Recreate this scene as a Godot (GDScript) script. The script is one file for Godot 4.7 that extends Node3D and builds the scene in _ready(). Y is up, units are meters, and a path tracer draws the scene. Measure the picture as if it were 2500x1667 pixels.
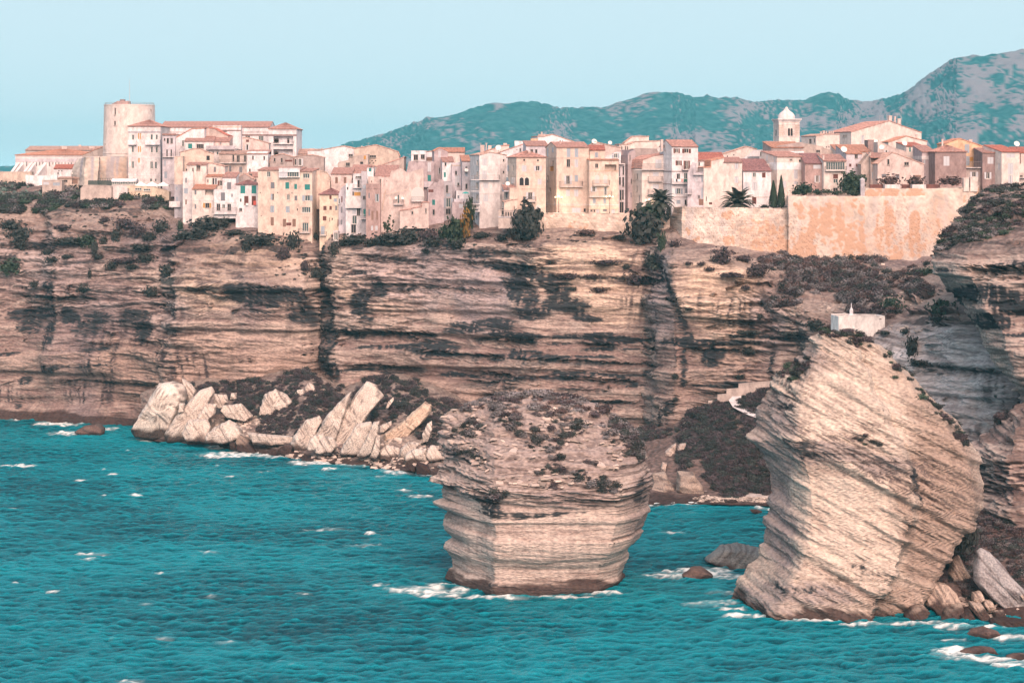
extends Node3D

# A walled town on white limestone cliffs above a teal sea, seen from the opposite headland.
const F := 5280.0      # focal length, in the units of the survey sheet the town was measured on
const EYE := 70.0      # height of the eye above the sea
var ZX := 0.0
var ZY := 0.0
var ZS := 1.0
var taken := {}
var mats := {}
var meshes := {}

func _ready():
	# ---- camera, sky, sun, exposure
	var cam := Camera3D.new()
	cam.name = "camera"
	add_child(cam)
	cam.position = Vector3(0, EYE, 0)
	cam.set_frustum(1667.0 / F, Vector2(0, -(833.5 - 415.0) / F), 1.0, 30000.0)
	cam.current = true
	var env := Environment.new()
	env.background_mode = Environment.BG_SKY
	var sm := ProceduralSkyMaterial.new()
	sm.sky_top_color = Color(0.64, 0.70, 0.75)
	sm.sky_horizon_color = Color(0.655, 0.735, 0.762)
	sm.sky_curve = 0.16
	sm.ground_bottom_color = Color(0.30, 0.52, 0.58)
	sm.ground_horizon_color = Color(0.74, 0.89, 0.93)
	sm.sun_angle_max = 20.0
	var sky := Sky.new()
	sky.sky_material = sm
	env.sky = sky
	env.background_energy_multiplier = 1.0
	env.tonemap_mode = Environment.TONE_MAPPER_LINEAR
	env.tonemap_exposure = 1.8
	env.ambient_light_source = Environment.AMBIENT_SOURCE_SKY
	env.sdfgi_enabled = true
	env.ssao_enabled = true
	env.ssil_enabled = true
	env.fog_enabled = true
	env.fog_density = 0.00008
	env.fog_light_color = Color(0.50, 0.84, 0.93)
	var we := WorldEnvironment.new()
	we.name = "world_environment"
	we.environment = env
	add_child(we)
	var sun := DirectionalLight3D.new()
	sun.name = "sun"
	sun.light_color = Color(1.0, 0.86, 0.785)
	sun.light_energy = 1.0
	sun.light_angular_distance = 45.0
	sun.shadow_enabled = true
	var to_sun := Vector3(0.15, 0.57, 0.80).normalized()
	add_child(sun)
	sun.look_at_from_position(Vector3.ZERO, -to_sun, Vector3.UP)
	# ---- large structure, then objects, small details last
	make_noises()
	make_materials()
	build_sea()
	build_mountains()
	build_cliffs()
	build_rocks()
	build_walls()
	build_town()
	build_plants()
	build_small_things()

# ------------------------------------------------------------------ helpers
func zone(x: float, y: float, s: float):
	ZX = x
	ZY = y
	ZS = s

func zx(v: float) -> float:
	return ZX + v / ZS

func zy(v: float) -> float:
	return ZY + v / ZS

func P(px: float, py: float, d: float) -> Vector3:
	return Vector3((px - 1250.0) / F * d, EYE - (py - 415.0) / F * d, -d)

func numbered(called: String) -> String:
	if not taken.has(called):
		taken[called] = 0
		return called
	taken[called] += 1
	return "%s_%03d" % [called, taken[called]]

func tag(o: Node, label: String, category: String = "", group: String = "", kind: String = ""):
	if label != "":
		o.set_meta("label", label)
	if category != "":
		o.set_meta("category", category)
	if group != "":
		o.set_meta("group", group)
	if kind != "":
		o.set_meta("kind", kind)

func thing(called: String, label: String, category: String, at := Vector3.ZERO, yaw := 0.0, group := "") -> Node3D:
	var o := Node3D.new()
	o.name = numbered(called)
	add_child(o)
	o.position = at
	o.rotation.y = yaw
	tag(o, label, category, group)
	return o

func part(called: String, m: Mesh, mat: Material, parent: Node, at := Vector3.ZERO, size := Vector3.ONE) -> MeshInstance3D:
	var o := MeshInstance3D.new()
	o.name = numbered(called) if parent == self else called
	o.mesh = m
	o.material_override = mat
	parent.add_child(o, true)
	o.position = at
	o.scale = size
	return o

func struct(called: String, m: Mesh, mat: Material) -> MeshInstance3D:
	var o := part(called, m, mat, self)
	o.set_meta("kind", "structure")
	return o

# collects flat faces; commit() makes one mesh
class MB:
	var v := PackedVector3Array()
	var n := PackedVector3Array()
	var c := PackedColorArray()
	var col := Color.WHITE
	func tri(a: Vector3, b: Vector3, d: Vector3, out: Vector3):
		var nn := (d - a).cross(b - a)
		if nn.length_squared() < 1e-14:
			return
		nn = nn.normalized()
		if nn.dot(out) < 0.0:
			nn = -nn
			v.append(a); v.append(d); v.append(b)
		else:
			v.append(a); v.append(b); v.append(d)
		for i in 3:
			n.append(nn)
			c.append(col)
	func quad(a: Vector3, b: Vector3, d: Vector3, e: Vector3, out: Vector3):
		tri(a, b, d, out)
		tri(a, d, e, out)
	func box(lo: Vector3, hi: Vector3):
		var p := [lo, Vector3(hi.x, lo.y, lo.z), Vector3(hi.x, hi.y, lo.z), Vector3(lo.x, hi.y, lo.z), Vector3(lo.x, lo.y, hi.z), Vector3(hi.x, lo.y, hi.z), hi, Vector3(lo.x, hi.y, hi.z)]
		quad(p[0], p[1], p[2], p[3], Vector3(0, 0, -1))
		quad(p[4], p[5], p[6], p[7], Vector3(0, 0, 1))
		quad(p[0], p[4], p[7], p[3], Vector3(-1, 0, 0))
		quad(p[1], p[5], p[6], p[2], Vector3(1, 0, 0))
		quad(p[3], p[2], p[6], p[7], Vector3(0, 1, 0))
		quad(p[0], p[1], p[5], p[4], Vector3(0, -1, 0))
	func bar(a: Vector3, b: Vector3, r: float, r2 := -1.0, k := 5):
		if r2 < 0.0:
			r2 = r
		var w := (b - a).normalized()
		var s := w.cross(Vector3.UP if absf(w.y) < 0.9 else Vector3.RIGHT).normalized()
		var t := w.cross(s)
		for i in k:
			var a0 := TAU * i / k
			var a1 := TAU * (i + 1) / k
			var o0 := s * cos(a0) + t * sin(a0)
			var o1 := s * cos(a1) + t * sin(a1)
			quad(a + o0 * r, a + o1 * r, b + o1 * r2, b + o0 * r2, o0 + o1)
			tri(b, b + o0 * r2, b + o1 * r2, w)
	func lathe(profile: Array, k := 12, at := Vector3.ZERO, from := 0.0, to := TAU):
		for j in profile.size() - 1:
			var p0: Vector2 = profile[j]
			var p1: Vector2 = profile[j + 1]
			for i in k:
				var a0 := from + (to - from) * i / k
				var a1 := from + (to - from) * (i + 1) / k
				var e0 := Vector3(cos(a0), 0, sin(a0))
				var e1 := Vector3(cos(a1), 0, sin(a1))
				var u := Vector3.UP
				var out := (e0 + e1) * (p1.y - p0.y) * 0.5 - u * (p1.x - p0.x)
				quad(at + e0 * p0.x + u * p0.y, at + e1 * p0.x + u * p0.y, at + e1 * p1.x + u * p1.y, at + e0 * p1.x + u * p1.y, out)
	func commit() -> ArrayMesh:
		var a := []
		a.resize(Mesh.ARRAY_MAX)
		a[Mesh.ARRAY_VERTEX] = v
		a[Mesh.ARRAY_NORMAL] = n
		a[Mesh.ARRAY_COLOR] = c
		var m := ArrayMesh.new()
		if v.size():
			m.add_surface_from_arrays(Mesh.PRIMITIVE_TRIANGLES, a)
		return m

# a grid of points as a smooth mesh
func grid_mesh(pos: PackedVector3Array, col: PackedColorArray, nu: int, nv: int, closed := false) -> ArrayMesh:
	var nor := grid_normals(pos, nu, nv, closed)
	var idx := PackedInt32Array()
	var cu := nu if closed else nu - 1
	idx.resize(cu * (nv - 1) * 6)
	var k := 0
	for i in cu:
		var i2 := (i + 1) % nu
		for j in nv - 1:
			var a := i * nv + j
			var b := i2 * nv + j
			idx[k] = a
			idx[k + 1] = b
			idx[k + 2] = b + 1
			idx[k + 3] = a
			idx[k + 4] = b + 1
			idx[k + 5] = a + 1
			k += 6
	var arr := []
	arr.resize(Mesh.ARRAY_MAX)
	arr[Mesh.ARRAY_VERTEX] = pos
	arr[Mesh.ARRAY_NORMAL] = nor
	arr[Mesh.ARRAY_COLOR] = col
	arr[Mesh.ARRAY_INDEX] = idx
	var m := ArrayMesh.new()
	m.add_surface_from_arrays(Mesh.PRIMITIVE_TRIANGLES, arr)
	return m

# normals of a grid whose columns run along u and whose rows run downwards along v
func grid_normals(pos: PackedVector3Array, nu: int, nv: int, closed := false) -> PackedVector3Array:
	var nor := PackedVector3Array()
	nor.resize(nu * nv)
	for i in nu:
		var ia := (i + nu - 1) % nu if closed else maxi(i - 1, 0)
		var ib := (i + 1) % nu if closed else mini(i + 1, nu - 1)
		for j in nv:
			var du := pos[ib * nv + j] - pos[ia * nv + j]
			var dv := pos[i * nv + mini(j + 1, nv - 1)] - pos[i * nv + maxi(j - 1, 0)]
			nor[i * nv + j] = dv.cross(du).normalized()
	return nor

var n_low: FastNoiseLite
var n_mid: FastNoiseLite
var n_fine: FastNoiseLite
var n_cell: FastNoiseLite
var n_ridge: FastNoiseLite

func noise(seed_: int, freq: float, type: int, oct: int) -> FastNoiseLite:
	var n := FastNoiseLite.new()
	n.seed = seed_
	n.frequency = freq
	n.noise_type = type
	n.fractal_type = FastNoiseLite.FRACTAL_FBM if oct > 1 else FastNoiseLite.FRACTAL_NONE
	n.fractal_octaves = oct
	return n

func make_noises():
	n_low = noise(3, 0.01, FastNoiseLite.TYPE_SIMPLEX, 3)
	n_mid = noise(11, 0.05, FastNoiseLite.TYPE_SIMPLEX, 2)
	n_fine = noise(29, 0.3, FastNoiseLite.TYPE_SIMPLEX, 2)
	n_cell = noise(41, 0.12, FastNoiseLite.TYPE_CELLULAR, 1)
	n_cell.cellular_return_type = FastNoiseLite.RETURN_CELL_VALUE
	n_ridge = noise(57, 0.05, FastNoiseLite.TYPE_SIMPLEX, 3)
	n_ridge.fractal_type = FastNoiseLite.FRACTAL_RIDGED

func tex_noise(seed_: int, freq: float, oct: int, size: int, type := FastNoiseLite.TYPE_SIMPLEX) -> Image:
	var n := noise(seed_, freq, type, oct)
	return n.get_seamless_image(size, size)

# a grey noise picture remapped to lo..hi, for multiplying onto a colour
func tint_tex(im: Image, lo: float, hi: float, warm := Color.WHITE, power := 1.0) -> ImageTexture:
	var w := im.get_width()
	var h := im.get_height()
	im.convert(Image.FORMAT_L8)
	var src := im.get_data()
	var out := PackedByteArray()
	out.resize(w * h * 3)
	for i in w * h:
		var t := pow(src[i] / 255.0, power)
		var v := lerpf(lo, hi, t)
		out[i * 3] = int(255 * clampf(v * lerpf(warm.r, 1.0, t), 0, 1))
		out[i * 3 + 1] = int(255 * clampf(v * lerpf(warm.g, 1.0, t), 0, 1))
		out[i * 3 + 2] = int(255 * clampf(v * lerpf(warm.b, 1.0, t), 0, 1))
	return ImageTexture.create_from_image(Image.create_from_data(w, h, false, Image.FORMAT_RGB8, out))

func lin(r: float, g: float, b: float) -> Color:
	return Color(r, g, b).linear_to_srgb()

func plain(key: String, c: Color, rough := 0.8, metal := 0.0) -> StandardMaterial3D:
	if mats.has(key):
		return mats[key]
	var m := StandardMaterial3D.new()
	m.albedo_color = c
	m.roughness = rough
	m.metallic = metal
	m.metallic_specular = 0.35
	mats[key] = m
	return m

func make_materials():
	# limestone: the vertex colour carries beds and stains; the texture adds grain; both are finer along the beds
	var g1 := tex_noise(5, 0.02, 5, 512)
	var grain := tint_tex(g1.duplicate(), 0.72, 1.12, Color(0.97, 0.97, 1.0))
	var relief := ImageTexture.create_from_image(tex_noise(6, 0.018, 5, 512))
	for k in ["cliff", "stack", "lean", "boulder"]:
		var m := StandardMaterial3D.new()
		m.vertex_color_use_as_albedo = true
		m.albedo_texture = grain
		m.roughness = 0.95
		m.metallic_specular = 0.2
		m.uv1_triplanar = true
		m.uv1_world_triplanar = true
		m.uv1_scale = {"cliff": Vector3(0.07, 0.2, 0.07), "stack": Vector3(0.09, 0.26, 0.09), "lean": Vector3(0.09, 0.2, 0.09), "boulder": Vector3(0.2, 0.2, 0.2)}[k]
		m.heightmap_enabled = true
		m.heightmap_texture = relief
		m.heightmap_scale = {"cliff": 22.0, "stack": 14.0, "lean": 16.0, "boulder": 14.0}[k]
		mats[k] = m
	# plaster with vertical rain streaks and blotches
	var wide := tex_noise(16, 0.007, 3, 512)
	var close := tex_noise(15, 0.028, 4, 512)
	wide.convert(Image.FORMAT_L8)
	close.convert(Image.FORMAT_L8)
	var b1 := wide.get_data()
	var b2 := close.get_data()
	for i in b1.size():
		b1[i] = int(0.62 * b1[i] + 0.38 * b2[i])
	var st := tint_tex(Image.create_from_data(512, 512, false, Image.FORMAT_L8, b1), 0.74, 1.08, Color(0.97, 0.95, 0.96), 0.75)
	mats["streak_tex"] = st
	var tl := tint_tex(tex_noise(18, 0.03, 4, 256), 0.62, 1.15, Color(0.92, 0.95, 1.0))
	mats["tile_tex"] = tl
	# leaves and bark take the colour of their vertices and copies
	var lf := StandardMaterial3D.new()
	lf.vertex_color_use_as_albedo = true
	lf.roughness = 0.75
	lf.metallic_specular = 0.25
	mats["leaf"] = lf
	var ro := StandardMaterial3D.new()
	ro.vertex_color_use_as_albedo = true
	ro.roughness = 0.95
	ro.metallic_specular = 0.15
	mats["vertex"] = ro
	# sea
	var s := StandardMaterial3D.new()
	s.vertex_color_use_as_albedo = true
	s.roughness = 0.14
	s.metallic_specular = 0.19
	s.uv1_triplanar = true
	s.uv1_world_triplanar = true
	s.uv1_scale = Vector3(0.20, 0.1, 0.26)
	s.heightmap_enabled = true
	s.heightmap_texture = ImageTexture.create_from_image(tex_noise(8, 0.02, 5, 512))
	s.heightmap_scale = 30.0
	mats["sea"] = s

func plaster(c: Color) -> StandardMaterial3D:
	var key := "wall" + c.to_html()
	if not mats.has(key):
		var m := StandardMaterial3D.new()
		m.albedo_color = c
		m.albedo_texture = mats["streak_tex"]
		m.uv1_triplanar = true
		m.uv1_world_triplanar = true
		m.uv1_scale = Vector3(0.10, 0.06, 0.10)
		m.roughness = 0.92
		m.metallic_specular = 0.2
		mats[key] = m
	return mats[key]

func tiles(c: Color) -> StandardMaterial3D:
	var key := "tile" + c.to_html()
	if not mats.has(key):
		var m := StandardMaterial3D.new()
		m.albedo_color = c
		m.albedo_texture = mats["tile_tex"]
		m.uv1_triplanar = true
		m.uv1_world_triplanar = true
		m.uv1_scale = Vector3(0.12, 0.2, 0.16)
		m.roughness = 0.9
		m.metallic_specular = 0.2
		mats[key] = m
	return mats[key]

# ------------------------------------------------------------------ sea
func wave(x: float, z: float) -> float:
	var wx := x + 2.5 * n_mid.get_noise_2d(x * 0.8, z * 0.8)
	var h := 0.40 * n_ridge.get_noise_2d(wx * 0.5 + z * 0.25, z * 1.2)
	h += 0.9 * (0.30 - absf(n_mid.get_noise_2d(wx * 1.5 + z * 0.7, z * 3.0 + 70.0)))
	h += 0.40 * n_fine.get_noise_2d(wx * 0.62 - z * 0.2, z * 1.15)
	h += 0.27 * n_fine.get_noise_2d(x * 1.5 + 31.0, z * 2.3)
	return h

func build_sea():
	var x0 := -178.0
	var z0 := -283.0
	var sx := 0.62
	var sz := 0.66
	var nx := 600
	var nz := 515
	var foam := PackedFloat32Array()
	foam.resize(nx * nz)
	# [px, py, half width, half depth, strength] of foam seen on the survey sheet
	var patches := [[47, 1021, 50, 7, 1.0], [140, 1035, 55, 7, 1.1], [164, 1058, 48, 6, 0.9], [267, 1047, 18, 4, 1.0], [360, 1074, 24, 5, 1.0], [533, 1092, 30, 6, 0.8], [575, 1110, 75, 10, 1.3], [610, 1098, 40, 7, 1.2], [678, 1112, 60, 9, 1.1], [767, 1129, 58, 8, 1.1], [889, 1133, 70, 8, 0.9], [978, 1150, 40, 10, 1.1], [1040, 1158, 40, 6, 0.8],
		[47, 1138, 48, 3.5, 1.3], [274, 1158, 12, 2.5, 1.1], [196, 1174, 16, 2, 0.9], [804, 1146, 16, 3, 1.1], [206, 1354, 58, 3.5, 0.8], [215, 1364, 14, 3.5, 1.5], [907, 1303, 14, 3.5, 1.2], [795, 1292, 50, 5, 0.55], [890, 1332, 45, 7, 0.5], [1024, 1211, 28, 4, 0.8], [985, 1198, 20, 2.5, 0.8], [552, 1570, 22, 6, 0.8], [400, 1559, 22, 4, 0.6], [318, 1662, 30, 6, 0.9], [1029, 1440, 75, 13, 1.0], [930, 1428, 22, 5, 0.7], [1067, 1446, 60, 12, 1.1], [1118, 1440, 26, 10, 1.55], [1200, 1459, 80, 3.5, 1.45], [1381, 1456, 70, 3, 1.45], [1480, 1450, 50, 3, 1.2], [1075, 1425, 30, 5, 1.2], [1500, 1447, 45, 5, 0.5],
		[1640, 1301, 30, 5, 0.9], [1700, 1402, 85, 14, 1.1], [1720, 1392, 55, 12, 1.5], [1780, 1408, 45, 8, 1.0], [1620, 1405, 50, 9, 0.6], [1734, 1474, 65, 8, 0.6], [1770, 1448, 45, 5, 0.5], [2037, 1511, 42, 7, 1.7], [1990, 1514, 80, 3, 1.4], [1850, 1504, 80, 3, 1.4], [1790, 1488, 30, 4, 1.2], [2130, 1524, 80, 3, 1.3], [2240, 1522, 60, 3, 1.3], [2331, 1529, 45, 5, 1.2], [2417, 1534, 30, 4, 1.1], [2270, 1518, 40, 4, 0.7], [2465, 1556, 45, 8, 1.4], [2330, 1560, 30, 5, 0.7], [2342, 1590, 55, 10, 1.5], [2402, 1607, 80, 8, 1.3], [2476, 1622, 50, 8, 1.5], [2290, 1600, 60, 6, 0.6],
		[1700, 1231, 140, 3, 1.3], [1870, 1240, 30, 4, 0.6], [1600, 1226, 60, 3.5, 0.8], [940, 1040, 10, 3, 0.4], [35, 1240, 18, 2.5, 0.5], [45, 1421, 14, 2.5, 0.8], [125, 1444, 14, 2, 0.8], [355, 1477, 16, 2.5, 0.7], [390, 1402, 12, 2, 0.8], [742, 1449, 16, 3, 0.7], [515, 1456, 14, 3, 0.7], [510, 1350, 30, 3, 0.4], [330, 1210, 20, 2, 0.9], [250, 1208, 18, 2, 0.7], [560, 1165, 10, 2, 0.8], [640, 1149, 16, 2, 0.7], [930, 1162, 14, 2.5, 0.9], [700, 1188, 14, 2, 0.6]]
	for p in patches:
		var d: float = EYE * F / (p[1] - 415.0)
		var cx: float = (p[0] - 1250.0) / F * d
		var rx: float = p[2] / F * d * 1.25
		var rz: float = p[3] * d * d / (EYE * F) * 0.9
		var i0 := maxi(0, int((cx - rx * 1.4 - x0) / sx))
		var i1 := mini(nx - 1, int((cx + rx * 1.4 - x0) / sx))
		var j0 := maxi(0, int((d - rz * 1.5 + z0) / sz))
		var j1 := mini(nz - 1, int((d + rz * 1.5 + z0) / sz))
		for i in range(i0, i1 + 1):
			for j in range(j0, j1 + 1):
				var x := x0 + i * sx
				var z := z0 - j * sz
				var e := pow((x - cx) / rx, 2) + pow((-z - d) / rz, 2)
				var w: float = p[4] * clampf(1.25 - e, 0.0, 1.0)
				foam[i * nz + j] = maxf(foam[i * nz + j], w)
	var pos := PackedVector3Array()
	var col := PackedColorArray()
	pos.resize(nx * nz)
	col.resize(nx * nz)
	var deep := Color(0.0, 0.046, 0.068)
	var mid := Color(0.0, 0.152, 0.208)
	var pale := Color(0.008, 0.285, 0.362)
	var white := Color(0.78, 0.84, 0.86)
	var hs := PackedFloat32Array()
	hs.resize(nx * nz)
	for i in nx:
		for j in nz:
			hs[i * nz + j] = wave(x0 + i * sx, z0 - j * sz)
	for i in nx:
		var x := x0 + i * sx
		for j in nz:
			var z := z0 - j * sz
			var k := i * nz + j
			var h := hs[k]
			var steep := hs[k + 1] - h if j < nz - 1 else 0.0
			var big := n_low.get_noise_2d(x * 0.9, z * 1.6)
			var t := clampf(0.55 + 0.45 * h + 0.40 * big - 0.85 * steep, 0.0, 1.0)  # wave faces toward the eye painted darker, backs paler, for the sky reflection
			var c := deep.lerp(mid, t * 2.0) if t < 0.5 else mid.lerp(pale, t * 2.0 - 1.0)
			var fo := foam[k]
			var br := n_fine.get_noise_2d(x * 0.9 + 300.0, z * 1.7)
			var rare := n_mid.get_noise_2d(x * 0.7 + 900.0, z * 1.6)
			var crest := smoothstep(0.75, 1.0, h) * smoothstep(0.58, 0.70, rare + 0.12 * br)
			var wgt := clampf(smoothstep(0.25, 0.75, fo * (0.50 + 0.7 * br + 0.45 * n_ridge.get_noise_2d(x * 1.6, z * 4.3) + 0.55 * n_fine.get_noise_2d(x * 2.1, z * 2.9)) ), 0.0, 1.0)
			wgt = maxf(wgt, crest * 0.6)
			wgt = maxf(wgt, 0.16 * smoothstep(0.1, 0.9, fo))
			c = c.lerp(white, wgt)
			pos[k] = Vector3(x, h * 0.62 + wgt * 0.12 + maxf(0.0, fo - 1.5) * wgt * (2.6 + 5.0 * br), z)
			col[k] = c
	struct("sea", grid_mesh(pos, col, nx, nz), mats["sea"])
	# the open sea round the near water, one sheet to the horizon
	var xr := [-7000.0, x0, x0 + (nx - 1) * sx, 7000.0]
	var zr := [7000.0, z0, z0 - (nz - 1) * sz, -7000.0]
	var mb := MB.new()
	mb.col = mid
	for a in 3:
		for b in 3:
			if a == 1 and b == 1:
				continue
			mb.quad(Vector3(xr[a], -0.1, zr[b]), Vector3(xr[a + 1], -0.1, zr[b]), Vector3(xr[a + 1], -0.1, zr[b + 1]), Vector3(xr[a], -0.1, zr[b + 1]), Vector3.UP)
	struct("open_sea", mb.commit(), mats["sea"])

# ------------------------------------------------------------------ lofted ground
# A sheet is lofted through profiles; a profile is a list of [px, py, distance] from the back of its top to its foot.
class Sheet:
	var nu := 0
	var nv := 0
	var pos := PackedVector3Array()
	var base := PackedVector2Array()   # where each vertex lies on the survey sheet
	var mesh: ArrayMesh

func loft(profiles: Array, nu: int, subs: Array, warp := 0.0) -> Sheet:
	var s := Sheet.new()
	var rows: int = profiles[0].size()
	var nv := 1
	for k in subs:
		nv += int(k)
	s.nu = nu
	s.nv = nv
	s.pos.resize(nu * nv)
	s.base.resize(nu * nv)
	# columns are spread evenly by how far apart the profiles stand
	var at := [0.0]
	for k in profiles.size() - 1:
		var w := 0.0
		for r in rows:
			w = maxf(w, Vector2(profiles[k][r][0], profiles[k][r][2] * 3.0).distance_to(Vector2(profiles[k + 1][r][0], profiles[k + 1][r][2] * 3.0)))
		at.append(at[k] + w)
	var total: float = at[-1]
	var seg := 0
	for i in nu:
		var a := total * i / (nu - 1)
		while seg < profiles.size() - 2 and a > at[seg + 1]:
			seg += 1
		var t: float = clampf((a - at[seg]) / (at[seg + 1] - at[seg]), 0.0, 1.0)
		var p0: Array = profiles[seg]
		var p1: Array = profiles[seg + 1]
		var j := 0
		for r in rows - 1:
			var a0 := Vector3(lerpf(p0[r][0], p1[r][0], t), lerpf(p0[r][1], p1[r][1], t), lerpf(p0[r][2], p1[r][2], t))
			var a1 := Vector3(lerpf(p0[r + 1][0], p1[r + 1][0], t), lerpf(p0[r + 1][1], p1[r + 1][1], t), lerpf(p0[r + 1][2], p1[r + 1][2], t))
			var w0 := P(a0.x, a0.y, a0.z)
			var w1 := P(a1.x, a1.y, a1.z)
			var last: int = int(subs[r]) + (1 if r == rows - 2 else 0)
			for k in last:
				var f := float(k) / float(subs[r])
				s.pos[i * nv + j] = w0.lerp(w1, f)
				s.base[i * nv + j] = Vector2(lerpf(a0.x, a1.x, f), lerpf(a0.y, a1.y, f))
				j += 1
	if warp > 0.0:
		# the profiles wander sideways with height, so that no cleft runs dead straight
		var pos2 := s.pos.duplicate()
		var base2 := s.base.duplicate()
		for i in nu:
			for j in nv:
				var q := s.base[i * nv + j]
				var f := clampf(i + warp * (n_low.get_noise_2d(q.x * 0.35, q.y * 1.6) + 0.45 * n_mid.get_noise_2d(q.x * 0.12, q.y * 0.9)), 0.0, nu - 1.001)
				var a := int(f)
				pos2[i * nv + j] = s.pos[a * nv + j].lerp(s.pos[(a + 1) * nv + j], f - a)
				base2[i * nv + j] = s.base[a * nv + j].lerp(s.base[(a + 1) * nv + j], f - a)
		s.pos = pos2
		s.base = base2
	return s

# stains of the rock and its painted light and shade, drawn into a coarse map of the sheet: [px, py, rx, ry, strength, lean]
class Stains:
	var x0 := 0.0
	var y0 := 0.0
	var w := 0
	var h := 0
	var cell := 4.0
	var a := PackedFloat32Array()
	func setup(x: float, y: float, x2: float, y2: float):
		x0 = x
		y0 = y
		w = int((x2 - x) / cell) + 1
		h = int((y2 - y) / cell) + 1
		a.resize(w * h)
	func blot(px: float, py: float, rx: float, ry: float, s: float, lean := 0.0):
		var ext := rx + absf(lean) * ry
		for i in range(maxi(0, int((px - ext * 1.5 - x0) / cell)), mini(w, int((px + ext * 1.5 - x0) / cell) + 1)):
			for j in range(maxi(0, int((py - ry * 1.5 - y0) / cell)), mini(h, int((py + ry * 1.5 - y0) / cell) + 1)):
				var dy := (y0 + j * cell - py) / ry
				var dx := (x0 + i * cell - px - lean * dy * ry) / rx
				var e := dx * dx + dy * dy
				a[i * h + j] = maxf(a[i * h + j], s * clampf(1.6 - e * 1.1, 0.0, 1.0))
	func at(px: float, py: float) -> float:
		var i := int((px - x0) / cell)
		var j := int((py - y0) / cell)
		if i < 0 or j < 0 or i >= w or j >= h:
			return 0.0
		return a[i * h + j]

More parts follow.
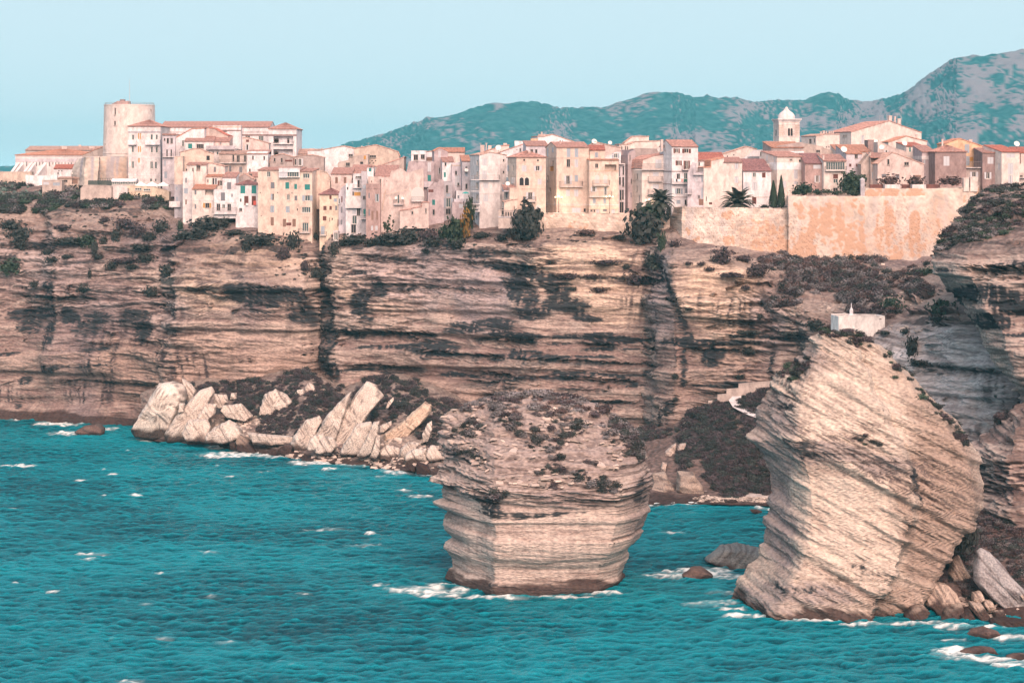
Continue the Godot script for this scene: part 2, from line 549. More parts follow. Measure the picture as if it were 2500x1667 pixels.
# beds, ledges, hollows and stains of limestone put onto a sheet
func limestone(s: Sheet, o: Dictionary, closed := false):
	var nu := s.nu
	var nv := s.nv
	var nor := grid_normals(s.pos, nu, nv, closed)
	var out := PackedVector3Array()
	var col := PackedColorArray()
	out.resize(nu * nv)
	col.resize(nu * nv)
	var dip: float = o.get("dip", 0.03)
	var amp: float = o.get("amp", 1.0)
	var fs: float = o.get("scale", 1.0)
	var lumpy: float = o.get("lumps", 1.0)
	var stains: Stains = o.get("stains", null)
	var calmed: Stains = o.get("calmed", null)   # where the rock is smooth and clean
	var tints: Array = o.get("tints", [])   # [map, colour]: weathered zones, some with light and shade painted in
	var wet: float = o.get("wet", 2.2)
	var wavy: float = o.get("wavy", 0.9)
	var beds: Array = o.get("beds", [])   # [height, depth of the notch under it, from px, to px]
	var soil: float = o.get("soil", 1.0)
	var pale: Color = o.get("pale", Color(0.475, 0.385, 0.338))
	var tan: Color = o.get("tan", Color(0.255, 0.183, 0.168))
	var dark: Color = o.get("dark", Color(0.068, 0.055, 0.062))
	var black := Color(0.028, 0.036, 0.044)
	var earth := Color(0.085, 0.066, 0.062)
	var lines: float = o.get("lines", 0.8)
	var flaky: float = o.get("flaky", -1.0)
	var ashen: Color = o.get("ashen", Color(0.262, 0.218, 0.228))
	var bright: float = o.get("bright", 0.5)
	var streaks: float = o.get("streaks", 1.25)
	var zone_tan: float = o.get("zone_tan", 0.0)   # height under which the rock is browner
	for k in nu * nv:
		var p := s.pos[k]
		var n := nor[k]
		var x := p.x + p.z * 0.5
		var lo := n_low.get_noise_3d(p.x * fs, p.y * fs * 1.2, p.z * fs)
		var md := n_mid.get_noise_3d(p.x * fs, p.y * fs * 1.3, p.z * fs)
		var h := p.y + dip * p.x + wavy * (lo + 0.12 * md)
		var a := n_mid.get_noise_2d(x * 0.62 * fs, h * 4.4 * fs)
		var b := n_fine.get_noise_2d(x * 0.30 * fs, h * 2.6 * fs + 50.0)
		var c2 := n_fine.get_noise_2d(x * 1.1 * fs + 70.0, h * 5.5 * fs)
		var long := smoothstep(-0.22, 0.22, n_mid.get_noise_2d(x * 0.09 * fs + 15.0, (h - 0.35 * md) * 2.1 * fs)) - 0.5
		var lump := n_ridge.get_noise_3d(p.x * 0.45 * fs, p.y * 0.35 * fs, p.z * 0.45 * fs)
		var up := clampf(n.y, 0.0, 1.0)
		var calm := smoothstep(-0.25, 0.35, n_low.get_noise_3d(p.x * 1.3 + 200.0, p.y * 2.2, p.z * 1.3))
		var rough := lerpf(0.28, 1.15, calm) if flaky < 0.0 else lerpf(0.22, 1.7, smoothstep(flaky - 2.5, flaky + 1.5, p.y + 2.0 * lo + 1.5 * md))
		var still := calmed.at(s.base[k].x + 10.0 * md, s.base[k].y + 8.0 * md) if calmed != null else 0.0
		rough *= 1.0 - 0.72 * clampf(still, 0.0, 1.0)
		var ledge := smoothstep(-0.15, 0.25, a) - 0.5
		var side := Vector3(n.x, n.y * 0.35, n.z).normalized()
		var disp := amp * rough * (0.80 * ledge + 0.46 * b + 0.26 * c2) + amp * 0.95 * long + amp * lumpy * (1.3 * lump * 0.7 + 1.1 * md)
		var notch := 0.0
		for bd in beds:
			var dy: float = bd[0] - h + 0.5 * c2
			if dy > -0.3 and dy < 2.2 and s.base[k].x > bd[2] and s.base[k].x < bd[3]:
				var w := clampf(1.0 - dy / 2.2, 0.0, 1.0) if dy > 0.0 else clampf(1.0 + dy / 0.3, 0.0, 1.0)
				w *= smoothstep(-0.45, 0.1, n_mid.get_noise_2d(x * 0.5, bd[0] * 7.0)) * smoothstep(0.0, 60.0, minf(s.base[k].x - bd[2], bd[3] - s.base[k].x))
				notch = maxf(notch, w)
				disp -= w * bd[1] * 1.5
		disp *= lerpf(1.0, 0.5, up)
		out[k] = p + side * disp
		# colour
		var t := clampf(bright + 0.42 * long + 0.45 * a + 0.65 * b + 0.35 * c2 + 0.35 * lo, 0.0, 1.0)
		t += 0.25 * n_low.get_noise_3d(p.x * 1.1 - 90.0, p.y * 1.6, p.z)
		if zone_tan > 0.0:
			t -= 0.22 * smoothstep(zone_tan + 6.0, zone_tan - 6.0, p.y + 5.0 * lo)
		var c := tan.lerp(pale, clampf(t, 0.0, 1.0))
		c = c.lerp(ashen, 0.75 * smoothstep(0.05, 0.40, n_low.get_noise_3d(p.x * 1.5 + 510.0, p.y * 1.1, p.z * 1.5)))
		for tt in tints:
			var tw: float = tt[0].at(s.base[k].x + 16.0 * md, s.base[k].y + 10.0 * a)
			if tw > 0.0:
				c = c.lerp(tt[1] * (0.85 + 0.35 * t), clampf(tw * (0.9 + 0.5 * b), 0.0, 0.9))
		if still > 0.0:
			c = c.lerp(pale * (1.06 + 0.25 * b), clampf(still, 0.0, 0.85))
		var crack := smoothstep(-0.14, -0.36, b + 0.6 * c2)
		var sets := smoothstep(-0.12, 0.30, n_low.get_noise_2d(x * 0.7 + 30.0, h * 3.2) + 0.3 * md)
		c = c.lerp(dark, lines * crack * lerpf(0.12, 1.0, sets) * clampf(rough, 0.25, 1.0))
		# drips: thin dark streaks down the wall, in families
		var fam := n_low.get_noise_3d(p.x * 2.3, p.y * 1.6 + 80.0, p.z * 2.3)
		var drip := n_fine.get_noise_2d(x * 2.3 + md * 1.5, p.y * 0.16)
		c = c.lerp(dark, streaks * 0.8 * smoothstep(0.10, 0.45, drip) * smoothstep(0.02, 0.30, fam) * (1.0 - up))
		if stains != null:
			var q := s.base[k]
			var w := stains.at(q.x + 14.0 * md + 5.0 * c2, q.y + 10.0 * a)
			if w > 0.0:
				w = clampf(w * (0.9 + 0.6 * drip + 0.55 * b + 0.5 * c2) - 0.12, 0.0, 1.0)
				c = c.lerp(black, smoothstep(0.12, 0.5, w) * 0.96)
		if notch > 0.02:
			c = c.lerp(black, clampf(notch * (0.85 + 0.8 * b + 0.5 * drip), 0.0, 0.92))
		# flat ground carries earth and dry litter
		var e := soil * smoothstep(0.50, 0.78, n.y + 0.25 * md + 0.15 * c2)
		c = c.lerp(earth.lerp(tan, 0.35 + 0.4 * c2), clampf(e, 0.0, 0.95))
		# wet dark band at the waterline
		if p.y < wet + 3.0:
			var wb := smoothstep(wet + 0.6, wet - 0.6, p.y + 1.3 * md + 0.5 * b)
			c = c.lerp(Color(0.055, 0.036, 0.034), wb * 0.92)
		col[k] = c
	s.pos = out
	s.mesh = grid_mesh(out, col, nu, nv, closed)

# the point of a sheet that lies at (px, py) on the survey sheet, nearest one first
func on_sheet(s: Sheet, px: float, py: float) -> Vector3:
	var best := Vector3.ZERO
	var bd := 1e9
	for i in range(0, s.nu, 2):
		var m := s.base[i * s.nv + s.nv / 2]
		if absf(m.x - px) > 260.0:
			continue
		for j in range(0, s.nv, 2):
			var p := s.pos[i * s.nv + j]
			var u := 1250.0 + p.x / -p.z * F
			var v := 415.0 + (EYE - p.y) / -p.z * F
			var e := absf(u - px) + absf(v - py) - p.z * 0.004
			if e < bd:
				bd = e
				best = p
	return best

# a profile whose rows share one px
func col_(px: float, rows: Array) -> Array:
	var o := []
	for r in rows:
		o.append([px, r[0], r[1]])
	return o

var cliff: Sheet
var headland: Sheet
var crag: Sheet
var scrub_slope: Sheet
var cove: Sheet
var rubble: Sheet

func build_cliffs():
	# the main cliff, from the left edge of the picture round to the recess behind the leaning rock
	var pr := [
		col_(-140, [[448, 720], [462, 660], [505, 632], [560, 624], [700, 616], [860, 612], [985, 612], [1050, 606]]),
		col_(60, [[446, 720], [458, 660], [508, 630], [560, 622], [700, 613], [860, 608], [985, 608], [1050, 603]]),
		col_(105, [[446, 720], [458, 660], [500, 632], [560, 620], [700, 606], [860, 604], [985, 606], [1050, 600]]),
		col_(125, [[446, 720], [460, 655], [500, 630], [560, 612], [700, 603], [860, 601], [985, 604], [1050, 599]]),
		col_(330, [[446, 720], [466, 650], [502, 622], [560, 608], [700, 599], [860, 596], [985, 598], [1060, 592]]),
		col_(395, [[450, 710], [474, 645], [512, 618], [570, 605], [700, 597], [860, 592], [985, 594], [1080, 588]]),
		col_(425, [[452, 710], [490, 640], [545, 612], [590, 599], [700, 586], [860, 587], [985, 590], [1095, 585]]),
		col_(600, [[455, 700], [500, 640], [556, 604], [600, 592], [680, 580], [860, 584], [985, 586], [1110, 583]]),
		col_(745, [[458, 700], [505, 640], [580, 602], [620, 592], [720, 585], [860, 587], [985, 588], [1120, 585]]),
		col_(782, [[458, 700], [505, 640], [584, 605], [620, 597], [720, 593], [860, 592], [985, 590], [1120, 587]]),
		col_(812, [[458, 700], [505, 635], [574, 598], [610, 590], [720, 584], [860, 582], [985, 582], [1120, 580]]),
		col_(1000, [[458, 690], [500, 625], [556, 592], [600, 581], [720, 575], [860, 573], [985, 572], [1130, 570]]),
		col_(1150, [[458, 690], [505, 610], [552, 578], [590, 568], [720, 563], [860, 561], [985, 561], [1140, 558]]),
		col_(1245, [[458, 690], [515, 600], [556, 572], [590, 561], [720, 556], [860, 554], [985, 554], [1140, 552]]),
		col_(1310, [[458, 690], [520, 590], [560, 564], [600, 555], [720, 550], [860, 549], [985, 548], [1140, 547]]),
		col_(1500, [[458, 690], [520, 580], [566, 560], [600, 551], [720, 547], [860, 545], [985, 543], [1140, 541]]),
		col_(1575, [[458, 690], [520, 580], [575, 562], [610, 552], [720, 546], [860, 543], [985, 541], [1140, 540]]),
		col_(1612, [[458, 690], [530, 575], [575, 550], [620, 540], [720, 532], [860, 530], [985, 530], [1140, 530]]),
		col_(1645, [[458, 690], [540, 565], [600, 538], [640, 528], [720, 525], [860, 524], [985, 524], [1140, 526]]),
		col_(1800, [[458, 690], [560, 560], [612, 540], [650, 525], [720, 520], [860, 519], [985, 518], [1140, 520]]),
		col_(1880, [[458, 690], [570, 560], [625, 542], [690, 524], [740, 519], [860, 517], [985, 516], [1140, 518]]),
		col_(1950, [[458, 690], [580, 560], [634, 542], [710, 518], [780, 511], [860, 512], [985, 512], [1140, 514]]),
		col_(2040, [[458, 690], [580, 560], [638, 543], [730, 512], [815, 498], [870, 496], [985, 495], [1140, 497]]),
		col_(2130, [[458, 690], [580, 560], [640, 543], [730, 505], [812, 480], [850, 474], [985, 472], [1200, 470]]),
		col_(2230, [[458, 690], [580, 560], [638, 543], [715, 500], [790, 470], [830, 462], [985, 460], [1250, 452]]),
		col_(2330, [[458, 690], [560, 560], [628, 540], [690, 500], [760, 462], [800, 452], [985, 450], [1260, 440]]),
		col_(2450, [[458, 690], [560, 555], [620, 520], [690, 490], [750, 455], [800, 444], [985, 442], [1280, 432]]),
		col_(2640, [[458, 690], [560, 555], [620, 520], [690, 490], [750, 452], [800, 438], [985, 436], [1280, 428]])]
	cliff = loft(pr, 1080, [8, 22, 34, 56, 64, 56, 48], 16.0)
	var st := Stains.new()
	st.setup(-150, 440, 2650, 1300)
	for b in [[605, 712, 65, 26, 1.3, 0.0], [680, 722, 75, 22, 1.3, 0.3], [640, 740, 60, 14, 1.0, 0.0], [740, 770, 45, 30, 0.7, 0.4], [60, 765, 48, 20, 1.2, 0.0], [70, 790, 30, 22, 0.7, 0.0], [160, 768, 26, 18, 1.2, 0.0], [228, 772, 36, 18, 1.1, 0.0], [325, 770, 36, 20, 1.2, 0.0], [345, 805, 20, 30, 0.9, 0.0], [205, 800, 36, 30, 0.7, 0.0], [115, 800, 16, 60, 0.8, 0.0], [120, 700, 14, 50, 0.6, -0.2], [788, 690, 9, 90, 0.9, 0.08], [800, 830, 12, 60, 0.8, 0.2], [775, 610, 14, 34, 0.6, 0.0], [815, 905, 20, 36, 0.8, 0.3], [140, 892, 30, 9, 0.9, 0.0], [220, 893, 60, 5, 0.8, 0.0], [20, 640, 30, 20, 0.8, 0.0], [60, 930, 16, 14, 1.0, 0.0], [45, 985, 10, 14, 1.0, 0.0], [15, 862, 24, 8, 0.8, 0.0], [230, 850, 40, 6, 0.8, 0.0],
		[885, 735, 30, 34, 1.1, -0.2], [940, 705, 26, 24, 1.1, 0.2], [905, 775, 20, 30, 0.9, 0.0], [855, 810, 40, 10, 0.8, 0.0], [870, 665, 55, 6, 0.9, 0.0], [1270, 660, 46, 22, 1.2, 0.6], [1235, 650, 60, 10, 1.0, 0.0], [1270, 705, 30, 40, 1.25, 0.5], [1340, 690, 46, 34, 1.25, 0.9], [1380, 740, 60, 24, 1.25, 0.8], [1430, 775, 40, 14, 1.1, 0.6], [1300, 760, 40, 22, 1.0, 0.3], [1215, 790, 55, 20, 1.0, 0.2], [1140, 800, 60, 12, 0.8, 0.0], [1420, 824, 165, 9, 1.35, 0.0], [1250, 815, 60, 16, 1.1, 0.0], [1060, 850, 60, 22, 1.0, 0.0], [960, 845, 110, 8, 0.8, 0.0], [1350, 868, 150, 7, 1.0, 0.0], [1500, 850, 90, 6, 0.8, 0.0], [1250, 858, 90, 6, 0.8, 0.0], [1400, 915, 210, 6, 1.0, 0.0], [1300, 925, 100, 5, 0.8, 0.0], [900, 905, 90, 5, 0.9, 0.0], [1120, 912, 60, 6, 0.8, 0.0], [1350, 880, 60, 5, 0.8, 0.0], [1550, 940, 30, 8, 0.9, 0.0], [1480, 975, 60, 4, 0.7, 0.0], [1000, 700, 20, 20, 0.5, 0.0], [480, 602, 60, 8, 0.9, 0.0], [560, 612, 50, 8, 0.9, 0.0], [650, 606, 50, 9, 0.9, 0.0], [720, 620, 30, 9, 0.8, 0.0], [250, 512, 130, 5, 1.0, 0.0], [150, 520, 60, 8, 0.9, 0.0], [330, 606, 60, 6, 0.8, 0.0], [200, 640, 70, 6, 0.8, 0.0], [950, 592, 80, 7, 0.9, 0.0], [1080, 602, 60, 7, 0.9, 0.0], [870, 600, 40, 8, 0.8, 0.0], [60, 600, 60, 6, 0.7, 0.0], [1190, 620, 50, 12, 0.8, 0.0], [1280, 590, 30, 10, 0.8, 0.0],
		[1606, 640, 9, 50, 0.7, 0.1], [1646, 720, 10, 60, 1.2, 0.3], [1668, 800, 14, 40, 1.0, 0.3], [1662, 880, 8, 60, 1.3, 0.0], [1720, 836, 130, 5, 1.1, 0.0], [1900, 822, 120, 7, 1.2, 0.0], [1890, 880, 7, 50, 1.1, 0.05], [1740, 868, 30, 26, 0.7, 0.0], [1760, 935, 90, 6, 0.9, 0.0], [1800, 942, 60, 5, 0.8, 0.0], [1870, 735, 16, 26, 1.0, 0.4], [1840, 800, 8, 20, 0.7, 0.0], [1700, 727, 60, 4, 0.7, 0.0], [1580, 905, 8, 12, 0.8, 0.0], [1640, 1000, 8, 40, 0.8, -0.3], [2250, 780, 60, 6, 0.9, 0.0], [2330, 792, 70, 6, 1.0, 0.0], [2200, 905, 80, 4, 0.6, 0.0], [1330, 745, 20, 10, 0.8, 0.0]]:
		st.blot(b[0], b[1], b[2], b[3], b[4], b[5])
	var warm := Stains.new()
	var umber := Stains.new()
	var mauve := Stains.new()  # mauve zones, left-turned faces among them with their shade painted in
	var shade_lift := Stains.new()  # recess wall painted paler to offset the headland shadow
	for q in [[warm, [[1430, 660, 130, 90, 0.7], [1500, 740, 80, 60, 0.6], [1760, 720, 110, 90, 0.75], [600, 620, 120, 60, 0.5], [520, 710, 80, 50, 0.6], [930, 700, 120, 60, 0.4], [1760, 830, 90, 60, 0.4]]], [umber, [[450, 900, 260, 90, 0.7], [150, 900, 140, 50, 0.5], [1750, 930, 130, 60, 0.5], [720, 900, 80, 60, 0.7], [1100, 980, 300, 60, 0.4]]], [mauve, [[1030, 660, 160, 90, 0.7], [1180, 730, 80, 90, 0.8], [100, 640, 120, 80, 0.5], [300, 760, 160, 60, 0.4], [1620, 720, 30, 120, 0.6], [1880, 780, 50, 90, 0.6]]], [shade_lift, [[2260, 960, 200, 160, 1.0], [2240, 820, 110, 40, 0.9]]]]:
		q[0].setup(-150, 440, 2650, 1300)
		for b in q[1]:
			q[0].blot(b[0], b[1], b[2], b[3], b[4])
	limestone(cliff, {"dip": 0.012, "stains": st, "amp": 1.35, "tints": [[warm, Color(0.60, 0.465, 0.365)], [umber, Color(0.36, 0.265, 0.225)], [mauve, Color(0.37, 0.30, 0.30)], [shade_lift, Color(0.60, 0.55, 0.545)]], "zone_tan": 26.0, "bright": 0.58, "beds": [[26.5, 1.6, 780, 1620], [22.0, 1.1, 1000, 1640], [17.5, 1.3, 820, 1600], [15.0, 0.7, 1100, 1560], [27.0, 1.2, 1640, 2000], [16.5, 0.9, 1680, 1900], [20.0, 0.8, 100, 420], [33.0, 1.3, 0, 420], [39.0, 1.0, 840, 1260], [46.0, 1.0, 850, 1500], [51.0, 0.8, 120, 420], [47.0, 0.8, 100, 400], [37.0, 0.9, 420, 780], [43.5, 0.8, 1300, 1640], [38.0, 0.8, 1650, 1880], [34.0, 0.7, 1650, 1900], [12.0, 0.7, 1150, 1600], [9.5, 0.5, 100, 420], [30.0, 1.2, 2120, 2480], [18.0, 0.7, 2100, 2500]], "wet": 2.5, "soil": 0.45, "lines": 0.75})
	struct("cliff", cliff.mesh, mats["cliff"])
	# the nearer headland at the right edge
	var hp := [
		[[2470, 452, 520], [2450, 478, 500], [2410, 540, 490], [2340, 600, 478], [2350, 690, 474], [2400, 765, 470], [2450, 860, 466], [2510, 960, 462], [2540, 1120, 460]],
		[[2430, 452, 500], [2400, 480, 462], [2330, 550, 440], [2268, 612, 428], [2292, 692, 426], [2357, 760, 422], [2430, 860, 416], [2492, 955, 412], [2520, 1120, 408]],
		[[2520, 452, 495], [2470, 500, 440], [2400, 560, 424], [2360, 620, 416], [2370, 690, 412], [2420, 770, 408], [2470, 860, 404], [2530, 960, 402], [2560, 1120, 398]],
		[[2720, 452, 495], [2680, 490, 432], [2620, 560, 412], [2600, 620, 402], [2600, 690, 398], [2620, 770, 400], [2640, 860, 394], [2680, 960, 390], [2720, 1120, 384]]]
	headland = loft(hp, 230, [14, 26, 34, 40, 36, 46, 40, 30])
	st = Stains.new()
	st.setup(2240, 440, 2740, 1130)
	for b in [[2380, 716, 90, 20, 1.4, 0.0], [2480, 740, 70, 26, 1.4, 0.0], [2420, 780, 50, 18, 1.0, 0.5], [2350, 600, 50, 12, 0.8, 0.0], [2440, 590, 60, 8, 0.8, 0.0], [2460, 650, 60, 10, 0.8, 0.0], [2320, 660, 30, 6, 0.8, 0.0], [2470, 545, 50, 6, 0.8, 0.0], [2330, 575, 40, 7, 1.0, 0.0], [2480, 820, 40, 10, 0.7, 0.0]]:
		st.blot(b[0], b[1], b[2], b[3], b[4], b[5])
	limestone(headland, {"dip": -0.06, "stains": st, "amp": 1.15, "bright": 0.60, "streaks": 0.5, "soil": 0.6, "beds": [[46.5, 2.6, 2250, 2800], [55.0, 1.2, 2250, 2800], [51.0, 1.0, 2250, 2800], [40.0, 1.0, 2250, 2800]]})
	struct("headland", headland.mesh, mats["cliff"])
	# the coast goes on beyond both edges of the view
	var more := loft([col_(-1700, [[446, 720], [462, 660], [505, 632], [700, 622], [985, 618], [1050, 612]]), col_(-120, [[448, 722], [464, 664], [507, 636], [702, 620], [987, 616], [1052, 610]])], 90, [6, 8, 24, 30, 10])
	limestone(more, {"stains": null, "bright": 0.55, "soil": 0.6})
	struct("coast", more.mesh, mats["cliff"])
	more = loft([col_(2655, [[454, 522], [492, 440], [562, 418], [690, 404], [860, 400], [1100, 388], [1300, 366], [1560, 333]]), col_(4400, [[440, 560], [470, 440], [540, 410], [690, 400], [860, 396], [1100, 385], [1300, 366], [1560, 330]])], 90, [6, 8, 16, 18, 20, 16, 16])
	limestone(more, {"bright": 0.55, "soil": 1.0})
	struct("coast", more.mesh, mats["cliff"])
	# the lower crag at the right edge
	var cp := [
		[[2500, 985, 430], [2470, 1030, 420], [2440, 1085, 412], [2430, 1130, 408], [2440, 1200, 404], [2450, 1300, 398]],
		[[2462, 1005, 412], [2440, 1025, 400], [2385, 1085, 392], [2374, 1130, 388], [2388, 1200, 384], [2400, 1300, 376]],
		[[2540, 965, 410], [2510, 1000, 386], [2470, 1070, 376], [2460, 1130, 372], [2470, 1200, 370], [2480, 1300, 364]],
		[[2720, 950, 410], [2700, 990, 380], [2680, 1070, 368], [2680, 1130, 364], [2680, 1200, 362], [2680, 1300, 356]]]
	crag = loft(cp, 150, [16, 30, 28, 36, 30])
	limestone(crag, {"dip": -0.05, "amp": 1.2, "bright": 0.5, "scale": 1.3, "streaks": 0.4})
	struct("crag", crag.mesh, mats["cliff"])
	# scrub slope between the crag and the boulders at the water
	var sp := [
		col_(2180, [[1330, 372], [1420, 358], [1480, 347], [1540, 338]]),
		col_(2290, [[1270, 376], [1390, 356], [1470, 346], [1545, 336]]),
		col_(2390, [[1200, 388], [1340, 360], [1450, 346], [1550, 334]]),
		col_(2500, [[1185, 384], [1330, 358], [1440, 344], [1555, 332]]),
		col_(2680, [[1180, 380], [1330, 356], [1440, 342], [1560, 330]])]
	scrub_slope = loft(sp, 160, [34, 24, 20])
	limestone(scrub_slope, {"amp": 0.7, "bright": 0.3, "soil": 1.6, "scale": 1.5, "wet": 1.5})
	struct("scrub_slope", scrub_slope.mesh, mats["cliff"])
	# the steep scrubby bank above the cove, and its beach
	var vp := [
		col_(1500, [[1072, 530], [1090, 512], [1140, 486], [1200, 466], [1232, 452]]),
		col_(1560, [[1048, 532], [1062, 515], [1120, 487], [1198, 466], [1232, 452]]),
		col_(1645, [[1036, 530], [1048, 512], [1110, 486], [1196, 466], [1234, 452]]),
		col_(1690, [[1002, 528], [1014, 512], [1095, 486], [1195, 466], [1234, 452]]),
		col_(1780, [[968, 524], [980, 508], [1080, 484], [1200, 464], [1236, 450]]),
		col_(1870, [[945, 520], [956, 506], [1070, 482], [1205, 462], [1238, 450]]),
		col_(1980, [[935, 516], [945, 503], [1060, 480], [1205, 462], [1240, 448]]),
		col_(2080, [[935, 510], [945, 498], [1060, 476], [1205, 458], [1240, 445]])]
	cove = loft(vp, 210, [10, 40, 46, 16])
	limestone(cove, {"amp": 0.8, "bright": 0.35, "soil": 1.8, "scale": 1.4, "wet": 0.7, "streaks": 0.2})
	struct("cove_bank", cove.mesh, mats["cliff"])
	# the fallen rubble at the foot of the cliff, overgrown
	var rp := [
		col_(345, [[960, 590], [985, 582], [1040, 570], [1074, 560]]),
		col_(400, [[930, 588], [944, 580], [1010, 568], [1080, 556]]),
		col_(520, [[926, 586], [938, 578], [1010, 562], [1092, 548]]),
		col_(562, [[936, 586], [946, 577], [1020, 558], [1098, 542]]),
		col_(660, [[908, 586], [919, 576], [1020, 552], [1114, 530]]),
		col_(745, [[896, 586], [905, 575], [1010, 545], [1126, 521]]),
		col_(800, [[928, 582], [938, 570], [1030, 542], [1132, 516]]),
		col_(842, [[944, 580], [954, 568], [1040, 538], [1136, 513]]),
		col_(900, [[926, 576], [936, 564], [1030, 534], [1142, 509]]),
		col_(962, [[912, 574], [922, 560], [1030, 528], [1150, 503]]),
		col_(1048, [[936, 568], [946, 556], [1050, 522], [1160, 496]]),
		col_(1123, [[970, 562], [980, 551], [1070, 520], [1166, 492]]),
		col_(1260, [[1010, 556], [1020, 545], [1090, 518], [1168, 490]])]
	rubble = loft(rp, 420, [10, 56, 50])
	limestone(rubble, {"amp": 0.8, "bright": 0.75, "soil": 0.7, "pale": Color(0.62, 0.54, 0.47), "scale": 1.3, "wet": 1.6, "streaks": 0.2})
	struct("rubble_slope", rubble.mesh, mats["cliff"])

# ------------------------------------------------------------------ mountains
func build_mountains():
	var pr := []
	for q in [[-500, 418, 4200], [-100, 412, 4200], [40, 409, 4200], [120, 414, 4100], [760, 392, 3600], [850, 358, 3400], [930, 335, 3300], [1050, 292, 3200], [1130, 272, 3200], [1205, 256, 3200], [1310, 250, 3200], [1400, 262, 3100], [1490, 258, 3100], [1590, 231, 3100], [1640, 230, 3100], [1700, 238, 3000], [1800, 243, 3000], [1880, 254, 2950], [1960, 256, 2900], [2010, 238, 2900], [2040, 236, 2900], [2075, 249, 2800], [2130, 247, 2750], [2200, 226, 2700], [2285, 178, 2650], [2340, 148, 2600], [2420, 140, 2600], [2500, 126, 2600], [2700, 110, 2600], [3000, 150, 2700]]:
		var top: float = q[1]
		var d: float = q[2]
		pr.append(col_(q[0], [[430, d + 1500], [lerpf(415, top, 0.75), d + 500], [top, d], [lerpf(415, top, 0.62), d - 380], [lerpf(415, top, 0.30), d - 800], [412, d - 1200], [520, d - 1700]]))
	var s := loft(pr, 760, [3, 8, 34, 40, 34, 10])
	var nu := s.nu
	var nv := s.nv
	var col := PackedColorArray()
	var out := PackedVector3Array()
	col.resize(nu * nv)
	out.resize(nu * nv)
	var bush := Color(0.02, 0.115, 0.140)  # hill colours hold part of the distance haze, hence pale and blue
	var bush2 := Color(0.045, 0.165, 0.190)
	var rock := Color(0.215, 0.215, 0.26)
	for k in nu * nv:
		var p := s.pos[k]
		var q := s.base[k]
		var big := n_low.get_noise_3d(p.x * 0.28, 0.0, p.z * 0.28)
		var m := n_ridge.get_noise_3d(p.x * 0.22, p.y * 0.35, p.z * 0.10)
		var f := n_mid.get_noise_2d(q.x * 1.2, q.y * 1.9)
		var ff := n_mid.get_noise_2d(q.x * 3.2 + 400.0, q.y * 4.0)
		var edge := 0.9
		out[k] = p + Vector3(0, (9.0 * big + 5.0 * m + 1.2 * f) * edge, 0)
		var east := smoothstep(900.0, 2450.0, q.x)
		var r := 1.0 * n_low.get_noise_2d(q.x * 0.6, q.y * 1.0) + 0.55 * f + 0.55 * ff + 0.3 * m + lerpf(-0.52, 0.02, east)
		r += 0.16 * smoothstep(300.0, 160.0, q.y)
		var c := bush.lerp(bush2, clampf(0.5 + ff + 0.4 * f, 0.0, 1.0))
		c = c.lerp(rock, smoothstep(0.10, 0.30, r) * 0.85)
		col[k] = c
	var mesh_ := grid_mesh(out, col, nu, nv)
	struct("mountains", mesh_, mats["vertex"])

# ------------------------------------------------------------------ sea stacks and boulders
# rows: [py, left px, right px, how far the front stands before the middle, how far the back stands behind it], from the top down
func pillar(rows: Array, plan: Array, d: float, nphi: int, subs: int) -> Sheet:
	var s := Sheet.new()
	s.nu = nphi
	s.nv = (rows.size() - 1) * subs + 1
	s.pos.resize(s.nu * s.nv)
	s.base.resize(s.nu * s.nv)
	# ledges stick out at the flanks only; the faces between them are evener
	var even := []
	for r in rows.size():
		var sum := [0.0, 0.0]
		var cnt := 0.0
		for k in range(maxi(0, r - 3), mini(rows.size(), r + 4)):
			var wgt := 4.0 - absf(k - r)
			sum[0] += rows[k][1] * wgt
			sum[1] += rows[k][2] * wgt
			cnt += wgt
		even.append([sum[0] / cnt, sum[1] / cnt])
	# spread the plan's outline evenly
	var len_ := [0.0]
	for k in plan.size():
		len_.append(len_[k] + Vector2(plan[k][0], plan[k][1]).distance_to(Vector2(plan[(k + 1) % plan.size()][0], plan[(k + 1) % plan.size()][1])))
	var ring := PackedVector2Array()
	var fineness := 1200
	for i in fineness:
		var a: float = len_[-1] * i / fineness
		var k := 0
		while a > len_[k + 1]:
			k += 1
		var t: float = (a - len_[k]) / (len_[k + 1] - len_[k])
		ring.append(Vector2(plan[k][0], plan[k][1]).lerp(Vector2(plan[(k + 1) % plan.size()][0], plan[(k + 1) % plan.size()][1]), t))
	for i in nphi:
		for j in s.nv:
			# the edges between the faces wander with height
			var sway := 26.0 * n_mid.get_noise_2d(j * 0.28, d) + 14.0 * n_fine.get_noise_2d(j * 0.35, d + 40.0)
			var q := ring[posmod(int(float(i) / nphi * fineness + sway), fineness)]
			var r := mini(j / subs, rows.size() - 2)
			var f := float(j - r * subs) / subs
			var v := []
			for c in 5:
				v.append(lerpf(rows[r][c], rows[r + 1][c], f))
			var fl := smoothstep(-0.62, -0.98, q.x)
			var fr := smoothstep(0.62, 0.98, q.x)
			v[1] = lerpf(lerpf(even[r][0], even[r + 1][0], f), v[1], fl)
			v[2] = lerpf(lerpf(even[r][1], even[r + 1][1], f), v[2], fr)
			var l := P(v[1], v[0], d)
			var w := P(v[2], v[0], d)
			var x := lerpf(l.x, w.x, q.x * 0.5 + 0.5)
			var z := -d + lerpf(-v[4], v[3], q.y * 0.5 + 0.5)
			s.pos[i * s.nv + j] = Vector3(x, l.y, z)
			s.base[i * s.nv + j] = Vector2(lerpf(v[1], v[2], q.x * 0.5 + 0.5), v[0])
	return s

var grain: Sheet
var leaning: Sheet

func sx4(x: float) -> float:
	return 960.0 + x / 2.8

